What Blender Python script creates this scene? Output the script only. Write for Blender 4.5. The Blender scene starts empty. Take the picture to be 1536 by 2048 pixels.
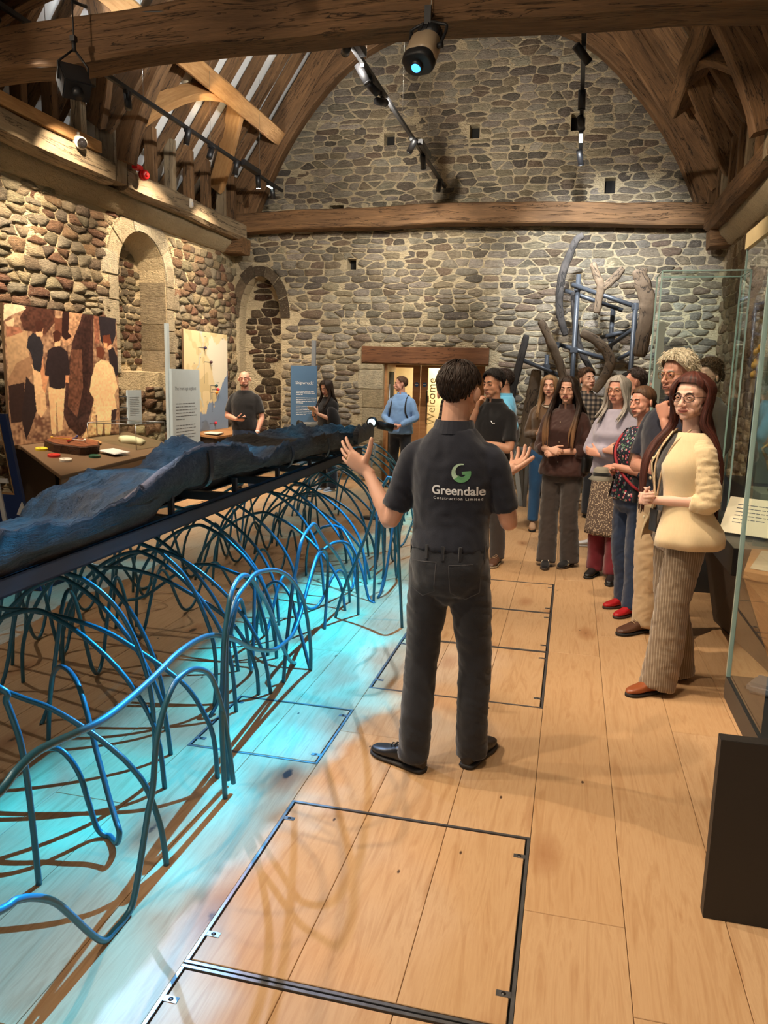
import bpy, bmesh, math, random, time
import numpy as np
from mathutils import Vector, Matrix, Euler, noise

T0 = time.time()
S = bpy.context.scene
COL = S.collection
random.seed(7)
R = math.radians

# ------------------------------------------------------------------ camera
cam_data = bpy.data.cameras.new('camera')
cam = bpy.data.objects.new('camera', cam_data)
COL.objects.link(cam)
S.camera = cam
YAW, PITCH, ROLL = -0.23485, -0.17132, 0.0242
_f = Vector((math.sin(YAW) * math.cos(PITCH), math.cos(YAW) * math.cos(PITCH), math.sin(PITCH)))
_r = Vector((math.cos(YAW), -math.sin(YAW), 0))
_u = _r.cross(_f)
_r2 = math.cos(ROLL) * _r + math.sin(ROLL) * _u
_u2 = -math.sin(ROLL) * _r + math.cos(ROLL) * _u
cam.matrix_world = Matrix(((_r2.x, _u2.x, -_f.x, 0), (_r2.y, _u2.y, -_f.y, 0), (_r2.z, _u2.z, -_f.z, 1.68), (0, 0, 0, 1)))
cam_data.sensor_fit = 'VERTICAL'
cam_data.sensor_height = 36.0
cam_data.lens = 1538.0 / 2048.0 * 36.0
cam_data.clip_start = 0.05

# ------------------------------------------------------------------ world, exposure
S.view_settings.view_transform = 'Standard'
S.view_settings.look = 'None'
S.view_settings.gamma = 1.0
S.view_settings.use_curve_mapping = False
S.view_settings.exposure = 0.35
S.cycles.use_denoising = True
S.cycles.max_bounces = 6
S.cycles.diffuse_bounces = 4
S.cycles.sample_clamp_indirect = 6.0
world = bpy.data.worlds.new('world')
S.world = world
world.use_nodes = True
_bg = world.node_tree.nodes['Background']
_bg.inputs[0].default_value = (1.0, 0.86, 0.70, 1)
_bg.inputs[1].default_value = 0.45

# ------------------------------------------------------------------ helpers
ORG = {}


def link(o, parent=None):
    COL.objects.link(o)
    if parent is not None:
        o.parent = parent
    return o


def tag(o, label=None, cat=None, group=None, kind=None):
    if label: o['label'] = label
    if cat: o['category'] = cat
    if group: o['group'] = group
    if kind: o['kind'] = kind
    return o


def empty(name, loc, label=None, cat=None, group=None, kind=None, parent=None):
    o = bpy.data.objects.new(name, None)
    o.empty_display_size = 0.1
    link(o, parent)
    w = Vector(loc)
    o.location = w - (ORG[parent.name] if parent is not None else Vector((0, 0, 0)))
    ORG[o.name] = w
    return tag(o, label, cat, group, kind)


class MB:
    """Collects shapes; build() links them as ONE mesh object."""

    def __init__(self):
        self.v, self.f, self.g, self.c, self.smooth = [], [], [], [], []
        self.col = (1, 1, 1)
        self.hascol = False

    def add(self, verts, faces, gr=None, col=None, smooth=False):
        n = len(self.v)
        self.v.extend(Vector(p) for p in verts)
        self.g.extend(gr if gr is not None else [tuple(p) for p in verts])
        if col is not None: self.hascol = True
        self.c.extend([col or self.col] * len(verts))
        self.f.extend([tuple(i + n for i in f) for f in faces])
        self.smooth.extend([smooth] * len(faces))
        return self

    def box(self, x0, x1, y0, y1, z0, z1, **k):
        vs = [(x, y, z) for z in (z0, z1) for y in (y0, y1) for x in (x0, x1)]
        fs = [(0, 2, 3, 1), (4, 5, 7, 6), (0, 1, 5, 4), (2, 6, 7, 3), (0, 4, 6, 2), (1, 3, 7, 5)]
        return self.add(vs, fs, **k)

    def obox(self, c, ax, ay, az, **k):
        """box by centre and three half-axis vectors"""
        c, ax, ay, az = Vector(c), Vector(ax), Vector(ay), Vector(az)
        vs = [c + ax * i + ay * j + az * l for l in (-1, 1) for j in (-1, 1) for i in (-1, 1)]
        fs = [(0, 2, 3, 1), (4, 5, 7, 6), (0, 1, 5, 4), (2, 6, 7, 3), (0, 4, 6, 2), (1, 3, 7, 5)]
        return self.add(vs, fs, **k)

    def timber(self, pts, w, h, up=(0, 0, 1), wob=0.0, seed=0, ch=0.12, taper=None, n=None):
        """squared timber along a polyline, chamfered, with slightly wandering faces"""
        rnd = random.Random(seed * 13 + 5)
        pts = [Vector(p) for p in pts]
        up = Vector(up)
        # resample
        L = [0]
        for a, b in zip(pts, pts[1:]): L.append(L[-1] + (b - a).length)
        n = n or max(2, int(L[-1] / 0.35) + 1, len(pts))
        ss = [L[-1] * i / (n - 1) for i in range(n)]
        def at(s):
            for i in range(len(pts) - 1):
                if s <= L[i + 1] + 1e-9:
                    t = (s - L[i]) / max(1e-9, L[i + 1] - L[i])
                    return pts[i].lerp(pts[i + 1], t)
            return pts[-1].copy()
        P = [at(s) for s in ss]
        vs, gs, fs = [], [], []
        off = rnd.random() * 50
        sec = [(-1, -1 + ch), (-1, 1 - ch), (-1 + ch, 1), (1 - ch, 1), (1, 1 - ch), (1, -1 + ch), (1 - ch, -1), (-1 + ch, -1)]
        for i, p in enumerate(P):
            d = (P[min(i + 1, n - 1)] - P[max(i - 1, 0)]).normalized()
            side = d.cross(up).normalized()
            u = side.cross(d).normalized()
            k = 1 if taper is None else taper[0] + (taper[1] - taper[0]) * i / (n - 1)
            wx = wob * (noise.noise(Vector((off, ss[i] * 0.9, 0))))
            wz = wob * (noise.noise(Vector((off + 9, ss[i] * 0.9, 0))))
            for (a, b) in sec:
                q = wob * 0.5 * noise.noise(Vector((off + a * 3, ss[i] * 1.7, b * 3)))
                vs.append(p + side * (a * w / 2 * k + wx + q * a) + u * (b * h / 2 * k + wz + q * b))
                gs.append((ss[i] + off, a * w / 2 + off, b * h / 2))
        for i in range(n - 1):
            for j in range(8):
                a, b = i * 8 + j, i * 8 + (j + 1) % 8
                fs.append((a, a + 8, b + 8, b))
        fs.append(tuple(range(7, -1, -1)) if False else tuple(range(8)))
        fs.append(tuple(reversed(range((n - 1) * 8, n * 8))))
        return self.add(vs, fs, gr=gs)

    def tube(self, pts, r, seg=8, closed=False, smooth=True, cap=True, col=None):
        pts = [Vector(p) for p in pts]
        n = len(pts)
        rr = r if isinstance(r, (list, tuple)) else [r] * n
        vs, fs, gs = [], [], []
        prev = None
        s = 0
        for i, p in enumerate(pts):
            if closed: d = pts[(i + 1) % n] - pts[i - 1]
            else: d = pts[min(i + 1, n - 1)] - pts[max(i - 1, 0)]
            d = d.normalized() if d.length > 1e-9 else Vector((0, 0, 1))
            if prev is None:
                a = Vector((0, 0, 1)) if abs(d.z) < 0.9 else Vector((1, 0, 0))
                u = d.cross(a).normalized()
            else:
                u = prev - d * prev.dot(d)
                u = u.normalized() if u.length > 1e-6 else d.orthogonal().normalized()
            prev = u
            w = d.cross(u)
            if i: s += (p - pts[i - 1]).length
            for j in range(seg):
                t = 2 * math.pi * j / seg
                vs.append(p + (u * math.cos(t) + w * math.sin(t)) * rr[i])
                gs.append((s, rr[i] * math.cos(t), rr[i] * math.sin(t)))
        m = n if closed else n - 1
        for i in range(m):
            for j in range(seg):
                a, b = i * seg + j, i * seg + (j + 1) % seg
                c, d2 = ((i + 1) % n) * seg + (j + 1) % seg, ((i + 1) % n) * seg + j
                fs.append((a, b, c, d2))
        if cap and not closed:
            fs.append(tuple(reversed(range(seg))))
            fs.append(tuple(range((n - 1) * seg, n * seg)))
        return self.add(vs, fs, gr=gs, smooth=smooth, col=col)

    def cyl(self, a, b, r, seg=16, r2=None, smooth=True, col=None):
        return self.tube([a, b], [r, r2 if r2 is not None else r], seg, smooth=smooth, col=col)

    def ball(self, c, rx, ry=None, rz=None, seg=12, rings=8, rot=None, col=None):
        ry = ry or rx; rz = rz or rx
        c = Vector(c)
        vs, fs = [], []
        for i in range(rings + 1):
            th = math.pi * i / rings
            for j in range(seg):
                ph = 2 * math.pi * j / seg
                p = Vector((rx * math.sin(th) * math.cos(ph), ry * math.sin(th) * math.sin(ph), rz * math.cos(th)))
                if rot is not None: p = rot @ p
                vs.append(c + p)
        for i in range(rings):
            for j in range(seg):
                a, b = i * seg + j, i * seg + (j + 1) % seg
                fs.append((a, a + seg, b + seg, b))
        return self.add(vs, fs, smooth=True, col=col)

    def rings(self, rs, cap=True, smooth=True, col=None):
        """loft: list of equal-length closed rings of points"""
        n = len(rs[0])
        vs = [p for r_ in rs for p in r_]
        fs = []
        for i in range(len(rs) - 1):
            for j in range(n):
                a, b = i * n + j, i * n + (j + 1) % n
                fs.append((a, b, b + n, a + n))
        if cap:
            fs.append(tuple(reversed(range(n))))
            fs.append(tuple(range((len(rs) - 1) * n, len(rs) * n)))
        return self.add(vs, fs, smooth=smooth, col=col)

    def prism(self, poly, ext, **k):
        """flat polygon (3D points) extruded by vector"""
        poly = [Vector(p) for p in poly]
        ext = Vector(ext)
        n = len(poly)
        vs = poly + [p + ext for p in poly]
        fs = [tuple(reversed(range(n))), tuple(range(n, 2 * n))]
        fs += [(i, (i + 1) % n, n + (i + 1) % n, n + i) for i in range(n)]
        return self.add(vs, fs, **k)

    def build(self, name, m, parent=None, loc=None, kind=None, bevel=0.0):
        o_ = Vector(loc) if loc is not None else (ORG[parent.name] if parent is not None else Vector((0, 0, 0)))
        me = bpy.data.meshes.new(name)
        me.from_pydata([tuple(p - o_) for p in self.v], [], self.f)
        at = me.attributes.new('gr', 'FLOAT_VECTOR', 'POINT')
        at.data.foreach_set('vector', np.array([tuple(g) for g in self.g], dtype=np.float32).ravel())
        if self.hascol:
            ca = me.color_attributes.new('col', 'FLOAT_COLOR', 'POINT')
            ca.data.foreach_set('color', np.array([(c[0], c[1], c[2], 1) for c in self.c], dtype=np.float32).ravel())
        me.polygons.foreach_set('use_smooth', np.array(self.smooth, dtype=bool))
        if m is not None: me.materials.append(m)
        # consistent outward normals
        bm = bmesh.new(); bm.from_mesh(me)
        bmesh.ops.recalc_face_normals(bm, faces=bm.faces)
        if bevel:
            bmesh.ops.bevel(bm, geom=[e for e in bm.edges if e.is_manifold and e.calc_face_angle(0) > 0.5], offset=bevel, segments=2, affect='EDGES', clamp_overlap=True)
        bm.to_mesh(me); bm.free()
        o = bpy.data.objects.new(name, me)
        link(o, parent)
        if loc is not None:
            pl = ORG[parent.name] if parent is not None else Vector((0, 0, 0))
            o.location = o_ - pl
        ORG[o.name] = o_
        if kind: o['kind'] = kind
        return o


def catmull(pts, n=8, closed=False):
    pts = [Vector(p) for p in pts]
    out = []
    m = len(pts)
    rng = range(m) if closed else range(m - 1)
    for i in rng:
        if closed: p0, p1, p2, p3 = pts[i - 1], pts[i], pts[(i + 1) % m], pts[(i + 2) % m]
        else: p0, p1, p2, p3 = pts[max(i - 1, 0)], pts[i], pts[i + 1], pts[min(i + 2, m - 1)]
        for k in range(n):
            t = k / n
            out.append(0.5 * ((2 * p1) + (p2 - p0) * t + (2 * p0 - 5 * p1 + 4 * p2 - p3) * t * t + (3 * p1 - p0 - 3 * p2 + p3) * t ** 3))
    if not closed: out.append(pts[-1].copy())
    return out


def vnoise(u, v, f, seed):
    r = np.random.RandomState(seed)
    g = r.rand(int(f) + 3, int(f) + 3)
    x, y = u * f, v * f
    x = np.clip(x, 0, f); y = np.clip(y, 0, f)
    i, j = x.astype(int), y.astype(int); a, b = x - i, y - j
    a = a * a * (3 - 2 * a); b = b * b * (3 - 2 * b)
    return (g[j, i] * (1 - a) + g[j, i + 1] * a) * (1 - b) + (g[j + 1, i] * (1 - a) + g[j + 1, i + 1] * a) * b


# ------------------------------------------------------------------ materials
class NT:
    def __init__(self, name):
        self.m = bpy.data.materials.new(name)
        self.m.use_nodes = True
        self.t = self.m.node_tree
        self.b = self.t.nodes['Principled BSDF']

    def n(self, typ, **props):
        nd = self.t.nodes.new('ShaderNode' + typ)
        for k, v in props.items():
            if k.startswith('i_'):
                key = k[2:]
                nd.inputs[int(key) if key.isdigit() else key].default_value = v
            else: setattr(nd, k, v)
        return nd

    def l(self, a, b): self.t.links.new(a, b)

    def val(self, x, inp):
        if isinstance(x, (int, float)): inp.default_value = x
        else: self.l(x, inp)

    def math(self, op, a, b=None, c=None):
        nd = self.n('Math', operation=op)
        self.val(a, nd.inputs[0])
        if b is not None: self.val(b, nd.inputs[1])
        if c is not None: self.val(c, nd.inputs[2])
        return nd.outputs[0]

    def coords(self, attr=None, scale=(1, 1, 1), kind='Object', rot=(0, 0, 0)):
        if attr: src = self.n('Attribute', attribute_name=attr).outputs['Vector']
        else: src = self.n('TexCoord').outputs[kind]
        mp = self.n('Mapping')
        mp.inputs['Scale'].default_value = scale
        mp.inputs['Rotation'].default_value = rot
        self.l(src, mp.inputs['Vector'])
        return mp.outputs[0]

    def noise(self, vec, scale=5, detail=4, rough=0.55, dist=0.0):
        nd = self.n('TexNoise')
        nd.inputs['Scale'].default_value = scale
        nd.inputs['Detail'].default_value = detail
        nd.inputs['Roughness'].default_value = rough
        nd.inputs['Distortion'].default_value = dist
        self.l(vec, nd.inputs['Vector'])
        return nd.outputs['Fac']

    def vor(self, vec, scale=5, feature='F1', out='Distance', rnd=1.0):
        nd = self.n('TexVoronoi', feature=feature)
        nd.inputs['Scale'].default_value = scale
        nd.inputs['Randomness'].default_value = rnd
        self.l(vec, nd.inputs['Vector'])
        return nd.outputs[out]

    def ramp(self, fac, stops, interp='LINEAR'):
        nd = self.n('ValToRGB')
        cr = nd.color_ramp
        cr.interpolation = interp
        while len(cr.elements) < len(stops): cr.elements.new(0.5)
        for e, (p, c) in zip(cr.elements, stops):
            e.position = p
            e.color = (c, c, c, 1) if isinstance(c, (int, float)) else (c[0], c[1], c[2], 1)
        self.l(fac, nd.inputs[0])
        return nd.outputs[0]

    def mix(self, fac, a, b, blend='MIX'):
        nd = self.n('Mix', data_type='RGBA', blend_type=blend)
        for x, i in ((fac, 0), (a, 6), (b, 7)):
            if isinstance(x, (int, float)): nd.inputs[i].default_value = x
            elif isinstance(x, tuple): nd.inputs[i].default_value = (x[0], x[1], x[2], 1)
            else: self.l(x, nd.inputs[i])
        return nd.outputs[2]

    def base(self, c):
        if isinstance(c, tuple): self.b.inputs['Base Color'].default_value = (c[0], c[1], c[2], 1)
        else: self.l(c, self.b.inputs['Base Color'])

    def bump(self, h, strength=0.3, dist=0.01):
        nd = self.n('Bump')
        nd.inputs['Strength'].default_value = strength
        nd.inputs['Distance'].default_value = dist
        self.l(h, nd.inputs['Height'])
        self.l(nd.outputs[0], self.b.inputs['Normal'])

    def set(self, rough=None, metal=None, spec=None, trans=None, ior=None, sheen=None, coat=None):
        b = self.b
        if rough is not None: self.val(rough, b.inputs['Roughness'])
        if metal is not None: b.inputs['Metallic'].default_value = metal
        if spec is not None: b.inputs['Specular IOR Level'].default_value = spec
        if trans is not None: b.inputs['Transmission Weight'].default_value = trans
        if ior is not None: b.inputs['IOR'].default_value = ior
        if sheen is not None: b.inputs['Sheen Weight'].default_value = sheen
        if coat is not None: b.inputs['Coat Weight'].default_value = coat
        return self.m


def lin(r, g, b):
    """8-bit sRGB to linear"""
    f = lambda c: (c / 255 / 12.92) if c <= 10 else ((c / 255 + 0.055) / 1.055) ** 2.4
    return (f(r), f(g), f(b))


def sc(c, k): return tuple(min(1, x * k) for x in c)


def plain(name, c, rough=0.6, metal=0.0, var=0.12, scale=9, bump=0.0, bscale=80, spec=None):
    """painted / plain surface with faint procedural unevenness"""
    t = NT(name)
    v = t.coords()
    n = t.noise(v, scale, 3)
    t.base(t.mix(n, sc(c, 1 - var), sc(c, 1 + var)))
    t.set(rough=rough, metal=metal, spec=spec)
    if bump: t.bump(t.noise(v, bscale, 3), bump, 0.003)
    return t.m


def wood(name, c0, c1, crack=True, rough=0.75, grain=7.0, dirt=None):
    t = NT(name)
    v = t.coords('gr', (0.9, grain, grain))
    n1 = t.noise(v, 3.2, 6, 0.6, 0.5)
    v2 = t.coords('gr', (2.2, 34, 34))
    n2 = t.noise(v2, 3.0, 3, 0.6)
    rnd = t.n('ObjectInfo').outputs['Random']
    k = t.math('ADD', t.math('MULTIPLY', n1, 0.75), t.math('MULTIPLY', n2, 0.35))
    col = t.ramp(k, [(0.3, c0), (0.72, c1)])
    big = t.noise(t.coords('gr', (0.8, 2.5, 2.5)), 1.6, 3)
    col = t.mix(t.ramp(big, [(0.35, 0.0), (0.75, 0.6)]), col, dirt or sc(c0, 0.55))
    col = t.mix(t.math('MULTIPLY', rnd, 0.35), col, sc(c0, 0.8))
    h = t.math('ADD', t.math('MULTIPLY', n1, 0.6), t.math('MULTIPLY', n2, 0.4))
    if crack:
        cv = t.coords('gr', (0.55, 8, 8))
        cr = t.noise(cv, 2.3, 5, 0.6, 0.8)
        m = t.ramp(t.math('ABSOLUTE', t.math('SUBTRACT', cr, 0.56)), [(0.0, 0.0), (0.02, 1.0)])
        col = t.mix(m, sc(c0, 0.12), col)
        h = t.math('MULTIPLY', h, m)
    t.base(col)
    t.bump(h, 0.55, 0.012)
    return t.set(rough=rough, spec=0.3)


def metalmat(name, c, rough=0.4, metal=0.9):
    t = NT(name)
    n = t.noise(t.coords(), 30, 3)
    t.base(t.mix(n, sc(c, 0.85), sc(c, 1.1)))
    return t.set(rough=t.math('MULTIPLY_ADD', n, 0.2, rough - 0.1), metal=metal)


def cloth(name, c, weave=900, rough=0.9, var=0.25, stripe=None, rib=None, sheen=0.3):
    t = NT(name)
    v = t.coords()
    n = t.noise(v, 6, 4)
    col = t.mix(n, sc(c, 1 - var), sc(c, 1 + var))
    f = t.noise(v, weave * 0.35, 2)
    h = f
    if rib:
        w = t.n('TexWave', wave_type='BANDS', bands_direction='DIAGONAL' if rib == 'd' else 'X')
        w.inputs['Scale'].default_value = 75
        w.inputs['Distortion'].default_value = 0.6
        t.l(v, w.inputs['Vector'])
        h = t.math('ADD', t.math('MULTIPLY', w.outputs['Fac'], 1.0), t.math('MULTIPLY', f, 0.3))
        col = t.mix(t.math('MULTIPLY', w.outputs['Fac'], 0.10), col, sc(c, 0.55))
    if stripe:
        w = t.n('TexWave', wave_type='BANDS', bands_direction='X')
        w.inputs['Scale'].default_value = stripe[1]
        t.l(v, w.inputs['Vector'])
        col = t.mix(t.ramp(w.outputs['Fac'], [(0.86, 0.0), (0.95, 1.0)]), col, stripe[0])
    t.base(col)
    t.bump(h, 0.35, 0.002)
    return t.set(rough=rough, spec=0.2, sheen=sheen)


def vcol(name, rough=0.6, spec=0.4, bumps=None):
    t = NT(name)
    t.l(t.n('Attribute', attribute_name='col').outputs['Color'], t.b.inputs['Base Color'])
    if bumps: t.bump(t.noise(t.coords(), bumps, 3), 0.2, 0.003)
    return t.set(rough=rough, spec=spec)


def emit(name, c, s):
    t = NT(name)
    t.b.inputs['Emission Color'].default_value = (c[0], c[1], c[2], 1)
    t.b.inputs['Emission Strength'].default_value = s
    t.base(c)
    return t.m


def glassmat(name, tint=(0.93, 0.98, 0.96), rough=0.0):
    t = NT(name)
    out = t.t.nodes['Material Output']
    tr = t.n('BsdfTransparent'); tr.inputs[0].default_value = (*tint, 1)
    gl = t.n('BsdfGlossy'); gl.inputs['Roughness'].default_value = rough
    gl.inputs['Color'].default_value = (1, 1, 1, 1)
    lw = t.n('LayerWeight'); lw.inputs[0].default_value = 0.5
    fr = t.math('MULTIPLY_ADD', t.math('POWER', lw.outputs['Facing'], 5.0), 0.7, 0.035)
    mx = t.n('MixShader')
    t.l(fr, mx.inputs[0]); t.l(tr.outputs[0], mx.inputs[1]); t.l(gl.outputs[0], mx.inputs[2])
    t.l(mx.outputs[0], out.inputs['Surface'])
    return t.m
# ================================================================== ROOM
XL, XR, YB, YF = -5.57, 1.98, 12.26, -2.4
XC = (XL + XR) / 2
M = {}
M['timber'] = wood('old_oak_timber', lin(84, 61, 40), lin(144, 108, 72))
M['timber_grey'] = wood('weathered_timber', lin(112, 95, 75), lin(176, 155, 122), grain=5)
M['timber_pale'] = wood('pale_new_oak', lin(150, 105, 62), lin(205, 160, 105), crack=False)
M['plaster'] = plain('white_plaster', lin(226, 226, 222), 0.9, var=0.06)
M['dark'] = plain('dark_void', lin(22, 19, 16), 0.9)
M['black'] = plain('black_metal', lin(26, 26, 28), 0.45, var=0.2)
M['steel'] = metalmat('steel_strip', lin(150, 150, 152), 0.35)
M['screw'] = metalmat('screw_steel', lin(90, 88, 86), 0.3)


def stone_mat(name, lay=1.0):
    t = NT(name)
    a = t.n('Attribute', attribute_name='col').outputs['Color']
    v = t.coords('gr')
    n = t.noise(v, 9, 6, 0.65)
    n2 = t.noise(t.coords('gr', (2.5, 2.5, 11)), 7, 6, 0.65, 0.6)
    f = t.ramp(t.math('ADD', t.math('MULTIPLY', n, 0.5), t.math('MULTIPLY', n2, 0.5)), [(0.3, 0.55), (0.7, 1.35)])
    col = t.mix(1.0, a, f, 'MULTIPLY')
    sp = t.noise(v, 38, 3)
    col = t.mix(t.ramp(sp, [(0.58, 0.0), (0.72, 0.5)]), col, lin(196, 182, 152))
    t.base(col)
    h = t.math('ADD', t.math('MULTIPLY', n2, 1.0), t.math('MULTIPLY', t.noise(v, 26, 6, 0.7), 0.7))
    t.bump(h, 1.0, 0.07)
    return t.set(rough=0.92, spec=0.25)


def mortar_mat(name, c):
    t = NT(name)
    v = t.coords('gr')
    n = t.noise(v, 4, 6, 0.7)
    n2 = t.noise(v, 30, 5, 0.7)
    t.base(t.mix(n, sc(c, 0.72), sc(c, 1.12)))
    n3 = t.noise(t.coords('gr', (5, 5, 12)), 3.0, 4, 0.6, 0.8)
    t.bump(t.math('ADD', t.math('ADD', n, n3), t.math('MULTIPLY', n2, 0.6)), 1.0, 0.06)
    return t.set(rough=0.95, spec=0.2)


M['stone'] = stone_mat('rubble_stone')
M['mortar'] = mortar_mat('lime_mortar', lin(208, 190, 156))
M['mortar_left'] = mortar_mat('lime_mortar_pale', lin(216, 194, 154))


def floor_mat():
    t = NT('oak_floorboard')
    rnd = t.n('ObjectInfo').outputs['Random']
    src = t.n('Attribute', attribute_name='gr').outputs['Vector']
    off = t.n('VectorMath', operation='ADD')
    cmb = t.n('CombineXYZ')
    t.l(t.math('MULTIPLY', rnd, 37.0), cmb.inputs[0]); t.l(t.math('MULTIPLY', rnd, 91.0), cmb.inputs[1])
    t.l(src, off.inputs[0]); t.l(cmb.outputs[0], off.inputs[1])
    v = off.outputs[0]
    def mp(s):
        q = t.n('Mapping'); q.inputs['Scale'].default_value = s; t.l(v, q.inputs['Vector']); return q.outputs[0]
    n = t.noise(mp((9, 0.8, 1)), 2.2, 6, 0.6, 1.6)
    fine = t.noise(mp((70, 3.0, 1)), 3, 3, 0.6)
    col = t.ramp(n, [(0.3, lin(188, 150, 110)), (0.5, lin(206, 171, 131)), (0.72, lin(176, 136, 96))])
    col = t.mix(t.math('MULTIPLY', fine, 0.28), col, lin(150, 104, 62))
    col = t.mix(t.math('MULTIPLY', rnd, 0.35), col, lin(190, 146, 98))
    # knots: rare dark specks with a warm halo
    kv = mp((2.6, 1.15, 1))
    kd = t.vor(kv, 1.05)
    kd2 = t.math('ADD', kd, t.math('MULTIPLY', t.noise(mp((14, 10, 1)), 3, 3), 0.05))
    halo = t.ramp(kd2, [(0.05, 0.8), (0.24, 0.0)])
    col = t.mix(halo, col, lin(150, 98, 58))
    core = t.ramp(kd2, [(0.066, 1.0), (0.088, 0.0)])
    col = t.mix(core, col, lin(52, 32, 20))
    kd3 = t.vor(mp((4.1, 1.9, 1)), 1.7)
    col = t.mix(t.ramp(kd3, [(0.034, 0.95), (0.05, 0.0)]), col, lin(60, 38, 24))
    t.base(col)
    t.bump(fine, 0.08, 0.002)
    return t.set(rough=t.math('MULTIPLY_ADD', fine, 0.15, 0.36), spec=0.4)


M['oak'] = floor_mat()

# ------------------------------------------------------------------ floor
floor = empty('floor', (0, 0, 0), kind='structure')
mb = MB(); mb.box(-6.6, 2.6, YF, 14.4, -0.12, -0.03)
mb.build('subfloor', M['dark'], floor)
PW, PX0 = 0.3145, -0.05
HATCH = [  # x0, x1, y0, y1, description
    (-0.9935, -0.05, 1.79, 2.695, 'large steel-rimmed wooden floor hatch nearest to the presenter, on the camera side'),
    (-0.9935, -0.05, 0.88, 1.785, 'steel-rimmed wooden floor hatch cut off by the bottom edge of the picture'),
    (-0.9935, -0.05, 3.89, 4.77, 'nearest of the three steel-rimmed floor hatches in a row beyond the man'),
    (-0.9935, -0.05, 4.77, 5.63, 'middle one of the three steel-rimmed floor hatches in a row beyond the man'),
    (-0.9935, -0.05, 5.63, 6.48, 'farthest of the three steel-rimmed floor hatches in a row beyond the man'),
    (-1.6225, -0.9935, 3.0, 3.59, 'small steel-rimmed floor hatch beside the blue tubes'),
]


def board(name, x0, x1, y0, y1, parent):
    g = 0.0009
    b = MB()
    x0 += g; x1 -= g; y0 += g; y1 -= g
    c = 0.0016
    vs = [(x0, y0, -0.03), (x1, y0, -0.03), (x1, y1, -0.03), (x0, y1, -0.03),
          (x0, y0, -c), (x1, y0, -c), (x1, y1, -c), (x0, y1, -c),
          (x0 + c, y0 + c, 0), (x1 - c, y0 + c, 0), (x1 - c, y1 - c, 0), (x0 + c, y1 - c, 0)]
    fs = [(0, 1, 5, 4), (1, 2, 6, 5), (2, 3, 7, 6), (3, 0, 4, 7), (4, 5, 9, 8), (5, 6, 10, 9), (6, 7, 11, 10), (7, 4, 8, 11), (8, 9, 10, 11), (3, 2, 1, 0)]
    b.add(vs, fs)
    return b.build(name, M['oak'], parent)


rf = random.Random(11)
for k in range(-18, 7):
    x0 = PX0 + PW * k
    x1 = x0 + PW
    blocked = [(h[2], h[3]) for h in HATCH if h[0] - 0.01 < x0 + 0.05 and h[1] + 0.01 > x1 - 0.05]
    cuts = [YF]
    y = YF + rf.uniform(0.4, 2.4)
    if k == 1: ys = [1.93, 5.2, 8.4, 10.9]
    else:
        ys = []
        while y < YB + 1.6:
            ys.append(y); y += rf.uniform(1.7, 3.1)
    pts = sorted(set([YF, 14.3] + ys + [b for bb in blocked for b in bb]))
    for a, b in zip(pts, pts[1:]):
        if any(a >= p - 1e-6 and b <= q + 1e-6 for p, q in blocked): continue
        if any(a < q - 1e-6 and b > p + 1e-6 for p, q in blocked): continue
        if b - a < 0.02: continue
        board('floorboard', x0, x1, a, b, floor)

for (x0, x1, y0, y1, lab) in HATCH:
    h = empty('floor_hatch', ((x0 + x1) / 2, (y0 + y1) / 2, 0), lab, 'hatch', 'steel-rimmed floor hatches')
    nb = round((x1 - x0) / PW)
    w = 0.012
    for i in range(nb):
        a = x0 + (x1 - x0) * i / nb + (w * 1.4 if i == 0 else 0)
        b = x0 + (x1 - x0) * (i + 1) / nb - (w * 1.4 if i == nb - 1 else 0)
        board('board', a, b, y0 + w * 1.4, y1 - w * 1.4, h)
    fr = MB()
    for (a, b, c, d) in ((x0, x1, y0, y0 + w), (x0, x1, y1 - w, y1), (x0, x0 + w, y0 + w, y1 - w), (x1 - w, x1, y0 + w, y1 - w)):
        fr.box(a + .0005, b - .0005, c + .0005, d - .0005, -0.03, 0.0015)
    fr.build('rim', M['steel'], h, bevel=0.0006)
    for sx in (0, 1):
        for fy in (0.14, 0.86):
            yy = y0 + (y1 - y0) * fy
            xa = x0 + w if sx == 0 else x1 - w - 0.042
            tb = MB(); tb.box(xa, xa + 0.042, yy - 0.011, yy + 0.011, -0.004, 0.0018)
            tabo = tb.build('tab', M['steel'], h, bevel=0.0005)
            s_ = MB(); cx = xa + 0.021
            s_.cyl((cx, yy, 0.0017), (cx, yy, 0.0024), 0.0072, 14)
            s_.box(cx - 0.0028, cx + 0.0028, yy - 0.0008, yy + 0.0008, 0.0023, 0.0027)
            s_.build('screw', M['screw'], tabo)


# ------------------------------------------------------------------ rubble masonry
def clip(poly, a, b, c):
    """keep the part of poly with a*x+b*y <= c"""
    out = []
    n = len(poly)
    for i in range(n):
        p, q = poly[i], poly[(i + 1) % n]
        dp, dq = a * p[0] + b * p[1] - c, a * q[0] + b * q[1] - c
        if dp <= 0: out.append(p)
        if (dp < 0 < dq) or (dq < 0 < dp):
            t = dp / (dp - dq)
            out.append((p[0] + (q[0] - p[0]) * t, p[1] + (q[1] - p[1]) * t))
    return out


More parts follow.
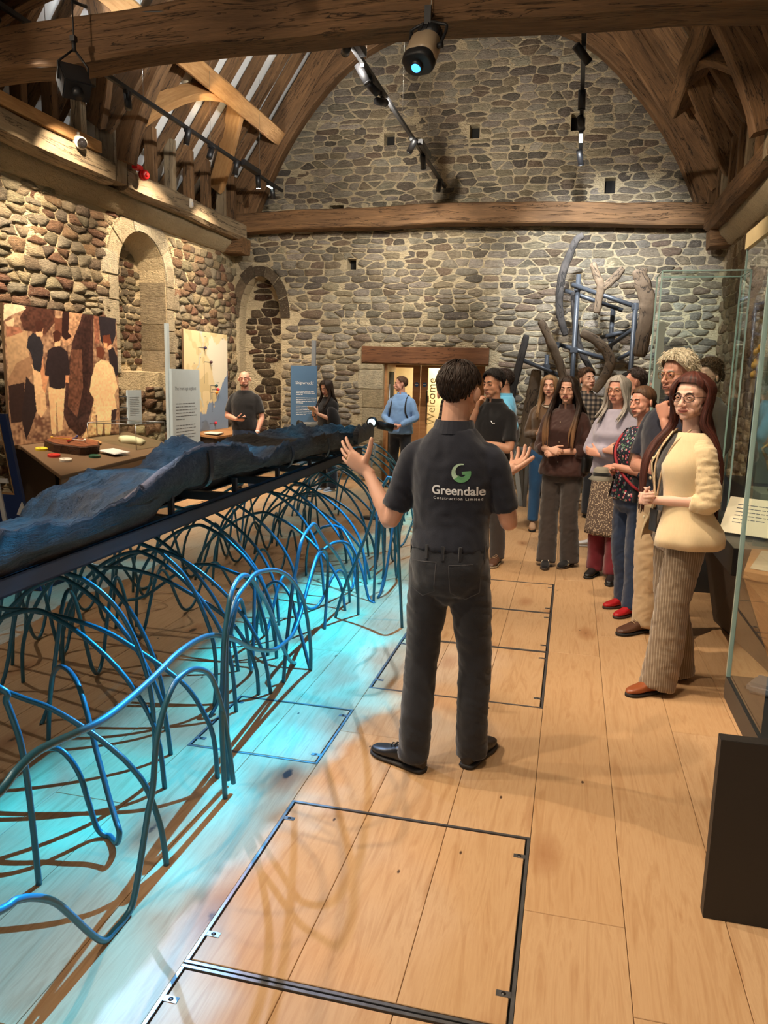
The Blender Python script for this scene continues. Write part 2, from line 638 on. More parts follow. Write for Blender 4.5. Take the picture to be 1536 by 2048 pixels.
def rubble(u0, u1, v0, v1, keep, seed, hmin=0.065, hmax=0.17, wmin=0.14, wmax=0.50, ani=2.9, joint=0.0072):
    """irregularly coursed rubble: list of rounded polygons in wall coordinates"""
    r = random.Random(seed)
    seeds = []
    v = v0
    while v < v1:
        h = hmin + (hmax - hmin) * r.random() ** 1.5
        u = u0 - r.uniform(0, 0.2)
        while u < u1 + 0.1:
            w = wmin + (wmax - wmin) * r.random() ** 1.8
            if r.random() < 0.16 and h > 0.11:      # two thin stones one on the other
                seeds.append((u + w / 2, v + h * 0.27)); seeds.append((u + w / 2 + r.uniform(-.02, .02), v + h * 0.76))
            else:
                seeds.append((u + w / 2, v + h / 2 + r.uniform(-0.16, 0.16) * h))
            u += w
        v += h
    cell = 0.5
    grid = {}
    for i, s in enumerate(seeds): grid.setdefault((int(s[0] / cell), int(s[1] / cell)), []).append(i)
    out = []
    for i, (su, sv) in enumerate(seeds):
        if not keep(su, sv): continue
        poly = [(su - .45, sv - .3), (su + .45, sv - .3), (su + .45, sv + .3), (su - .45, sv + .3)]
        gx, gy = int(su / cell), int(sv / cell)
        for dx in (-1, 0, 1):
            for dy in (-1, 0, 1):
                for j in grid.get((gx + dx, gy + dy), ()):
                    if j == i: continue
                    tu, tv = seeds[j]
                    du, dv = tu - su, (tv - sv) * ani * ani
                    m = ((su + tu) / 2, (sv + tv) / 2)
                    c = du * m[0] + dv * m[1]
                    L = math.hypot(du, dv)
                    poly = clip(poly, du, dv, c - joint * (0.45 + 1.5 * r.random() ** 2) * L)
                    if len(poly) < 3: break
        if len(poly) < 3: continue
        # round the corners once
        q = []
        n = len(poly)
        for k in range(n):
            p0, p1 = poly[k], poly[(k + 1) % n]
            l = math.hypot(p1[0] - p0[0], p1[1] - p0[1])
            if l < 0.012: q.append(((p0[0] + p1[0]) / 2, (p0[1] + p1[1]) / 2)); continue
            a = min(0.30, 0.012 / l + 0.04)
            for t in ((a, .5, 1 - a) if l > .13 else (a, 1 - a)):
                q.append((p0[0] + (p1[0] - p0[0]) * t + r.uniform(-.006, .006), p0[1] + (p1[1] - p0[1]) * t + r.uniform(-.006, .006)))
        area = abs(sum(q[k][0] * q[(k + 1) % len(q)][1] - q[(k + 1) % len(q)][0] * q[k][1] for k in range(len(q)))) / 2
        if area < 0.0012: continue
        out.append((area, q))
    return out


def stone_geo(q, r, depth):
    """rings for one stone in wall coordinates (u, v, outwards)"""
    cu = sum(p[0] for p in q) / len(q); cv = sum(p[1] for p in q) / len(q)
    tu, tv = r.uniform(-.10, .10), r.uniform(-.10, .10)
    def ring(k, h):
        return [(cu + (p[0] - cu) * k, cv + (p[1] - cv) * k, h + (0 if h < 0.002 else (p[0] - cu) * tu + (p[1] - cv) * tv + r.uniform(-.003, .003))) for p in q]
    n = len(q)
    vs = ring(1.0, -0.004) + ring(0.92, depth) + [(cu, cv, depth + r.uniform(-.005, .008))]
    fs = []
    for k in range(1):
        for j in range(n):
            a, b = k * n + j, k * n + (j + 1) % n
            fs.append((a, b, b + n, a + n))
    for j in range(n): fs.append((n + j, n + (j + 1) % n, 2 * n))
    return vs, fs


PAL_BACK = [lin(168, 156, 138), lin(178, 166, 148), lin(158, 147, 132), lin(146, 136, 122), lin(174, 164, 148), lin(150, 130, 110), lin(166, 150, 126), lin(128, 118, 106), lin(188, 177, 159), lin(176, 162, 138)]
PAL_LEFT = [lin(176, 154, 120), lin(154, 120, 92), lin(140, 104, 82), lin(168, 154, 126), lin(154, 140, 116), lin(188, 168, 134), lin(134, 116, 96), lin(170, 136, 102), lin(166, 154, 130), lin(182, 165, 134)]
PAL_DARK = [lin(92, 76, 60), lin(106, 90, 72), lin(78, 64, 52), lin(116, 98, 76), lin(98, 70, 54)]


def lay_stones(polys, tf, parent, pal, seed, depth=(0.012, 0.030), maxobj=300, seen=lambda u, v: True, name='stone'):
    r = random.Random(seed)
    polys = sorted(polys, key=lambda p: (not seen(p[1][0][0], p[1][0][1]), -p[0]))
    stuff = MB()
    for i, (area, q) in enumerate(polys):
        d = r.uniform(*depth)
        vs, fs = stone_geo(q, r, d)
        k = r.uniform(0.8, 1.2)
        c = r.choice(pal)
        c = (c[0] * k, c[1] * k * r.uniform(.97, 1.03), c[2] * k * r.uniform(.93, 1.05))
        W = [tf(*p) for p in vs]
        if i < maxobj:
            b = MB(); b.add(W, fs, col=c, smooth=True)
            b.build(name, M['stone'], parent)
        else: stuff.add(W, fs, col=c, smooth=True)
    if stuff.v: stuff.build('small_stones', M['stone'], parent, kind='stuff')


def cut(o, cutters):
    """subtract solids from a wall and drop the cutters"""
    for c in cutters:
        md = o.modifiers.new('b', 'BOOLEAN'); md.operation = 'DIFFERENCE'; md.solver = 'EXACT'; md.object = c
    dg = bpy.context.evaluated_depsgraph_get()
    me = bpy.data.meshes.new_from_object(o.evaluated_get(dg))
    o.modifiers.clear(); old = o.data; o.data = me; bpy.data.meshes.remove(old)
    a = me.attributes.get('gr')
    if a: me.attributes.remove(a)
    a = me.attributes.new('gr', 'FLOAT_VECTOR', 'POINT')
    co = np.empty(len(me.vertices) * 3, dtype=np.float32); me.vertices.foreach_get('co', co); a.data.foreach_set('vector', co)
    for c in cutters:
        m_ = c.data; bpy.data.objects.remove(c); bpy.data.meshes.remove(m_)


def arch2(a0, a1, z0, zs, zt, n=10, point=0.0):
    """outline of an arched opening in (along, z)"""
    c = (a0 + a1) / 2; w = (a1 - a0) / 2
    pts = [(a0, z0), (a1, z0), (a1, zs)]
    for i in range(1, n):
        t = math.pi * i / n
        x = math.cos(t)
        zz = math.sin(t) ** (1.0 - point * 0.3)
        pts.append((c + w * x, zs + (zt - zs) * zz))
    pts.append((a0, zs))
    return pts


def mortar_face(name, u0, u1, v0, v1, step, tf, keep, m, parent, seed, amp=.020, base=-.003):
    """thick trowelled pointing: an uneven skin that laps over the edges of the stones"""
    nu, nv = int((u1 - u0) / step), int((v1 - v0) / step)
    uu, vv = np.meshgrid(np.linspace(u0, u1, nu + 1), np.linspace(v0, v1, nv + 1))
    a, b_ = (uu - u0) / (u1 - u0), (vv - v0) / (v1 - v0)
    w, hh = u1 - u0, v1 - v0
    n = vnoise(a, b_ * hh / w, w * 3.1, seed) * .45 + vnoise(a, b_ * hh / w, w * 7.5, seed + 1) * .35 + vnoise(a, b_ * hh / w, w * 17, seed + 2) * .2
    n2 = vnoise(a, b_ * hh / w, w * 24, seed + 3) - .5
    h = base + amp * np.clip((n - .28) * 1.9, 0, 1) + .004 * n2
    idx = -np.ones(uu.shape, int)
    b = MB(); P = []; G = []
    for j in range(nv + 1):
        for i in range(nu + 1):
            if keep(uu[j, i], vv[j, i]):
                idx[j, i] = len(P); p = tf(uu[j, i], vv[j, i], h[j, i]); P.append(Vector(p)); G.append(p)
    F = []
    for j in range(nv):
        for i in range(nu):
            q = (idx[j, i], idx[j, i + 1], idx[j + 1, i + 1], idx[j + 1, i])
            if min(q) >= 0: F.append(tuple(int(x) for x in q))
    b.v = P; b.g = G; b.f = F; b.smooth = [True] * len(F); b.c = [(1, 1, 1)] * len(P)
    return b.build(name, m, parent)


# ---- back gable wall
RIDGE = 9.75
wb = MB()
gab = [(XL - 0.6, -0.02), (XR + 0.6, -0.02), (XR + 0.6, 4.3), (XC, RIDGE + 0.5), (XL - 0.6, 4.3)]
wb.prism([(x, YB, z) for x, z in gab], (0, 0.7, 0))
wall_back = wb.build('wall_back', M['mortar'], kind='structure')
HOLES = [(-3.56, 3.47, .075, .085), (-2.99, 5.31, .085, .09), (-1.68, 5.36, .075, .10), (-0.18, 5.42, .10, .12), (0.33, 4.53, .075, .11), (-3.83, 4.33, .12, .04)]
cs = []
for (x, z, a, b) in HOLES:
    c = MB(); c.box(x - a, x + a, YB - 0.1, YB + 0.45, z - b, z + b); cs.append(c.build('c', None))
NB = (-5.50, -4.76, 0.0, 2.62, 3.30)
c = MB(); c.prism([(x, YB - 0.1, z) for x, z in arch2(NB[0], NB[1], -0.01, NB[3], NB[4])], (0, 0.36, 0)); cs.append(c.build('c', None))
DOOR = (-3.0, -1.36, 1.92)
c = MB(); c.box(DOOR[0], DOOR[1], YB - 0.1, YB + 0.9, -0.1, DOOR[2]); cs.append(c.build('c', None))
cut(wall_back, cs)
dk = MB()
for (x, z, a, b) in HOLES: dk.box(x - a - .01, x + a + .01, YB + 0.2, YB + 0.24, z - b - .01, z + b + .01)
dk.build('putlog_shade', M['dark'], wall_back)  # dark plates painting the deep shade inside the holes


def in_arch(u, v, n, m=0.0):
    if not (n[0] - m < u < n[1] + m): return False
    if v < n[3]: return v > n[2] - m
    c, w = (n[0] + n[1]) / 2, (n[1] - n[0]) / 2 + m
    return ((u - c) / w) ** 2 + ((v - n[3]) / (n[4] + m - n[3])) ** 2 < 1


ROOF0, SLOPE = 4.65, 1.43
def roof_z(x): return ROOF0 + SLOPE * (min(x - XL, XR - x) - 0.22)
def keep_back(u, v):
    if v > roof_z(u) - 0.15 or v > 7.6: return False
    for (x, z, a, b) in HOLES:
        if abs(u - x) < a + .05 and abs(v - z) < b + .02: return False
    if in_arch(u, v, NB, 0.17 if v > NB[3] - .05 else .01): return False
    if DOOR[0] - 0.30 < u < DOOR[1] + 0.02 and v < 2.2: return False
    return True
pol = rubble(XL, XR, 0, 7.6, keep_back, 3)
TB0 = lambda u, v, h: (u, YB - h, v)
def fit(pol, ok, pull):
    """draw the corners of each stone back until they clear an opening"""
    out = []
    for area, q in pol:
        cu, cv = sum(a for a, _ in q) / len(q), sum(b for _, b in q) / len(q)
        if not ok(cu, cv): continue
        r_ = []
        for a, b in q:
            for _ in range(8):
                if ok(a, b): break
                a, b = a + (cu - a) * .22, b + (cv - b) * .22
            r_.append((a, b))
        if all(ok(a, b) for a, b in r_): out.append((area, r_))
    return out
def clear_back(a, b):
    if not (XL - .01 < a < XR + .02) or in_arch(a, b, NB, .175 if b > NB[3] - .03 else .012): return False
    if DOOR[0] - .37 < a < DOOR[1] + .01 and b < 1.93: return False
    if DOOR[0] - .38 < a < DOOR[1] + .07 and 1.90 < b < 2.205: return False
    return not any(abs(a - x) < p + .008 and abs(b - z) < q + .008 for x, z, p, q in HOLES)
pol = fit(pol, clear_back, 0)
lay_stones(pol, lambda u, v, h: (u, YB - h, v), wall_back, PAL_BACK, 5, seen=lambda u, v: v > 1.2 and v < 6.8)
mortar_face('pointing', XL, XR, 0, 7.6, .026, TB0, lambda u, v: clear_back(u, v) and v < roof_z(u) and (v > .9 or u > -1.4), M['mortar'], wall_back, 51)
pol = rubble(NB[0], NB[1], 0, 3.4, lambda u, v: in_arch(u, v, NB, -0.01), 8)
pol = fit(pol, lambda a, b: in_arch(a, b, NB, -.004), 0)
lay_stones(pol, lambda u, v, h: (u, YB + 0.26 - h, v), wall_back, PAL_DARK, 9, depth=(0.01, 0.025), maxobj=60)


def block(b, tf, u0, u1, v0, v1, h0, h1, r, c):
    """dressed block with softened arrises in wall coordinates"""
    e = 0.012
    vs = []
    for (k, h) in ((0, h0), (0, h1 - e), (e, h1)):
        for (u, v) in ((u0 + k, v0 + k), (u1 - k, v0 + k), (u1 - k, v1 - k), (u0 + k, v1 - k)):
            vs.append(tf(u + r.uniform(-.004, .004), v + r.uniform(-.004, .004), h))
    fs = [(0, 1, 5, 4), (1, 2, 6, 5), (2, 3, 7, 6), (3, 0, 4, 7), (4, 5, 9, 8), (5, 6, 10, 9), (6, 7, 11, 10), (7, 4, 8, 11), (8, 9, 10, 11)]
    b.add(vs, fs, col=c)


def voussoirs(tf, arch, ring, h, n, parent, cols, seed, extra=0.02):
    r = random.Random(seed)
    c, w, zs, zt = (arch[0] + arch[1]) / 2, (arch[1] - arch[0]) / 2, arch[3], arch[4]
    for i in range(n):
        t0, t1 = math.pi * (i + .03) / n, math.pi * (i + .97) / n
        P = []
        m = 4
        R_ = ring * r.uniform(0.85, 1.2)
        for j in range(m + 1):
            t = t0 + (t1 - t0) * j / m
            P.append((c + w * math.cos(t), zs + (zt - zs) * math.sin(t)))
        for j in range(m, -1, -1):
            t = t0 + (t1 - t0) * j / m
            P.append((c + (w + R_) * math.cos(t), zs + (zt - zs + R_) * math.sin(t)))
        b = MB()
        k = r.uniform(.85, 1.15); col = tuple(x * k for x in r.choice(cols))
        nn = len(P)
        vs = [tf(u, v, -0.2) for u, v in P] + [tf(u, v, h) for u, v in P]
        fs = [tuple(range(nn, 2 * nn))] + [(q, (q + 1) % nn, nn + (q + 1) % nn, nn + q) for q in range(nn)]
        b.add(vs, fs, col=col)
        b.build('voussoir', M['stone'], parent)


TB = lambda u, v, h: (u, YB - h, v)
voussoirs(TB, NB, 0.17, 0.02, 7, wall_back, [lin(110, 96, 78), lin(98, 84, 68), lin(128, 110, 88)], 4)
CREAM = [lin(206, 190, 158), lin(196, 178, 144), lin(214, 200, 170)]
rq = random.Random(21)
z = 0.02
while z < 1.9:
    h = rq.uniform(0.24, 0.34); h = min(h, 1.915 - z)
    b = MB(); w = rq.choice((0.34, 0.42, 0.38))
    block(b, TB, DOOR[0] - w, DOOR[0] - 0.004, z, z + h - 0.008, -0.02, 0.02, rq, rq.choice(CREAM))
    b.build('jamb_block', M['stone'], wall_back)
    z += h
lint = MB(); lint.timber([(DOOR[0] - 0.36, YB + 0.14, 2.06), (DOOR[1] + 0.05, YB + 0.14, 2.06)], 0.34, 0.27, wob=0.012, seed=2)
lint.build('lintel', wood('lintel_oak', lin(92, 58, 36), lin(132, 88, 56)), wall_back)

# ---- left wall
NL = (8.80, 9.98, 1.69, 2.92, 3.48)
wl = MB(); wl.box(XL - 0.7, XL, YF, YB + 0.01, -0.02, 4.2)
wall_left = wl.build('wall_left', M['mortar_left'], kind='structure')
ca = MB()
fo = arch2(NL[0], NL[1], NL[2], NL[3], NL[4]); ba = arch2(NL[0] + 0.1, NL[1] - 0.07, NL[2] + 0.02, NL[3] - 0.02, NL[4] - 0.1)
ca.rings([[(XL + 0.02, y, z) for y, z in fo], [(XL - 0.36, y, z) for y, z in ba]], smooth=False)
cut(wall_left, [ca.build('c', None)])


def keep_left(u, v):
    if v > 3.60: return False
    if in_arch(u, v, NL, 0.20): return False
    return True
pol = rubble(YF, YB, 0, 3.62, lambda u, v: keep_left(u, v) and u > 2.5, 31, hmin=0.08, hmax=0.21, wmin=0.12, wmax=0.36, joint=0.0042)
mortar_face('pointing', 5.6, YB, .5, 3.62, .026, lambda u, v, h: (XL + h, u, v), lambda a, b: not in_arch(a, b, NL, .255 if b > NL[3] - .02 else .19), M['mortar_left'], wall_left, 61)
pol = fit(pol, lambda a, b: a < YB and b < 3.63 and not in_arch(a, b, NL, .255 if b > NL[3] - .02 else .19), 0)
lay_stones(pol, lambda u, v, h: (XL + h, u, v), wall_left, PAL_LEFT, 32, depth=(0.012, 0.034), seen=lambda u, v: u > 6.3 and v > 0.7)
pol = rubble(NL[0], NL[1], NL[2], 3.5, lambda u, v: in_arch(u, v, (NL[0] + .1, NL[1] - .07, NL[2], NL[3], NL[4] - .1), -0.015), 35, wmax=0.3)
PN = (NL[0] + .1, NL[1] - .07, NL[2], NL[3], NL[4] - .1)
pol = fit(pol, lambda a, b: in_arch(a, b, PN, -.004), 0)
lay_stones(pol, lambda u, v, h: (XL - 0.36 + h, u, v), wall_left, [lin(150, 136, 108), lin(136, 122, 98), lin(122, 106, 84), lin(158, 142, 112), lin(120, 84, 62)], 36, depth=(0.008, 0.02), maxobj=80)
TL_ = lambda u, v, h: (XL + h, u, v)
z = NL[2] - 0.02
k = 0
while z < NL[3] - 0.05:                      # dressed jambs, long and short work
    for side in (0, 1):
        h = rq.uniform(0.26, 0.36); h = min(h, NL[3] - z + 0.02)
        w = (0.34, 0.20)[(k + side) % 2]
        b = MB()
        if side == 0: block(b, TL_, NL[0] - w, NL[0] - 0.003, z, z + 0.29, -0.02, 0.024, rq, rq.choice(CREAM))
        else: block(b, TL_, NL[1] + 0.003, NL[1] + w, z, z + 0.29, -0.02, 0.024, rq, rq.choice([lin(196, 180, 150), lin(180, 164, 136)]))
        b.build('jamb_block', M['stone'], wall_left)
    k += 1; z += 0.297
voussoirs(TL_, NL, 0.25, 0.022, 5, wall_left, CREAM, 14)
# reveal lining blocks on the far side of the niche
z = NL[2]
while z < NL[3]:
    h = rq.uniform(0.28, 0.42); h = min(h, NL[3] - z)
    b = MB()
    y1 = NL[1]
    vs = [(XL - 0.004, y1 - 0.012, z), (XL - 0.355, y1 - 0.08, z), (XL - 0.355, y1 - 0.08, z + h - .008), (XL - 0.004, y1 - 0.012, z + h - .008),
          (XL - 0.004, y1 + 0.03, z), (XL - 0.355, y1 - 0.04, z), (XL - 0.355, y1 - 0.04, z + h - .008), (XL - 0.004, y1 + 0.03, z + h - .008)]
    b.add(vs, [(0, 1, 2, 3), (0, 3, 7, 4), (4, 7, 6, 5), (1, 5, 6, 2), (3, 2, 6, 7), (0, 4, 5, 1)], col=rq.choice([lin(170, 152, 122), lin(156, 138, 108), lin(182, 164, 134)]))
    b.build('reveal_block', M['stone'], wall_left)
    z += h

# ---- right wall
wr = MB(); wr.box(XR, XR + 0.7, YF, YB + 0.01, -0.02, 4.2)
wall_right = wr.build('wall_right', M['mortar'], kind='structure')
NW = (8.75, 9.45, 1.2, 1.95, 2.62)
ca = MB(); ca.rings([[(XR - 0.02, y, z) for y, z in arch2(NW[0], NW[1], NW[2], NW[3], NW[4])], [(XR + 0.8, y, z) for y, z in arch2(NW[0] + .12, NW[1] - .12, NW[2] + .1, NW[3], NW[4] - .1)]], smooth=False)
cut(wall_right, [ca.build('c', None)])
pol = rubble(2.0, YB, 0, 3.8, lambda u, v: v < 3.78 and not in_arch(u, v, NW, .1), 41, wmin=0.16, wmax=0.5, hmax=0.24)
pol = [p for p in pol if all(q[0] < YB for q in p[1])]
lay_stones(pol, lambda u, v, h: (XR - h, u, v), wall_right, [lin(178, 156, 122), lin(160, 136, 104), lin(146, 120, 92), lin(190, 170, 136)], 42, depth=(0.008, 0.022), maxobj=150)
wn = MB(); wn.prism([(XR + 0.62, y, z) for y, z in arch2(NW[0] + .1, NW[1] - .1, NW[2] + .08, NW[3], NW[4] - .08)], (0.02, 0, 0))
tag(wn.build('window_1', emit('daylit_pane', (0.85, 0.95, 1.0), 3.0)), kind='structure')

# ---- vestibule behind the doorway
vb = MB()
vb.box(-3.7, -3.62, YB + 0.7, 14.3, 0, 2.3); vb.box(-0.9, -0.82, YB + 0.7, 14.3, 0, 2.3)
vb.box(-3.7, -0.82, YB + 0.7, 14.3, 2.2, 2.28); vb.box(-3.7, -0.82, 14.2, 14.28, 0, 2.28)
tag(vb.build('wall_lobby', plain('lobby_paint', lin(214, 196, 160), 0.8)), kind='structure')
# ================================================================== ROOF
def rx(side, x):                      # mirror about the ridge line
    return x if side < 0 else 2 * XC - x
def rz(x):                            # soffit of the rafters over x on the left slope
    return ROOF0 + SLOPE * (x - XL - 0.22)
NRM = Vector((-SLOPE, 0, 1)).normalized()


for side, nm in ((-1, 'ceiling_left'), (1, 'ceiling_right')):
    b = MB()
    p = []
    for x in (XL - 0.7, XC):
        q = Vector((x, 0, rz(x))) + NRM * 0.17
        p.append(q)
    for t in (0.0, 0.05):
        pass
    A, B = p
    o = NRM * 0.06
    vs = [(rx(side, A.x), YF, A.z), (rx(side, B.x), YF, B.z), (rx(side, B.x), YB + .02, B.z), (rx(side, A.x), YB + .02, A.z)]
    vs += [(rx(side, A.x + o.x), YF, A.z + o.z), (rx(side, B.x), YF, B.z + .11), (rx(side, B.x), YB + .02, B.z + .11), (rx(side, A.x + o.x), YB + .02, A.z + o.z)]
    b.add(vs, [(0, 1, 2, 3), (7, 6, 5, 4), (0, 4, 5, 1), (1, 5, 6, 2), (2, 6, 7, 3), (3, 7, 4, 0)])
    tag(b.build(nm, M['plaster']), kind='structure')

roof_l = empty('roof_frame_left', (XL + .2, 6, 4.2), kind='structure')
roof_r = empty('roof_frame_right', (XR - .2, 6, 4.2), kind='structure')
YS = [-1.8, -1.3, -0.8, -0.3, 0.2, 0.7, 1.2, 1.7, 2.6, 3.1, 3.6, 4.1, 4.6, 5.1, 5.45, 6.40, 6.88, 7.35, 7.82, 8.79, 9.29, 9.78, 10.28, 10.79, 11.30, 11.66]
for side, par in ((-1, roof_l), (1, roof_r)):
    for i, y in enumerate(YS):
        a = Vector((XL - 0.35, y, rz(XL - 0.35))) + NRM * 0.075
        b_ = Vector((XC + 0.05, y, rz(XC + 0.05))) + NRM * 0.075
        j = 0.012 * math.sin(i * 7.3 + side)
        b = MB(); b.timber([(rx(side, a.x), y, a.z), (rx(side, b_.x), y + j * 3, b_.z)], 0.125 + j, 0.13, up=(side * -NRM.x * -1, 0, NRM.z), wob=0.014, seed=i + (50 if side > 0 else 0))
        b.build('rafter', M['timber'], par)
        if y > 4.5 or side > 0 and y > 3:
            b = MB(); x = XL + 0.22
            b.timber([(rx(side, x), y, 4.03), (rx(side, x), y, rz(x) + 0.05)], 0.10, 0.13, up=(1, 0, 0), wob=0.006, seed=i + 9)
            b.build('ashlar_post', M['timber'] if i % 3 else M['timber_grey'], par)
    # purlin with slightly wandering faces
    px_ = XL + 0.76
    P0 = Vector((px_, 0, rz(px_))) - NRM * 0.10
    b = MB(); b.timber([(rx(side, P0.x), -1.9, P0.z), (rx(side, P0.x), 11.95 if side < 0 else 11.6, P0.z)], 0.22, 0.32, up=(-NRM.x * -side, 0, NRM.z) if False else (NRM.x * (1 if side < 0 else -1), 0, NRM.z), wob=0.02, seed=5 + side)
    b.build('purlin', M['timber_pale'] if side < 0 else M['timber'], par)

    def onroof(x, y, d=0.08):
        q = Vector((x, y, rz(x))) - NRM * d
        return (rx(side, q.x), q.y, q.z)
    for (yp, yt, cv) in ((10.05, 8.62, .10), (10.62, 11.25, .0), (7.35, 8.2, .06), (7.1, 6.15, .06)):
        pts = catmull([onroof(XL + 0.72, yp), onroof(XL + 0.52 + cv, yp + (yt - yp) * .36), onroof(XL + 0.30 + cv, yp + (yt - yp) * .72), onroof(XL + 0.10, yt)], 5)
        b = MB(); b.timber(pts, 0.10, 0.24, up=(NRM.x * (1 if side < 0 else -1), 0, NRM.z), wob=0.012, seed=int(yp * 10), n=12)
        # plank-like brace: wide in the plane of the roof
        b.build('wind_brace', M['timber_pale'] if side < 0 and yp > 9 else M['timber'], par)

# ---- trusses: principals, curved arch braces, collar, wall post; tie beam on two of them
for ti, (ty, tie) in enumerate(((5.95, True), (8.42, False), (12.02, True), (2.2, False))):
    tr = empty('roof_truss', (XC, ty, 4.2), kind='structure')
    for side in (-1, 1):
        a = Vector((XL + 0.1, ty, rz(XL + 0.1))) - NRM * 0.10
        b_ = Vector((XC, ty, rz(XC))) - NRM * 0.10
        b = MB(); b.timber([(rx(side, a.x), ty, a.z), (rx(side, b_.x), ty, b_.z)], 0.27, 0.32, up=(NRM.x * (1 if side < 0 else -1), 0, NRM.z), wob=0.02, seed=ti * 3 + side)
        b.build('principal_rafter', M['timber'], tr)
        prof = [(0.34, 4.08 if not tie else 4.2), (0.44, 4.42), (0.72, 4.98), (1.15, 5.62), (1.72, 6.22), (2.3, 6.62), (3.0, 6.86)]
        pts = catmull([(rx(side, XL + x), ty, z) for x, z in prof], 4)
        b = MB(); b.timber(pts, 0.20, 0.30, up=(NRM.x * (1 if side < 0 else -1), 0, NRM.z), wob=0.012, seed=ti * 7 + side, n=20)
        b.build('arch_brace', M['timber'], tr)
        b = MB(); b.timber([(rx(side, XL + 0.22), ty, 3.84 if not tie else 4.0), (rx(side, XL + 0.22), ty, 4.75)], 0.24, 0.26, up=(1, 0, 0), wob=0.012, seed=ti)
        b.build('wall_post', M['timber'] if tie else M['timber_grey'], tr)
    b = MB(); b.timber([(XL + 2.1, ty, 7.0), (XC, ty, 7.08), (XR - 2.1, ty, 7.0)], 0.2, 0.3, wob=0.02, seed=ti + 70)
    b.build('collar', M['timber'], tr)
    if tie:
        b = MB()
        if ty < 8: b.timber([(XL - 0.1, ty, 4.19), (-3.4, ty, 4.27), (-1.6, ty, 4.33), (0.3, ty, 4.29), (XR + 0.1, ty, 4.22)], 0.32, 0.33, wob=0.035, seed=91, n=40)
        else: b.timber([(XL - 0.1, ty, 4.06), (XC - 0.3, ty, 4.13), (XR + 0.1, ty, 4.02)], 0.30, 0.29, wob=0.03, seed=92, n=34)
        b.build('tie_beam', M['timber'], tr)

# ---- wall plates and the pale cornice below them
for side, par in ((-1, roof_l), (1, roof_r)):
    for i, (y0, y1) in enumerate(((YF, 8.25), (8.58, 11.9))):
        b = MB()
        b.timber([(rx(side, XL + 0.16), y0, 3.93), (rx(side, XL + 0.19), y1, 3.92)], 0.36, 0.26, wob=0.025, seed=30 + i + side, ch=0.3)
        b.build('wall_plate', M['timber_grey'] if side < 0 else M['timber'], par)
    b = MB()
    prof = [(-.05, 3.58), (0.06, 3.60), (0.10, 3.66), (0.17, 3.72), (0.20, 3.80), (-.05, 3.82)]
    R_ = []
    n = 60
    for k in range(n + 1):
        y = YF + (YB - YF) * k / n
        w = 0.012
        R_.append([(rx(side, XL + x + w * noise.noise((x * 9, y * 2, z))), y, z + w * noise.noise((y * 2.2, x * 7, 4))) for x, z in prof])
    b.rings(R_, smooth=True)
    b.build('cornice', mortar_mat('cornice_stone', lin(186, 168, 134)) if side < 0 else M['mortar'], par)
b = MB(); b.timber([(XL + 0.34, 3.0, 4.11), (XL + 0.34, 8.0, 4.11)], 0.06, 0.12, wob=0.006, seed=3)
b.build('sole_piece', M['timber_pale'], roof_l)

# corbel block where the back tie beam meets the left wall
b = MB(); b.timber([(XL - 0.05, 11.9, 3.72), (XL + 0.36, 11.9, 3.70)], 0.34, 0.24, wob=0.02, seed=6)
b.build('corbel', M['timber'], roof_l)
b = MB(); b.timber([(XR + 0.05, 11.9, 3.72), (XR - 0.3, 11.9, 3.70)], 0.34, 0.24, wob=0.02, seed=7)
b.build('corbel', M['timber'], roof_r)
# ================================================================== TRACK LIGHTING, PROJECTORS, SENSORS
WARM = (1.0, 0.81, 0.60)
NEUT = (1.0, 0.92, 0.80)
COOL = (0.93, 0.97, 1.0)
M['lamp'] = emit('spot_lens_glow', (1.0, 0.9, 0.75), 30.0)
M['strip'] = emit('strip_led_glow', (0.85, 1.0, 0.92), 7.0)
M['wire'] = metalmat('hanging_wire', lin(150, 145, 135), 0.4)


def spot(parent, pos, target, watts, angle, blend, col, size=0.04, name='spot_beam'):
    ld = bpy.data.lights.new(name, 'SPOT')
    ld.energy = watts; ld.spot_size = R(angle); ld.spot_blend = blend; ld.color = col; ld.shadow_soft_size = size
    o = bpy.data.objects.new(name, ld)
    link(o, parent)
    pw = ORG[parent.name] if parent is not None else Vector((0, 0, 0))
    o.location = Vector(pos) - pw
    o.rotation_euler = (Vector(target) - Vector(pos)).to_track_quat('-Z', 'Y').to_euler()
    return o


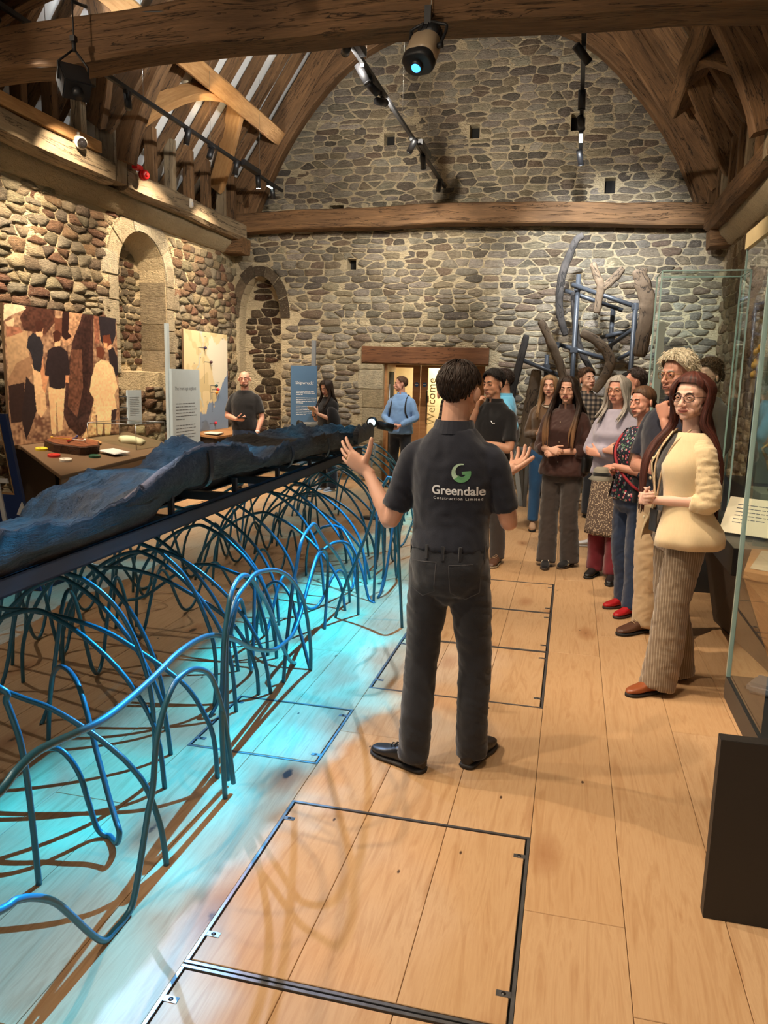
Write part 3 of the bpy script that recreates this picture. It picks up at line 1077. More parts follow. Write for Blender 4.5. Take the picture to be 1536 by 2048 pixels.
def track(x, y0, y1, z, label, heads, strips=(), bars=()):
    t = empty('lighting_track', (x, (y0 + y1) / 2, z), label, 'track light')
    b = MB(); b.box(x - .02, x + .02, y0, y1, z - .02, z + .02)
    b.build('rail', M['black'], t, bevel=0.003)
    y = y0 + 0.4
    while y < y1:
        w = MB(); w.cyl((x, y, z + .02), (x, y, min(rz(x), 2 * ROOF0 + 2) if False else min(rz(x) if x < XC else rz(2 * XC - x), 9.0)), 0.0022, 5)
        w.build('suspension_wire', M['wire'], t)
        y += 1.55
    for (hy, tgt, watts, ang, col, lit) in heads:
        p = Vector((x, hy, z - 0.10))
        tg = Vector(tgt)
        d = (tg - p).normalized()
        h = MB()
        h.cyl(p - d * 0.10, p + d * 0.07, 0.036, 16)
        h.cyl(p + d * 0.07, p + d * 0.078, 0.0385, 16)
        head = h.build('spotlight', M['black'], t)
        a = MB(); a.box(x - .018, x + .018, hy - .05, hy + .05, z - .05, z - .018)
        a.cyl((x, hy, z - .04), p - d * 0.02, 0.009, 8)
        a.build('adapter', M['black'], head)
        l = MB(); l.cyl(p + d * 0.0785, p + d * 0.0795, 0.03, 16)
        l.build('lens', M['lamp'] if lit else M['dark'], head)
        if watts: spot(t, p + d * 0.085, tg, watts, ang, 0.6, col, 0.03)
    for (ya, yb, lit) in strips:
        s = MB(); s.box(x - .025, x + .025, ya, yb, z - .06, z - .022)
        so = s.build('strip_light', M['black'], t)
        if lit:
            s = MB(); s.box(x - .018, x + .018, ya + .02, yb - .02, z - .064, z - .0602)
            s.build('diffuser', M['strip'], so)
    for (ya, yb) in bars:
        s = MB(); s.box(x + .03, x + .085, ya, yb, z - .03, z + .04)
        s.build('power_feed', M['black'], t, bevel=0.004)
    return t


# (y along the rail, target, watts, cone angle, colour, lens drawn glowing)
track(-4.56, 1.2, 11.8, 4.5, 'black lighting rail on the left under the rafters with glowing spots', [
    (2.6, (0.5, 2.2, 0), 210, 48, WARM, 1), (3.7, (0.9, 3.5, 0), 400, 46, WARM, 1),
    (5.0, (-5.5, 6.3, 2.3), 260, 85, WARM, 1), (6.3, (-5.4, 7.2, 1.6), 460, 70, WARM, 1), (6.9, (-5.5, 8.0, 2.4), 330, 85, WARM, 1), (7.5, (-4.9, 7.9, 6.4), 150, 100, COOL, 0), (4.3, (-5.2, 4.6, 5.8), 90, 110, WARM, 0), (3.2, (-3.6, 5.9, 4.2), 90, 80, WARM, 0),  # last head is unseen, added to brighten the front tie beam
    (8.75, (-5.5, 9.4, 2.2), 380, 85, WARM, 1), (9.35, (-4.75, 10.5, 5.9), 190, 66, (1, .76, .46), 1),
    (10.1, (-5.5, 11.0, 1.8), 380, 85, WARM, 1), (10.85, (-4.6, 11.5, 1.0), 90, 80, WARM, 1), (4.0, (-2.35, 4.2, 1.1), 130, 52, NEUT, 0), (5.6, (-2.4, 6.0, 1.1), 90, 52, NEUT, 0), (11.4, (-4.6, 11.0, 6.5), 170, 100, COOL, 0)],  # the two heads aimed at the boat are added to brighten it
    strips=((11.2, 11.45, 1),), bars=((10.2, 10.75),))
track(-2.04, 0.8, 11.9, 4.5, 'black lighting rail down the middle of the roof in front of the gable stones', [
    (1.3, (0.7, 1.8, 0), 260, 56, WARM, 1), (2.4, (1.0, 2.6, 0), 180, 60, WARM, 1), (4.6, (0.3, 5.6, 0.6), 200, 62, WARM, 1), (3.4, (-0.4, 5.9, 4.2), 60, 100, WARM, 0),  # unseen heads, added as fill for the floor and front beam
    (6.75, (-4.2, 12.2, 5.2), 420, 85, NEUT, 1), (7.3, (0.3, 8.0, 0.4), 200, 66, WARM, 0), (7.6, (-4.2, 8.9, 6.6), 330, 110, COOL, 0), (8.0, (-0.9, 12.2, 5.3), 480, 85, NEUT, 0),
    (9.5, (-4.3, 12.2, 2.0), 330, 80, NEUT, 0), (10.2, (-2.2, 12.2, 2.6), 210, 85, NEUT, 0), (11.4, (-2.4, 10.5, 0.2), 90, 80, WARM, 0)],
    bars=((9.7, 10.3), (6.55, 7.1)))
track(-0.1, 1.0, 10.5, 4.5, 'black lighting rail on the right seen end on below the beam', [
    (2.4, (1.0, 3.0, 0), 170, 80, WARM, 1), (3.6, (0.6, 5.0, 1.3), 300, 58, WARM, 1), (4.8, (0.1, 7.4, 1.2), 300, 62, WARM, 1),  # unseen heads, added as fill for the floor and visitors
    (7.2, (1.9, 9.0, 2.6), 170, 85, WARM, 1), (8.3, (0.0, 9.2, 1.2), 220, 70, NEUT, 0), (9.0, (0.3, 12.2, 3.1), 800, 62, COOL, 0), (10.3, (0.5, 12.2, 1.6), 260, 80, COOL, 0)],
    strips=((9.45, 9.8, 1),))


# ---- projectors throwing rippling water light on the floor (keystone-corrected moving-water slides)
def ripple_light(parent, pos, target, watts, angle, c_hi, c_lo, seed, mask, size=0.012, feather=0.12, streak=(1.0, 0.55), tint=None, near=.42):
    o = spot(parent, pos, target, watts, angle, 0.15, (1, 1, 1), size, 'projector_beam')
    ld = o.data
    ld.use_nodes = True
    t = ld.node_tree
    em = t.nodes['Emission']
    lk = t.links.new
    def nd(ty, **k):
        n = t.nodes.new('ShaderNode' + ty)
        for a, b in k.items(): setattr(n, a, b)
        return n
    def ma(op, a, b=None, c=None, clamp=False):
        n = nd('Math', operation=op, use_clamp=clamp)
        for q, x in enumerate((a, b, c)):
            if x is None: continue
            if isinstance(x, (int, float)): n.inputs[q].default_value = x
            else: lk(x, n.inputs[q])
        return n.outputs[0]
    g = nd('NewGeometry'); sp = nd('SeparateXYZ'); lk(g.outputs['Incoming'], sp.inputs[0])
    # where the ray would meet the floor: the slide is drawn in floor metres
    fx = ma('SUBTRACT', pos[0], ma('MULTIPLY', ma('DIVIDE', sp.outputs[0], sp.outputs[2]), pos[2]))
    fy = ma('SUBTRACT', pos[1], ma('MULTIPLY', ma('DIVIDE', sp.outputs[1], sp.outputs[2]), pos[2]))
    cb = nd('CombineXYZ'); lk(fx, cb.inputs[0]); lk(fy, cb.inputs[1]); cb.inputs[2].default_value = seed
    nz = nd('TexNoise'); nz.inputs['Scale'].default_value = 1.6; nz.inputs['Detail'].default_value = 3; lk(cb.outputs[0], nz.inputs['Vector'])
    ad = nd('VectorMath', operation='MULTIPLY_ADD'); ad.inputs[1].default_value = (.7, .7, 0); lk(nz.outputs['Color'], ad.inputs[0]); lk(cb.outputs[0], ad.inputs[2])
    mp = nd('Mapping'); mp.inputs['Scale'].default_value = (streak[0], streak[1], 1); mp.inputs['Rotation'].default_value = (0, 0, .5); lk(ad.outputs[0], mp.inputs['Vector'])
    vo = nd('TexVoronoi', feature='SMOOTH_F1'); vo.inputs['Scale'].default_value = 3.3; vo.inputs['Smoothness'].default_value = .22; lk(mp.outputs[0], vo.inputs['Vector'])
    n2 = nd('TexNoise'); n2.inputs['Scale'].default_value = 1.1; n2.inputs['Detail'].default_value = 2; lk(ad.outputs[0], n2.inputs['Vector'])
    k = ma('MULTIPLY', vo.outputs['Distance'], ma('MULTIPLY_ADD', n2.outputs['Fac'], 2.2, -.45))
    cr = nd('ValToRGB'); e = cr.color_ramp.elements
    e[0].position = .10; e[0].color = (*c_lo, 1); e[1].position = .52; e[1].color = (*c_hi, 1)
    lk(k, cr.inputs[0])
    col = cr.outputs[0]
    if tint:
        mx = nd('Mix', data_type='RGBA'); n3 = nd('TexNoise'); n3.inputs['Scale'].default_value = 2.0; lk(cb.outputs[0], n3.inputs['Vector'])
        rp = nd('ValToRGB'); rp.color_ramp.elements[0].position = .5; rp.color_ramp.elements[1].position = .66; lk(n3.outputs['Fac'], rp.inputs[0])
        lk(rp.outputs[0], mx.inputs[0]); lk(col, mx.inputs[6]); mx.inputs[7].default_value = (*tint, 1); col = mx.outputs[2]
    x0, x1, y0, y1 = mask
    wob = ma('MULTIPLY_ADD', nz.outputs['Fac'], .9, -.45)
    def edge(v, lo, hi): return ma('MULTIPLY', ma('DIVIDE', ma('SUBTRACT', v, lo), feather, clamp=True), ma('DIVIDE', ma('SUBTRACT', hi, v), feather, clamp=True))
    dim = ma('ADD', ma('MULTIPLY_ADD', ma('DIVIDE', ma('SUBTRACT', fx, -2.2), .2, clamp=True), .96, .04), ma('MULTIPLY', ma('DIVIDE', ma('SUBTRACT', -2.45, fx), .3, clamp=True), .24))
    m = ma('MULTIPLY', ma('MULTIPLY', dim, edge(ma('ADD', fx, wob), x0, x1)), edge(ma('ADD', fy, wob), y0, y1))
    m = ma('MULTIPLY', m, ma('MULTIPLY_ADD', ma('MAXIMUM', ma('SUBTRACT', 3.6, fy), 0.0), near, 1.0))
    lk(col, em.inputs['Color']); lk(m, em.inputs['Strength'])
    return o


M['proj_shell'] = plain('projector_beige_shell', lin(176, 156, 128), 0.35)
M['proj_lens'] = emit('projector_lens_glow', (0.05, 0.35, 1.0), 2.5)
pj = empty('projector', (-1.15, 5.62, 3.9), 'rounded beige and black gobo projector with a glowing blue lens under the beam', 'projector')
pd = (Vector((-1.9, 3.2, 0)) - Vector((-1.15, 5.62, 3.9))).normalized()
pp = Vector((-1.15, 5.62, 3.9))
q = pd.to_track_quat('Z', 'Y')
def ov(r, l): return [pp + q @ Vector((r * (1 + .12 * abs(math.sin(2 * t))) * math.cos(t), r * .82 * (1 + .12 * abs(math.sin(2 * t))) * math.sin(t), l)) for t in [2 * math.pi * k / 24 for k in range(24)]]
b = MB(); b.rings([ov(.088, -.10), ov(.105, -.085), ov(.108, .03), ov(.108, .075)]); b.build('housing', M['proj_shell'], pj)
b = MB(); b.rings([ov(.108, .0755), ov(.110, .085), ov(.106, .125), ov(.092, .135)]); b.build('front_ring', M['black'], pj)
b = MB(); b.rings([ov(.086, -.101), ov(.084, -.19), ov(.07, -.205)])
for k in range(14):
    t = 2 * math.pi * k / 14
    c = pp + q @ Vector((.088 * math.cos(t), .072 * math.sin(t), -.15)); 
    b.obox(c, q @ Vector((.006 * math.cos(t), .006 * math.sin(t), 0)), q @ Vector((-.002 * math.sin(t), .002 * math.cos(t), 0)), q @ Vector((0, 0, .035)))
b.build('finned_back', M['black'], pj)
b = MB(); b.cyl(pp + pd * .13, pp + pd * .165, 0.045, 24); lens_b = b.build('lens_barrel', M['black'], pj)
b = MB(); b.ball(pp + pd * .150, .036, seg=20, rings=12); b.build('lens', M['proj_lens'], lens_b)
rgt = q @ Vector((1, 0, 0))
top = pp + Vector((0.02, 0.05, 0.20))
b = MB()
b.tube(catmull([pp + rgt * .125 - pd * .02, pp + rgt * .15 - pd * .10 + Vector((0, 0, .06)), pp + rgt * .12 + Vector((0, .05, .17)), top, pp - rgt * .10 + Vector((0, .05, .17)), pp - rgt * .125 - pd * .10 + Vector((0, 0, .06)), pp - rgt * .12 - pd * .02], 6), .011, 8)
b.cyl(pp + rgt * .105 - pd * .02, pp + rgt * .145 - pd * .02, .018, 12); b.cyl(pp - rgt * .105 - pd * .02, pp - rgt * .14 - pd * .02, .018, 12)
b.build('yoke', M['black'], pj)
b = MB(); b.box(top.x - .022, top.x + .022, top.y - .022, top.y + .022, top.z - .02, top.z + .10)
b.cyl((top.x, top.y, top.z + .06), (top.x, 5.80, top.z + .10), .016, 10)
b.build('clamp', M['black'], pj)
b = MB(); b.cyl((top.x, 5.77, top.z), (top.x, 5.77, 4.62), .004, 6)
b.build('safety_cable', M['wire'], pj)
ripple_light(pj, pp + pd * .19, (-2.1, 3.3, 0), 3000, 112, (0.02, 0.50, 1.05), (0.05, 0.20, 0.40), 3.1, (-4.2, -0.85, 0.6, 6.2), feather=.3)

p2 = empty('projector', (-3.86, 5.6, 3.86), 'black box projector hanging in a yoke from the left end of the beam', 'projector')
c2 = Vector((-3.86, 5.6, 3.86)); d2 = (Vector((-0.9, 3.0, 0)) - c2).normalized(); q2 = d2.to_track_quat('Z', 'Y')
b = MB(); b.obox(c2, q2 @ Vector((.10, 0, 0)), q2 @ Vector((0, .075, 0)), q2 @ Vector((0, 0, .13))); b.build('housing', M['black'], p2, bevel=.008)
b = MB(); b.obox(c2 + q2 @ Vector((.102, 0, 0)), q2 @ Vector((.002, 0, 0)), q2 @ Vector((0, .06, 0)), q2 @ Vector((0, 0, .10))); b.build('side_panel', plain('grey_panel', lin(70, 74, 80), .4), p2)
b = MB(); b.cyl(c2 + d2 * .12, c2 + d2 * .19, .04, 20); b.build('lens_barrel', M['black'], p2)
b = MB()
for s_ in (-1, 1):
    e_ = c2 + q2 @ Vector((s_ * .11, 0, 0))
    b.tube([e_, e_ + Vector((0, 0, .12)), c2 + Vector((0, 0.02, .24))], .009, 6)
b.cyl(c2 + Vector((0, .02, .22)), c2 + Vector((0, .02, .30)), .016, 8)
b.build('yoke', M['black'], p2)
b = MB(); b.cyl(c2 + Vector((0, .02, .28)), (c2.x, 5.62, 4.44), .006, 6); b.cyl((c2.x, 5.62, 4.43), (c2.x, 5.8, 4.47), .012, 6)
b.box(c2.x - .02, c2.x + .02, 5.60, 5.64, 4.15, 4.19)
b.build('drop_rod', M['black'], p2)
ripple_light(p2, c2 + d2 * .21, (-0.8, 3.1, 0), 1000, 80, (0.34, 0.60, 1.0), (0.26, 0.28, 0.38), 8.2, (-1.45, -0.25, 0.7, 4.8), size=.03, feather=.4, near=0.0, tint=(.42, .30, .34))
# a third one, out of sight above the far end of the boat
ripple_light(pj, (-1.2, 8.8, 4.2), (-2.2, 7.4, 0), 1300, 110, (0.04, 0.58, 1.05), (0.10, 0.20, 0.32), 5.5, (-4.2, -0.9, 5.6, 11.5))

# cables lying along the top of the front tie beam
cb = empty('cable_bundle', (-3.5, 5.95, 4.42), 'black power cables lying along the top of the front beam', 'cable')
for k in range(4):
    pts = []
    for i in range(19):
        x = XL + 0.3 + i * 0.16
        zt = 4.36 + 0.075 * (x - XL) / 3.2
        pts.append((x, 5.83 + .03 * k + .025 * math.sin(i * .9 + k * 2), zt - .02 + .010 * math.sin(i * 1.3 + k) + (.02 if k > 1 else 0)))
    b = MB(); b.tube(catmull(pts, 3), .013, 6); b.build('cable', M['black'], cb)

# dome camera, red sounder, movement sensor on the left wall plate
dc = empty('dome_camera', (XL + .42, 7.55, 4.03), 'white dome security camera on the left wall plate', 'camera')
cc = Vector((XL + .42, 7.55, 4.03)); dd = Vector((.75, -.35, -.35)).normalized()
wm = plain('white_plastic', lin(222, 214, 200), .4)
b = MB(); b.cyl(cc - dd * .12, cc + dd * .02, .062, 20); b.cyl(cc - dd * .15, cc - dd * .12, .045, 20, .06); b.build('housing', wm, dc)
b = MB(); b.ball(cc + dd * .02, .052, seg=18, rings=10); b.build('dome', plain('smoked_dome', lin(30, 28, 28), .08), dc)
b = MB(); b.cyl(cc - dd * .05, cc - dd * .05 + Vector((0, 0, .09)), .016, 8); b.build('bracket', wm, dc)
al = empty('alarm_sounder', (XL + .40, 8.74, 4.0), 'red fire alarm sounder on the left wall plate', 'alarm')
ac = Vector((XL + .42, 8.74, 4.0)); ad_ = Vector((1, -.3, 0)).normalized(); rm = plain('red_plastic', lin(190, 22, 24), .3)
b = MB(); b.cyl(ac, ac + ad_ * .05, .062, 20); b.cyl(ac + ad_ * .05, ac + ad_ * .075, .062, 20, .04); b.build('sounder_body', rm, al)
b = MB(); b.box(ac.x - .04, ac.x + .03, ac.y - .16, ac.y - .03, ac.z + .04, ac.z + .09); b.build('back_box', rm, al)
b = MB(); b.cyl(ac + ad_ * .076, ac + ad_ * .09, .02, 12); b.build('beacon', plain('red_lens', lin(230, 60, 60), .1), al)
pir = empty('motion_sensor', (XL + .37, 10.03, 3.97), 'small white movement sensor on the left wall plate', 'sensor')
b = MB(); b.box(XL + .36, XL + .40, 10.0, 10.06, 3.90, 4.02); b.build('sensor_body', wm, pir, bevel=.01)
b = MB(); b.box(XL + .4005, XL + .406, 10.01, 10.05, 3.92, 3.97); b.build('sensor_window', plain('sensor_lens', lin(200, 200, 205), .3), pir)
# lamps of the lobby behind the door
lob = bpy.data.lights.new('lobby_lamp', 'AREA'); lob.energy = 60; lob.size = 0.9; lob.color = (1.0, .86, .62)
lo = bpy.data.objects.new('lobby_lamp', lob); link(lo); lo.location = (-2.1, 13.85, 2.15)
# ================================================================== LOG BOAT ON ITS STAND OF BENT BLUE TUBES
M['stand'] = plain('stand_black_steel', lin(38, 44, 52), 0.42, var=0.15)
t = NT('tube_blue'); t.base((0.026, 0.135, 0.20)); t.set(rough=0.32, spec=0.6, metal=0.15); M['tube'] = t.m


def bogwood():
    t = NT('bog_oak')
    v = t.coords('gr', (1.2, 9, 9))
    n = t.noise(v, 3.0, 8, 0.65, 1.0)
    f = t.noise(t.coords('gr', (4, 60, 60)), 3.0, 4, 0.7)
    big = t.noise(t.coords('gr'), 3.0, 5, 0.6)
    k = t.math('ADD', t.math('MULTIPLY', n, 0.6), t.math('MULTIPLY', f, 0.4))
    col = t.ramp(k, [(0.3, lin(32, 29, 28)), (0.55, lin(80, 74, 71)), (0.75, lin(130, 123, 117))])
    col = t.mix(t.ramp(big, [(0.45, 0.0), (0.7, 0.7)]), col, lin(44, 38, 36))
    cr = t.noise(t.coords('gr', (0.5, 11, 11)), 2.2, 5, 0.6, 0.9)
    m = t.ramp(t.math('ABSOLUTE', t.math('SUBTRACT', cr, 0.55)), [(0.0, 0.0), (0.014, 1.0)])
    col = t.mix(m, lin(14, 12, 12), col)
    t.base(col)
    pit = t.noise(t.coords('gr'), 45, 5, 0.7)
    t.bump(t.math('ADD', t.math('MULTIPLY', k, m), t.math('MULTIPLY', pit, 0.4)), 0.8, 0.02)
    return t.set(rough=0.62, spec=0.4)


M['bog'] = bogwood()
NR = [(-1.869, 2.19, 1.116), (-1.872, 2.269, 1.127), (-1.876, 2.358, 1.143), (-1.88, 2.455, 1.143), (-1.883, 2.506, 1.117), (-1.89, 2.663, 1.105), (-1.897, 2.829, 1.111), (-1.902, 2.936, 1.116), (-1.916, 3.242, 1.164), (-1.925, 3.45, 1.228), (-1.936, 3.68, 1.275), (-1.941, 3.804, 1.296), (-1.947, 3.935, 1.3), (-1.96, 4.223, 1.287), (-1.971, 4.464, 1.253), (-1.977, 4.594, 1.204), (-1.984, 4.75, 1.151), (-1.988, 4.847, 1.135), (-1.995, 5.0, 1.159), (-2.006, 5.251, 1.205), (-2.023, 5.615, 1.209), (-2.048, 6.178, 1.202), (-2.096, 7.252, 1.156), (-2.136, 8.131, 1.139)]
NBt = [(-1.91, 2.232, 1.021), (-1.917, 2.368, 1.027), (-1.923, 2.519, 1.042), (-1.929, 2.652, 1.062), (-1.937, 2.831, 1.057), (-1.944, 2.971, 1.07), (-1.951, 3.13, 1.06), (-1.959, 3.312, 1.095), (-1.971, 3.578, 1.095), (-1.985, 3.882, 1.083), (-2.001, 4.235, 1.068), (-2.019, 4.65, 1.053), (-2.047, 5.256, 1.039), (-2.081, 6.022, 1.021), (-2.144, 7.427, 0.983), (-2.185, 8.327, 1.003)]
FRm = [(-2.671, 3.138, 0.954), (-2.676, 3.249, 0.952), (-2.686, 3.457, 1.05), (-2.694, 3.633, 1.072), (-2.7, 3.777, 1.105), (-2.704, 3.877, 1.119), (-2.711, 4.032, 1.099), (-2.726, 4.349, 1.079), (-2.736, 4.576, 1.111), (-2.741, 4.682, 1.169), (-2.744, 4.754, 1.19), (-2.754, 4.981, 1.25), (-2.759, 5.1, 1.254), (-2.765, 5.222, 1.212), (-2.771, 5.349, 1.166), (-2.788, 5.724, 1.145), (-2.807, 6.149, 1.165), (-2.8, 6.6, 1.178), (-2.66, 7.0, 1.21), (-2.5, 7.6, 1.2), (-2.22, 8.15, 1.185)]



def interp(tab, y, k):
    if y <= tab[0][1]: return tab[0][k]
    for a, b in zip(tab, tab[1:]):
        if y <= b[1]:
            t = (y - a[1]) / (b[1] - a[1]); return a[k] + (b[k] - a[k]) * t
    return tab[-1][k]


boat = empty('log_boat', (-2.3, 5.0, 1.03), 'dark ancient log boat hull lying on the blue tube stand', 'boat')


def hull(y0, y1, n, name, near=True):
    rows, gr = [], []
    for i in range(n + 1):
        y = y0 + (y1 - y0) * i / n
        nx, nz = interp(NR, y, 0), interp(NR, y, 2)
        bx, bz = interp(NBt, y, 0), interp(NBt, y, 2)
        fx, fz = interp(FRm, y, 0), interp(FRm, y, 2)
        bz = min(bz, nz - 0.03, fz - 0.02)
        w = nx - fx
        tz = max(min(nz, fz) - 0.05, bz + 0.035)
        th = 0.03
        P = []
        # near rim over the trough to the far rim, and back along the underside
        for t in np.linspace(0, 1, 31):
            e = abs(2 * t - 1)
            side = nz if t < .5 else fz
            z = tz + (side - tz) * (e ** 2.2)
            P.append((nx - w * t, y, z))
        P.append((fx - 0.02, y, fz - 0.05))
        for t in np.linspace(0, 1, 9):
            e = abs(2 * t - 1)
            P.append((fx + 0.06 + (bx - 0.03 - fx - 0.06) * t, y, bz + 0.004 + 0.03 * e ** 2 * (1 if t < .5 else 0.4)))
        P.append((bx, y, bz + 0.012))
        P.append(((bx + nx) / 2 + .014, y, (bz + nz) / 2))
        m = len(P)
        out = []
        for j, p in enumerate(P):
            s = y * 1.7
            a = 0.026 * noise.noise(Vector((p[0] * 9 + 3, y * 2.2, p[2] * 9))) + 0.018 * noise.noise(Vector((p[0] * 26, y * 4, p[2] * 26))) + .010 * noise.noise(Vector((p[0] * 60, y * 14, p[2] * 60)))
            if j == 0 or j == 30: a += 0.026 * noise.noise(Vector((j, y * 6, 1))) + 0.022 * noise.noise(Vector((j, y * 17, 1))) + .012 * noise.noise(Vector((j, y * 41, 1)))
            k = 1 if j < 32 or j > 40 else 0.3
            out.append((p[0] + (a * .5 if j > 31 else 0), y, p[2] + a * k))
            gr.append((y, p[0], p[2]))
        rows.append(out)
    b = MB()
    mm = len(rows[0])
    vs = [p for r_ in rows for p in r_]
    fs = []
    for i in range(n):
        for j in range(mm):
            a, c = i * mm + j, i * mm + (j + 1) % mm
            fs.append((a, c, c + mm, a + mm))
    fs.append(tuple(reversed(range(mm)))); fs.append(tuple(range(n * mm, (n + 1) * mm)))
    b.add(vs, fs, gr=gr, smooth=True)
    return b.build(name, M['bog'], boat)


hull(1.5, 8.18, 300, 'hull')
# rough broken stump at the near end and the split side plank overlapping the hull
b = MB()
pts = []
R_ = []
for i in range(14):
    t = i / 13
    y = 1.75 + 0.62 * t
    r = 0.085 * math.sin(math.pi * (0.12 + 0.80 * t)) + 0.015
    c = Vector((-1.97 - .05 * t, y, 1.075 + 0.02 * math.sin(t * 3)))
    ring = []
    for k in range(16):
        a = 2 * math.pi * k / 16
        q_ = 1 + .35 * noise.noise(Vector((math.cos(a) * 2, math.sin(a) * 2, y * 9)))
        ring.append(c + Vector((math.cos(a) * r * 1.4 * q_, 0, math.sin(a) * r * .75 * q_)))
    R_.append(ring)
b.rings(R_); b.build('broken_stump', M['bog'], boat)
b = MB(); R_ = []
for i in range(22):
    t = i / 21
    y = 2.93 + 1.0 * t
    zt = interp(NR, y, 2); zb = interp(NBt, y, 2) - .005
    w = 0.03 + .035 * min(1, t * 3)
    x = -1.885 - .045 * (y - 2)
    ring = []
    for k in range(12):
        a = 2 * math.pi * k / 12
        q_ = 1 + .3 * noise.noise(Vector((math.cos(a) * 3, math.sin(a) * 3, y * 8)))
        hgt = (zt - zb) / 2 * (0.35 + .65 * min(1, t * 4))
        ring.append((x + math.cos(a) * w * .6 * q_, y, (zt + zb) / 2 + math.sin(a) * hgt * (0.9 + .1 * q_)))
    R_.append(ring)
b.rings(R_); b.build('side_plank', M['bog'], boat)
# saw-toothed fragment standing at the far end
b = MB()
poly = [(-1.99, 7.2), (-2.03, 7.62), (-2.07, 8.12)]
R_ = []
for i in range(26):
    t = i / 25
    x = -2.01 - .10 * t; y = 7.15 + 1.0 * t
    zt = 1.19 + 0.05 * abs(math.sin(t * 9.2)) * (1 - .4 * t)
    R_.append([(x + .02, y, 1.05), (x + .03, y, zt - .03), (x, y, zt), (x - .03, y, zt - .04), (x - .02, y, 1.05)])
b.rings(R_); b.build('fragment', M['bog'], boat)

# ---- stand
stand = empty('display_stand', (-2.2, 4.6, 0), 'black steel stand on bent blue tubes carrying the log boat', 'stand')
def railx(y): return -1.80 - 0.04 * y
for k, (off, ya, yb) in enumerate(((0.0, 1.2, 7.75), (-0.42, 1.2, 7.75))):
    b = MB()
    x0, x1 = railx(ya) + off, railx(yb) + off
    # channel section: web and two flanges
    for (da, db, za, zb) in ((-.006, .006, .895, .965), (-.045, .006, .895, .903), (-.045, .006, .957, .965)):
        s = 1 if k == 0 else -1
        b.add([(x0 + da * s, ya, za), (x0 + db * s, ya, za), (x0 + db * s, ya, zb), (x0 + da * s, ya, zb), (x1 + da * s, yb, za), (x1 + db * s, yb, za), (x1 + db * s, yb, zb), (x1 + da * s, yb, zb)],
              [(0, 1, 2, 3), (7, 6, 5, 4), (0, 4, 5, 1), (1, 5, 6, 2), (2, 6, 7, 3), (3, 7, 4, 0)])
    b.build('rail', M['stand'], stand)
for y in (2.75, 3.55, 4.4, 5.2, 6.0, 6.8, 7.5):
    xa, xb = railx(y) - .41, railx(y) - .008
    b = MB(); b.box(xa, xb, y - .03, y + .03, .905, .955); b.build('cross_bar', M['stand'], stand)
    for x in ((xa + .03, xb - .03) if y > 2.5 else (xb - .03,)):
        zb = interp(NBt, y, 2) - .012
        if x < railx(y) - .2: zb = min(zb, interp(FRm, y, 2) - .05)
        b = MB(); b.box(x - .013, x + .013, y - .013, y + .013, .95, zb); b.build('upright', M['stand'], stand)
for y in (3.9, 5.35, 6.35):                    # curved cradle straps under the hull
    zb = interp(NBt, y, 2); zr = interp(NR, y, 2); x0 = railx(y)
    prof = [(x0 - .50, zb + .02), (x0 - .36, zb - .03), (x0 - .20, zb - .045), (x0 - .02, zb - .02), (x0 + .03, zb + .06), (x0 + .02, zr - .03)]
    c_ = catmull([(px, y, pz) for px, pz in prof], 5)
    b = MB()
    R_ = []
    for i, p in enumerate(c_):
        d = (c_[min(i + 1, len(c_) - 1)] - c_[max(i - 1, 0)]).normalized()
        nrm = Vector((d.z, 0, -d.x))
        R_.append([p + Vector((0, -.022, 0)), p + Vector((0, .022, 0)), p + Vector((0, .022, 0)) + nrm * .007, p + Vector((0, -.022, 0)) + nrm * .007])
    b.rings(R_, smooth=False); b.build('cradle', M['stand'], stand)
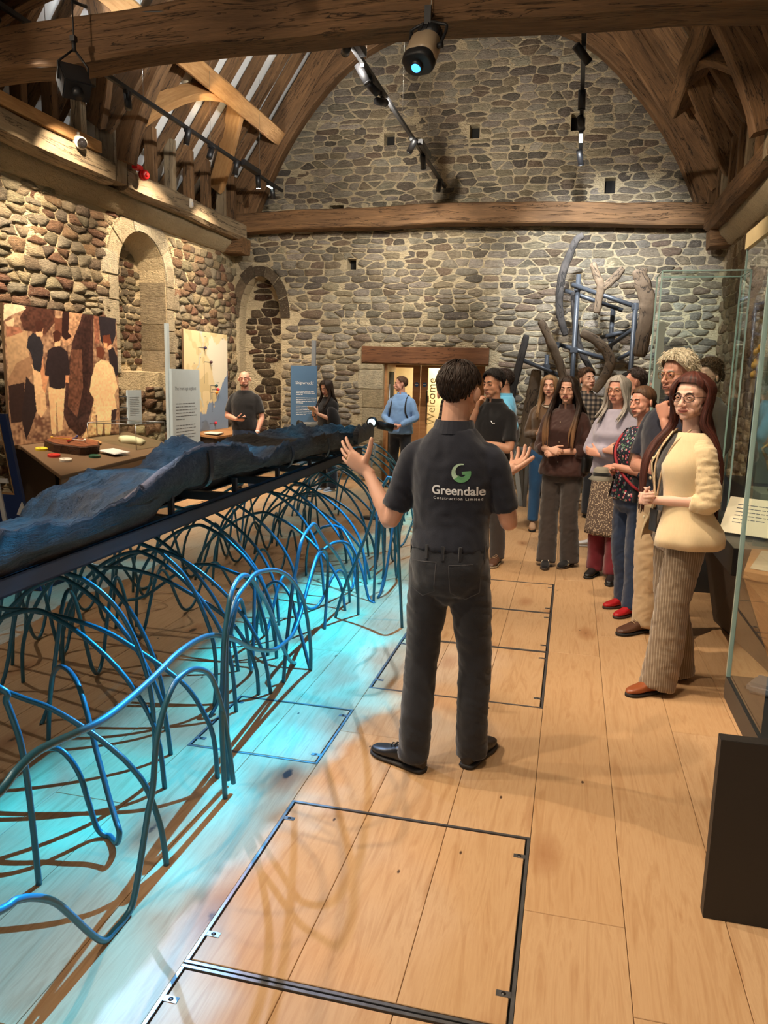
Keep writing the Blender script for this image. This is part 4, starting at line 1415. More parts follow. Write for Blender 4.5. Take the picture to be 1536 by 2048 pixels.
TRACED = [
 [(-1.619, 1.977, -0.0), (-1.626, 1.977, 0.142), (-1.634, 1.978, 0.266), (-1.644, 1.978, 0.4), (-1.661, 1.979, 0.506), (-1.683, 1.98, 0.574), (-1.707, 1.982, 0.632), (-1.727, 1.983, 0.673)],
 [(-1.268, 2.183, -0.0), (-1.276, 2.184, 0.074), (-1.293, 2.185, 0.161), (-1.34, 2.187, 0.279), (-1.394, 2.191, 0.34), (-1.452, 2.194, 0.385), (-1.566, 2.201, 0.448), (-1.715, 2.21, 0.506), (-1.829, 2.217, 0.526), (-1.937, 2.223, 0.546)],
 [(-1.25, 2.693, 0.036), (-1.25, 2.654, 0.208), (-1.25, 2.613, 0.361), (-1.25, 2.547, 0.506), (-1.25, 2.487, 0.587), (-1.25, 2.386, 0.642), (-1.25, 2.292, 0.656), (-1.25, 2.218, 0.637), (-1.25, 2.153, 0.573), (-1.25, 2.107, 0.485), (-1.25, 2.081, 0.351), (-1.25, 2.047, 0.279), (-1.25, 2.001, 0.159), (-1.25, 1.947, 0.036), (-1.25, 1.899, -0.01), (-1.25, 1.844, -0.018), (-1.25, 1.787, 0.018), (-1.25, 1.727, 0.087), (-1.25, 1.652, 0.196), (-1.25, 1.584, 0.29), (-1.25, 1.512, 0.356), (-1.25, 1.444, 0.397), (-1.25, 1.389, 0.409)],
 [(-1.537, 4.774, 0.0), (-1.541, 4.803, 0.083), (-1.545, 4.844, 0.254), (-1.548, 4.869, 0.412), (-1.542, 4.813, 0.516), (-1.523, 4.649, 0.58), (-1.508, 4.513, 0.567), (-1.494, 4.385, 0.508), (-1.479, 4.251, 0.433), (-1.465, 4.124, 0.346), (-1.45, 3.991, 0.283), (-1.436, 3.863, 0.26), (-1.416, 3.69, 0.278), (-1.4, 3.54, 0.301), (-1.382, 3.383, 0.349), (-1.363, 3.214, 0.415), (-1.346, 3.061, 0.484), (-1.33, 2.921, 0.559), (-1.315, 2.78, 0.625), (-1.295, 2.602, 0.692), (-1.277, 2.442, 0.725), (-1.258, 2.271, 0.738), (-1.239, 2.1, 0.73), (-1.218, 1.917, 0.729), (-1.201, 1.759, 0.737), (-1.186, 1.623, 0.763), (-1.166, 1.45, 0.801), (-1.156, 1.358, 0.797), (-1.15, 1.3, 0.78)],
 [(-2.244, 2.856, -0.0), (-2.218, 2.834, 0.118), (-2.198, 2.818, 0.2), (-2.16, 2.786, 0.31), (-2.116, 2.748, 0.383), (-2.042, 2.686, 0.445), (-1.969, 2.625, 0.476), (-1.891, 2.56, 0.488), (-1.809, 2.491, 0.474), (-1.746, 2.438, 0.424), (-1.688, 2.389, 0.354), (-1.641, 2.349, 0.289), (-1.577, 2.295, 0.217), (-1.524, 2.251, 0.154), (-1.475, 2.21, 0.11), (-1.452, 2.19, 0.087), (-1.478, 2.212, 0.028), (-1.541, 2.265, -0.03), (-1.568, 2.266, -0.016), (-1.599, 2.268, 0.04), (-1.629, 2.269, 0.138), (-1.659, 2.271, 0.229), (-1.699, 2.273, 0.287), (-1.74, 2.275, 0.315), (-1.788, 2.277, 0.315), (-1.84, 2.28, 0.294), (-1.902, 2.283, 0.238), (-1.973, 2.286, 0.161), (-2.024, 2.289, 0.09)],
 [(-1.535, 3.629, 0.0), (-1.546, 3.63, 0.136), (-1.598, 3.633, 0.261), (-1.688, 3.638, 0.38), (-1.827, 3.647, 0.467), (-1.983, 3.656, 0.536), (-2.145, 3.666, 0.592), (-2.341, 3.678, 0.618), (-2.526, 3.689, 0.612)],
 [(-1.693, 3.428, 0.0), (-1.681, 3.428, 0.17), (-1.693, 3.428, 0.337), (-1.736, 3.431, 0.469), (-1.791, 3.434, 0.586), (-1.863, 3.439, 0.686), (-1.954, 3.444, 0.76), (-2.049, 3.45, 0.804)],
 [(-1.359, 2.771, -0.0), (-1.375, 2.772, 0.181), (-1.423, 2.775, 0.289), (-1.494, 2.779, 0.383), (-1.593, 2.785, 0.449), (-1.741, 2.794, 0.522), (-1.896, 2.803, 0.585), (-2.094, 2.815, 0.62), (-2.3, 2.827, 0.631), (-2.443, 2.836, 0.624)],
 [(-1.603, 2.683, 0.0), (-1.597, 2.683, 0.198), (-1.608, 2.683, 0.385), (-1.641, 2.685, 0.515), (-1.685, 2.688, 0.621), (-1.743, 2.691, 0.714), (-1.817, 2.696, 0.782), (-1.902, 2.701, 0.83), (-1.979, 2.706, 0.85)],
 [(-1.259, 2.632, 0.0), (-1.253, 2.597, 0.336), (-1.256, 2.615, 0.478), (-1.262, 2.646, 0.653), (-1.27, 2.695, 0.743), (-1.276, 2.735, 0.806), (-1.286, 2.794, 0.838), (-1.3, 2.874, 0.85), (-1.315, 2.969, 0.839), (-1.336, 3.093, 0.786), (-1.356, 3.213, 0.704), (-1.382, 3.371, 0.594), (-1.422, 3.608, 0.383), (-1.449, 3.774, 0.216), (-1.48, 3.957, 0.079), (-1.506, 4.115, -0.002)],
 [(-1.292, 2.732, 0.022), (-1.292, 2.725, 0.289), (-1.292, 2.728, 0.623), (-1.294, 2.758, 0.695), (-1.297, 2.803, 0.741), (-1.301, 2.864, 0.779), (-1.308, 2.958, 0.799), (-1.316, 3.075, 0.816), (-1.325, 3.218, 0.798), (-1.336, 3.373, 0.763), (-1.348, 3.544, 0.698), (-1.357, 3.683, 0.621), (-1.366, 3.808, 0.53), (-1.371, 3.887, 0.449), (-1.377, 3.972, 0.302), (-1.381, 4.033, 0.134), (-1.381, 4.036, 0.006)],
 [(-1.466, 3.819, 0.001), (-1.469, 3.865, 0.175), (-1.471, 3.911, 0.312), (-1.474, 3.97, 0.477), (-1.478, 4.043, 0.588), (-1.482, 4.117, 0.702), (-1.487, 4.208, 0.761), (-1.494, 4.345, 0.79), (-1.498, 4.431, 0.786), (-1.506, 4.57, 0.706), (-1.513, 4.718, 0.617), (-1.528, 5.005, 0.465), (-1.541, 5.246, 0.304), (-1.548, 5.379, 0.161), (-1.551, 5.433, 0.004)],
 [(-1.543, 5.041, -0.0), (-1.506, 5.039, 0.138), (-1.459, 5.036, 0.276), (-1.413, 5.033, 0.384), (-1.376, 5.031, 0.48), (-1.34, 5.029, 0.576), (-1.304, 5.027, 0.679)],
 [(-1.712, 4.195, 0.0), (-1.721, 4.195, 0.165), (-1.755, 4.197, 0.284), (-1.789, 4.199, 0.387), (-1.832, 4.202, 0.447), (-1.862, 4.204, 0.477)],
 [(-1.9, 4.456, 0.001), (-1.886, 4.445, 0.138), (-1.844, 4.412, 0.29), (-1.791, 4.369, 0.374), (-1.727, 4.318, 0.427), (-1.653, 4.258, 0.444), (-1.58, 4.2, 0.405), (-1.545, 4.172, 0.352), (-1.498, 4.134, 0.247), (-1.451, 4.097, 0.144), (-1.406, 4.06, 0.042), (-1.385, 4.043, 0.003)],
 [(-1.38, 5.701, 0.0), (-1.38, 5.821, 0.133), (-1.38, 5.787, 0.305), (-1.38, 5.762, 0.395)],
 [(-1.404, 5.148, 0.001), (-1.411, 5.134, 0.284), (-1.421, 5.111, 0.431), (-1.448, 5.049, 0.527), (-1.482, 4.972, 0.568), (-1.521, 4.885, 0.573), (-1.558, 4.801, 0.543), (-1.583, 4.743, 0.491), (-1.603, 4.697, 0.394), (-1.623, 4.652, 0.297), (-1.648, 4.596, 0.187), (-1.672, 4.541, 0.068), (-1.679, 4.525, 0.002)],
 [(-1.365, 5.467, -0.004), (-1.418, 5.51, 0.015), (-1.46, 5.544, 0.116), (-1.503, 5.579, 0.238), (-1.602, 5.658, 0.389), (-1.702, 5.739, 0.491), (-1.774, 5.797, 0.508), (-1.847, 5.857, 0.497), (-1.952, 5.942, 0.453), (-2.061, 6.029, 0.356), (-2.108, 6.067, 0.266), (-2.131, 6.086, 0.135), (-2.13, 6.085, -0.002)]]

def tube_obj(pts, r=0.0105, n=6):
    b = MB(); b.tube(catmull(pts, n), r, 10); return b.build('wave_tube', M['tube'], stand)
for pts in TRACED:
    p = [Vector(q) for q in pts]
    for q in p: q.z = max(q.z, 0.011 if q is not p[0] and q is not p[-1] else 0.0)
    # carry open ends on, so that no tube stops in the air
    e = p[-1]
    if e.z > 0.06:
        d = (e - p[-2]).normalized()
        if e.z > .35 and e.x < -1.6: p += [e + Vector((-.35, .05, .04)), e + Vector((-.75, .12, -.22)), e + Vector((-.95, .15, -e.z * .62)), Vector((e.x - 1.0, e.y + .16, 0))]
        else: p += [e + d * .25 + Vector((0, 0, .03)), e + d * .55 + Vector((0, -.05, -e.z * .35)), Vector((e.x + d.x * .8, e.y + d.y * .8 - .05, 0))]
    tube_obj(p, n=4)
rt = random.Random(77)
for k in range(30):                                  # arches over the width of the stand, under the rails
    y = 2.6 + 7.2 * (k / 29) ** 0.95 + rt.uniform(-.06, .06)
    xa = -1.38 - .04 * (y - 2) - rt.uniform(0, .38)
    xb = -2.95 - rt.uniform(-.25, .45)
    dy = rt.uniform(-.35, .45)
    h = rt.uniform(0.62, 0.875)
    m = 9
    pw = rt.uniform(.8, 1.15)
    pts = []
    for i in range(m + 1):
        t = i / m; a = math.pi * t
        pts.append((xa + (xb - xa) * (0.5 - 0.5 * math.cos(a) * abs(math.cos(a)) ** .35), y + dy * t, h * math.sin(a) ** pw if 0 < i < m else 0))
    tube_obj(pts, n=4)
for (x, ya, amp, nw, ph) in ((-1.42, 5.6, .40, 4, 0.4), (-1.60, 6.2, .34, 4, 1.7), (-2.95, 2.6, .34, 8, 0.2), (-3.15, 3.4, .28, 7, 2.2), (-1.75, 3.3, .25, 5, .9), (-2.5, 3.0, .30, 8, 2.0)):
    pts = []
    n = nw * 8
    for i in range(n + 1):
        s = i / n
        y = ya + nw * .62 * s
        z = max(0.012, amp * (1 - math.cos(2 * math.pi * nw * s + ph * 0)) * (0.75 + .3 * math.sin(ph + s * 5)))
        pts.append((x + .12 * math.sin(ph + s * 9), y, z if 0 < i < n else 0))
    tube_obj(pts, n=3)
# ================================================================== EXHIBITS
M['print'] = vcol('printed_surface', 0.55, 0.3)
M['brown'] = plain('brown_laminate', lin(112, 88, 64), 0.5, var=0.08)
M['brown_dark'] = plain('dark_brown_board', lin(48, 38, 30), 0.6)
M['panel_grey'] = plain('pale_grey_panel', lin(168, 182, 190), 0.6, var=0.05)
M['panel_blue'] = plain('slate_blue_panel', lin(74, 108, 142), 0.6, var=0.06)
M['ink'] = plain('dark_ink', lin(88, 92, 98), 0.7)
M['white_ink'] = plain('white_ink', lin(226, 230, 230), 0.7)
M['glass'] = glassmat('clear_glass')
M['glass_edge'] = plain('green_glass_edge', lin(150, 178, 172), 0.15, spec=0.8)
M['tan'] = wood('tan_oak_panel', lin(150, 104, 64), lin(186, 138, 90), crack=False, rough=0.5)


def text_verts(s, size, align='LEFT', res=3, bold=0.0, space=1.0):
    cu = bpy.data.curves.new('txt', 'FONT')
    cu.body = s; cu.size = size; cu.align_x = align; cu.resolution_u = res; cu.offset = bold; cu.space_character = space
    o = bpy.data.objects.new('txt', cu); COL.objects.link(o)
    dg = bpy.context.evaluated_depsgraph_get(); dg.update()
    me = bpy.data.meshes.new_from_object(o.evaluated_get(dg))
    vs = [(v.co.x, v.co.y) for v in me.vertices]; fs = [tuple(p.vertices) for p in me.polygons]
    bpy.data.objects.remove(o); bpy.data.curves.remove(cu); bpy.data.meshes.remove(me)
    return vs, fs


def put_text(name, s, size, origin, u, v, m, parent, align='LEFT', lift=0.0008):
    vs, fs = text_verts(s, size, align)
    origin, u, v = Vector(origin), Vector(u).normalized(), Vector(v).normalized()
    n = u.cross(v)
    b = MB(); b.add([origin + u * a + v * c + n * lift for a, c in vs], fs)
    me_ = b.build(name, m, parent)
    return me_


def para(b, origin, u, v, width, lines, step, h, seed, lift=0.0007, ragged=True):
    """rows of small print too small to read: word-long strokes"""
    r = random.Random(seed)
    origin, u, v = Vector(origin), Vector(u).normalized(), Vector(v).normalized()
    n = u.cross(v)
    for i in range(lines):
        x = 0
        end = width * (r.uniform(.85, 1.0) if i < lines - 1 else r.uniform(.3, .6))
        while x < end - h:
            w = min(r.uniform(1.2, 4.5) * h, end - x)
            o_ = origin + u * x - v * (i * step) + n * lift
            b.add([o_, o_ + u * w, o_ + u * w + v * h * .42, o_ + v * h * .42], [(0, 1, 2, 3)])
            x += w + h * .45


def painted_sheet(name, w, h, fn, origin, u, v, m, parent, nu=120, nv=90, thick=0.0):
    """flat printed sheet: its picture is carried by vertex colours"""
    origin, u, v = Vector(origin), Vector(u).normalized() * w, Vector(v).normalized() * h
    vs, fs, cs = [], [], []
    uu, vv = np.meshgrid(np.linspace(0, 1, nu + 1), np.linspace(0, 1, nv + 1))
    col = fn(uu, vv)
    for j in range(nv + 1):
        for i in range(nu + 1):
            vs.append(origin + u * (i / nu) + v * (j / nv))
    for j in range(nv):
        for i in range(nu):
            a = j * (nu + 1) + i
            fs.append((a, a + 1, a + nu + 2, a + nu + 1))
    b = MB(); b.v = vs; b.f = fs; b.g = [tuple(p) for p in vs]; b.smooth = [False] * len(fs)
    b.hascol = True; b.c = [tuple(c) for c in col.reshape(-1, 3)]
    return b.build(name, m, parent)


def inside(poly, u, v):
    c = np.zeros(u.shape, bool)
    n = len(poly)
    for i in range(n):
        (x0, y0), (x1, y1) = poly[i], poly[(i + 1) % n]
        if y0 == y1: continue
        t = ((y0 > v) != (y1 > v)) & (u < (x1 - x0) * (v - y0) / (y1 - y0) + x0)
        c ^= t
    return c


# ---- the left-hand bench with the photographic mural
MURAL = {
 'white1': [(0.012, 0.989), (0.13, 1.018), (0.171, 0.977), (0.049, 0.916), (-0.002, 0.875)],
 'white2': [(0.009, 0.869), (0.08, 0.906), (0.071, 0.847), (0.021, 0.842)],
 'rocks': [(0.18, 1.011), (0.405, 1.003), (0.404, 0.91), (0.315, 0.808), (0.145, 0.824), (0.123, 0.91)],
 'litter': [(0.013, 0.841), (0.113, 0.843), (0.149, 0.794), (0.015, 0.746)],
 'tarp': [(0.008, 0.761), (0.171, 0.826), (0.182, 0.641), (0.192, 0.577), (0.005, 0.461), (0.014, 0.634)],
 'tarp2': [(0.006, 0.469), (0.076, 0.589), (0.182, 0.641), (0.204, 0.528), (0.116, 0.428), (0.009, 0.429)],
 'shad1': [(0.009, 0.429), (0.129, 0.453), (0.121, 0.327), (0.118, 0.17), (0.014, 0.16), (0.005, 0.289)],
 'shad2': [(0.144, 0.494), (0.218, 0.411), (0.216, 0.245), (0.118, 0.025), (0.091, 0.181)],
 'legsbg': [(0.474, 1.003), (0.535, 1.011), (0.517, 0.841), (0.546, 0.81), (0.49, 0.777), (0.453, 0.811)],
 'rock2': [(0.398, 0.94), (0.468, 0.948), (0.452, 0.803), (0.397, 0.846)],
 'gravelR': [(0.535, 1.011), (0.66, 1.01), (0.553, 0.777), (0.484, 0.722), (0.45, 0.786)],
 'p1head': [(0.238, 0.893), (0.282, 0.913), (0.316, 0.886), (0.29, 0.829), (0.243, 0.821)],
 'p1face': [(0.237, 0.817), (0.303, 0.861), (0.29, 0.79), (0.247, 0.787)],
 'p1body': [(0.177, 0.774), (0.214, 0.811), (0.267, 0.796), (0.296, 0.727), (0.286, 0.646), (0.262, 0.529), (0.206, 0.545), (0.193, 0.658), (0.159, 0.703)],
 'p1arm': [(0.247, 0.644), (0.286, 0.646), (0.297, 0.496), (0.268, 0.462), (0.261, 0.521)],
 'p1leg': [(0.193, 0.585), (0.262, 0.529), (0.281, 0.445), (0.298, 0.25), (0.249, 0.189), (0.214, 0.227), (0.205, 0.385)],
 'p2head': [(0.38, 0.829), (0.418, 0.856), (0.45, 0.827), (0.438, 0.769), (0.387, 0.757)],
 'p2neck': [(0.393, 0.766), (0.443, 0.769), (0.438, 0.724), (0.388, 0.725)],
 'p2body': [(0.33, 0.689), (0.383, 0.724), (0.444, 0.728), (0.502, 0.69), (0.517, 0.516), (0.473, 0.507), (0.463, 0.409), (0.387, 0.396), (0.328, 0.419), (0.327, 0.496), (0.293, 0.505)],
 'p2handL': [(0.278, 0.504), (0.327, 0.496), (0.291, 0.366), (0.266, 0.41)],
 'p2handR': [(0.473, 0.507), (0.505, 0.507), (0.499, 0.445), (0.467, 0.454)],
 'p2leg': [(0.317, 0.419), (0.463, 0.409), (0.424, 0.082), (0.384, 0.071), (0.384, 0.319), (0.365, 0.049), (0.328, 0.061)],
 'boat': [(0.666, 1.015), (0.765, 1.014), (0.739, 0.594), (0.738, 0.329), (0.651, 0.074), (0.584, 0.009), (0.476, 0.098), (0.441, 0.196), (0.486, 0.534), (0.553, 0.777)],
 'boatIn': [(0.68, 0.988), (0.747, 0.995), (0.692, 0.592), (0.65, 0.214), (0.537, 0.133), (0.479, 0.242), (0.535, 0.587), (0.601, 0.831)],
 'chips': [(0.536, 0.708), (0.634, 0.714), (0.631, 0.407), (0.563, 0.17), (0.481, 0.261), (0.508, 0.534)],
 'sideR': [(0.765, 1.006), (0.822, 1.004), (0.812, 0.778), (0.765, 0.774)],
 'p5': [(0.811, 1.011), (0.997, 1.024), (0.989, 0.854), (0.933, 0.749), (0.87, 0.745), (0.825, 0.796)],
 'p4head': [(0.846, 0.842), (0.926, 0.858), (0.941, 0.786), (0.895, 0.747), (0.848, 0.78)],
 'p4face': [(0.855, 0.789), (0.897, 0.783), (0.895, 0.738), (0.858, 0.745)],
 'p4neck': [(0.897, 0.774), (0.947, 0.778), (0.932, 0.74), (0.9, 0.729)],
 'p4body': [(0.9, 0.729), (0.958, 0.751), (1.005, 0.659), (1.005, 0.524), (0.971, 0.503), (0.912, 0.599)],
 'p3head': [(0.774, 0.74), (0.834, 0.752), (0.868, 0.709), (0.839, 0.643), (0.781, 0.668)],
 'p3body': [(0.764, 0.604), (0.827, 0.643), (0.888, 0.636), (0.949, 0.581), (0.993, 0.414), (0.95, 0.344), (0.97, 0.22), (0.903, 0.212), (0.746, 0.179), (0.731, 0.319), (0.693, 0.378), (0.72, 0.501)],
 'p3leg': [(0.759, 0.199), (0.916, 0.212), (0.89, -0.009), (0.836, -0.015), (0.833, 0.154), (0.797, -0.001), (0.76, 0.024)],
 'shad3': [(0.916, 0.212), (0.97, 0.22), (0.952, 0.126), (0.903, 0.097)],
 'groundR': [(0.73, 0.31), (0.746, 0.179), (0.746, 0.004), (0.596, -0.003), (0.692, 0.132)],
}
MCOL = {'white1': (248, 208, 168), 'white2': (239, 190, 147), 'rocks': (74, 44, 34), 'litter': (158, 104, 79), 'tarp': (184, 148, 110), 'tarp2': (158, 120, 89), 'shad1': (52, 34, 30),
        'shad2': (45, 32, 32), 'legsbg': (45, 24, 22), 'rock2': (109, 66, 48), 'gravelR': (188, 142, 106), 'p1head': (67, 36, 27), 'p1face': (219, 166, 125), 'p1body': (41, 38, 43), 'p1arm': (202, 140, 99),
        'p1leg': (230, 186, 137), 'p2head': (70, 36, 25), 'p2neck': (237, 180, 134), 'p2body': (43, 32, 34), 'p2handL': (213, 150, 106), 'p2handR': (213, 150, 106), 'p2leg': (239, 194, 142),
        'boat': (67, 42, 37), 'boatIn': (56, 34, 30), 'chips': (109, 70, 53), 'sideR': (144, 92, 70), 'p5': (41, 34, 39), 'p4head': (109, 56, 37), 'p4face': (232, 160, 113), 'p4neck': (230, 176, 137),
        'p4body': (41, 32, 36), 'p3head': (103, 56, 39), 'p3body': (243, 198, 147), 'p3leg': (248, 204, 151), 'shad3': (54, 36, 36), 'groundR': (230, 184, 134)}
MORD = ['litter', 'tarp', 'tarp2', 'rocks', 'white1', 'white2', 'shad1', 'shad2', 'rock2', 'gravelR', 'legsbg', 'boat', 'boatIn', 'chips', 'sideR', 'p5', 'groundR', 'p1leg', 'p1arm', 'p1body', 'p1face', 'p1head',
        'p2leg', 'p2handL', 'p2handR', 'p2neck', 'p2body', 'p2head', 'p4body', 'p4neck', 'p4head', 'p4face', 'shad3', 'p3leg', 'p3body', 'p3head']


def mural_fn(u, v):
    col = np.zeros(u.shape + (3,))
    uj = u + 0.005 * (vnoise(u, v, 40, 1) - .5); vj = v + 0.005 * (vnoise(u, v, 40, 2) - .5)
    n = vnoise(u, v, 60, 3) * .6 + vnoise(u, v, 18, 4) * .4
    g = np.array(lin(196, 156, 120)); g2 = np.array(lin(108, 74, 58))
    k = np.clip((n - .25) * 1.6, 0, 1)[..., None]
    col[:] = g2 * (1 - k) + g * k
    for nm in MORD:
        m = inside(MURAL[nm], uj, vj)
        c = np.array(lin(*MCOL[nm]))
        amp = 0.9 if nm in ('litter', 'chips', 'rocks', 'gravelR', 'boat', 'groundR', 'boatIn', 'sideR') else 0.3
        f = 1 + amp * (vnoise(u, v, 70, 9) + .5 * vnoise(u, v, 30, 10) - .75)
        col[m] = (c * f[..., None])[m]
    return np.clip(col * 1.25, 0, 1)


mural = empty('photo_mural', (XL + .32, 7.3, 0.95), 'large brown photo mural of people around a dug-out boat standing on the left bench', 'panel')
b = MB(); b.box(XL + .285, XL + .315, 6.38, 8.25, .965, 2.30); b.build('backing_board', M['brown'], mural)
painted_sheet('printed_photo', 1.87, 1.345, mural_fn, (XL + .3158, 6.38, .955), (0, 1, 0), (0, 0, 1), M['print'], mural, 300, 216)


def tabz(x): return 0.95 - .168 * (x + 5.25)
bench = empty('display_bench', (-4.9, 7.1, 0), 'brown angular exhibit bench below the photo mural', 'bench')
outl = [(-5.50, 6.48), (-5.22, 6.48), (-4.266, 5.773), (-4.50, 8.35), (-5.50, 8.55)]
b = MB()
n_ = len(outl)
b.add([(x, y, tabz(x)) for x, y in outl] + [(x, y, tabz(x) - .035) for x, y in outl], [tuple(range(n_)), tuple(reversed(range(n_, 2 * n_)))] + [(i, n_ + i, n_ + (i + 1) % n_, (i + 1) % n_) for i in range(n_)])
b.build('sloping_top', M['brown'], bench, bevel=.004)
b = MB()
f0, f1 = (-4.27, 5.78), (-4.50, 8.33)
b.add([(f0[0], f0[1], tabz(f0[0]) - .036), (f1[0], f1[1], tabz(f1[0]) - .036), (f1[0] - .34, f1[1], 0), (f0[0] - .38, f0[1] + .40, 0),
       (f0[0] - .03, f0[1] + .02, tabz(f0[0]) - .036), (f1[0] - .03, f1[1], tabz(f1[0]) - .036), (f1[0] - .37, f1[1], 0), (f0[0] - .41, f0[1] + .42, 0)],
      [(0, 1, 2, 3), (7, 6, 5, 4), (0, 4, 5, 1), (1, 5, 6, 2), (2, 6, 7, 3), (3, 7, 4, 0)])
b.build('front_panel', M['brown'], bench)
b = MB(); b.add([(-5.5, 6.75, 0), (-4.72, 6.3, 0), (-4.72, 6.3, .80), (-5.5, 6.75, .93), (-5.5, 6.80, 0), (-4.72, 6.35, 0), (-4.72, 6.35, .80), (-5.5, 6.80, .93)], [(0, 1, 2, 3), (7, 6, 5, 4), (0, 4, 5, 1), (1, 5, 6, 2), (2, 6, 7, 3), (3, 7, 4, 0)])
b.build('under_bench_shade', M['brown_dark'], bench)  # dark board standing in for the shade under the open bench


def on_bench(x, y, h=0.0): return Vector((x, y, tabz(x) + h))
TU, TVv = Vector((0, 1, 0)), Vector((-1, 0, .168)).normalized()      # along, up the slope
TN = TU.cross(TVv) * -1
TN = Vector((.168, 0, 1)).normalized()


def disc(b, c, ru, rv, h, wob=0, seed=0, n=28, rot=0):
    r0, r1, r2 = [], [], []
    for k in range(n):
        a = 2 * math.pi * k / n
        q_ = 1 + wob * noise.noise(Vector((math.cos(a) * 1.5 + seed, math.sin(a) * 1.5, 0)))
        d = TU * (math.cos(a) * ru * q_) + TVv * (math.sin(a) * rv * q_)
        r0.append(c + d + TN * 0.0005); r1.append(c + d + TN * (h * .92)); r2.append(c + d * .97 + TN * h)
    b.rings([r0, r1, r2], smooth=False)


log = empty('log_slice', on_bench(-4.92, 6.86), 'sawn log slice with bark and coloured pointers lying on the bench', 'log slice')
bk = wood('bark', lin(58, 38, 26), lin(92, 62, 42)); sw = wood('sawn_face', lin(112, 62, 36), lin(150, 92, 56))
b = MB(); disc(b, on_bench(-4.92, 6.86), .27, .25, .085, .25, 2); b.build('bark', bk, log)
b = MB(); disc(b, on_bench(-4.92, 6.86) + TN * .0846, .25, .232, .004, .25, 2); b.build('sawn_face', sw, log)
lc = on_bench(-4.92, 6.86, .10)
for nm, a, l, c in (('pointer', 2.5, .20, (214, 160, 60)), ('pointer', 0.35, .18, (44, 48, 96)), ('pointer', 3.5, .15, (150, 40, 30)), ('pointer', 5.4, .12, (230, 220, 205))):
    d = TU * math.cos(a) + TVv * math.sin(a)
    b = MB(); b.obox(lc + d * l / 2 + TN * .006, d * l / 2, d.cross(TN) * .007, TN * .004)
    b.ball(lc + d * l + TN * .012, .014, seg=8, rings=6); b.build(nm, plain('pointer_paint', lin(*c), .4), log)
dish = MB(); disc(dish, on_bench(-5.06, 7.34, .012), .155, .12, .012, .03, 1); disc(dish, on_bench(-5.06, 7.34), .05, .04, .012)
tag(dish.build('wooden_dish', M['timber_pale'], None, loc=on_bench(-5.06, 7.34)), 'round pale yellow wooden dish beside the log slice', 'dish')
for (x, y, c, nm) in ((-5.03, 6.53, (232, 206, 60), 'yellow'), (-4.79, 6.39, (200, 44, 40), 'red'), (-4.62, 6.33, (236, 230, 216), 'white'), (-4.60, 6.76, (34, 84, 62), 'dark green')):
    b = MB(); disc(b, on_bench(x, y), .075, .045, .022, .05, 4, 20)
    tok = empty('token', on_bench(x, y), f'{nm} oval token lying on the bench near the log slice', 'token', 'oval tokens on the bench')
    b.build('disc', plain('token_' + nm.replace(' ', '_'), lin(*c), .4), tok)
    b = MB(); disc(b, on_bench(x, y - .03) + TN * .0222, .012, .012, .002, 0, 0, 10); b.build('button', plain('token_button', sc(lin(*c), .6), .4), tok)
cardo = empty('caption_card', on_bench(-4.60, 7.10), 'small white caption card propped on the bench before the glass box', 'card')
b = MB(); b.obox(on_bench(-4.60, 7.10, .03), TU * .14, TVv * .10, TN * .003); b.build('card', plain('card_white', lin(214, 214, 210), .6), cardo)
b = MB(); para(b, on_bench(-4.53, 6.99, .034), TU, TVv, .2, 6, .022, .01, 4); b.build('small_print', M['ink'], cardo, kind='stuff')
b = MB(); b.obox(on_bench(-4.60, 7.10, .015), TU * .05, TVv * .05, TN * .012); b.build('wedge', M['dark'], cardo)
gb = empty('glass_box', on_bench(-4.93, 7.85), 'low glass box over a pale cast on the bench', 'display case')
x0, x1, y0, y1, zt = -5.22, -4.62, 7.56, 8.18, 1.12
for nm, a in (('glass_side', [(x1, y0), (x1, y1)]), ('glass_side', [(x0, y0), (x1, y0)]), ('glass_side', [(x0, y1), (x1, y1)])):
    (ax, ay), (bx_, by) = a
    b = MB(); e = .003
    b.add([(ax - e, ay - e, tabz(ax) + .001), (bx_ + e, by + e, tabz(bx_) + .001), (bx_ + e, by + e, zt), (ax - e, ay - e, zt), (ax + (-e if ax == bx_ else -e), ay + (e if ay == by else -e), tabz(ax) + .001), (bx_ + (e if ay == by else -e), by + (e if ay != by else e), tabz(bx_) + .001)], [(0, 1, 2, 3)])
    b.build(nm, M['glass'], gb)
b = MB(); b.box(x0, x1, y0, y1, zt, zt + .005); b.build('glass_lid', M['glass'], gb)
b = MB()
for (ax, ay, bx_, by) in ((x0, y0, x1, y0), (x1, y0, x1, y1), (x1, y1, x0, y1), (x0, y1, x0, y0)): b.cyl((ax, ay, zt + .003), (bx_, by, zt + .003), .005, 6)
for (ax, ay) in ((x0, y0), (x1, y0), (x1, y1), (x0, y1)): b.cyl((ax, ay, tabz(ax) + .002), (ax, ay, zt), .004, 6)
b.build('edge_trim', M['steel'], gb)
cast = MB()
for k in range(5):
    a = -0.5 + k * .22
    p = [on_bench(-4.95, 7.78, .025), on_bench(-4.90 + .02 * k, 7.88 + .02 * math.sin(k), .04), on_bench(-4.80 + .015 * k, 7.95 - .045 * k + .10, .02)]
    cast.tube(catmull(p, 4), [.05, .05, .048, .045, .042, .038, .034, .026, .012], 8)
tag(cast.build('plaster_cast', plain('plaster_cast', lin(222, 208, 176), .9, bump=.6), None, loc=on_bench(-4.95, 7.85)), 'pale knobbly plaster cast inside the low glass box', 'cast')

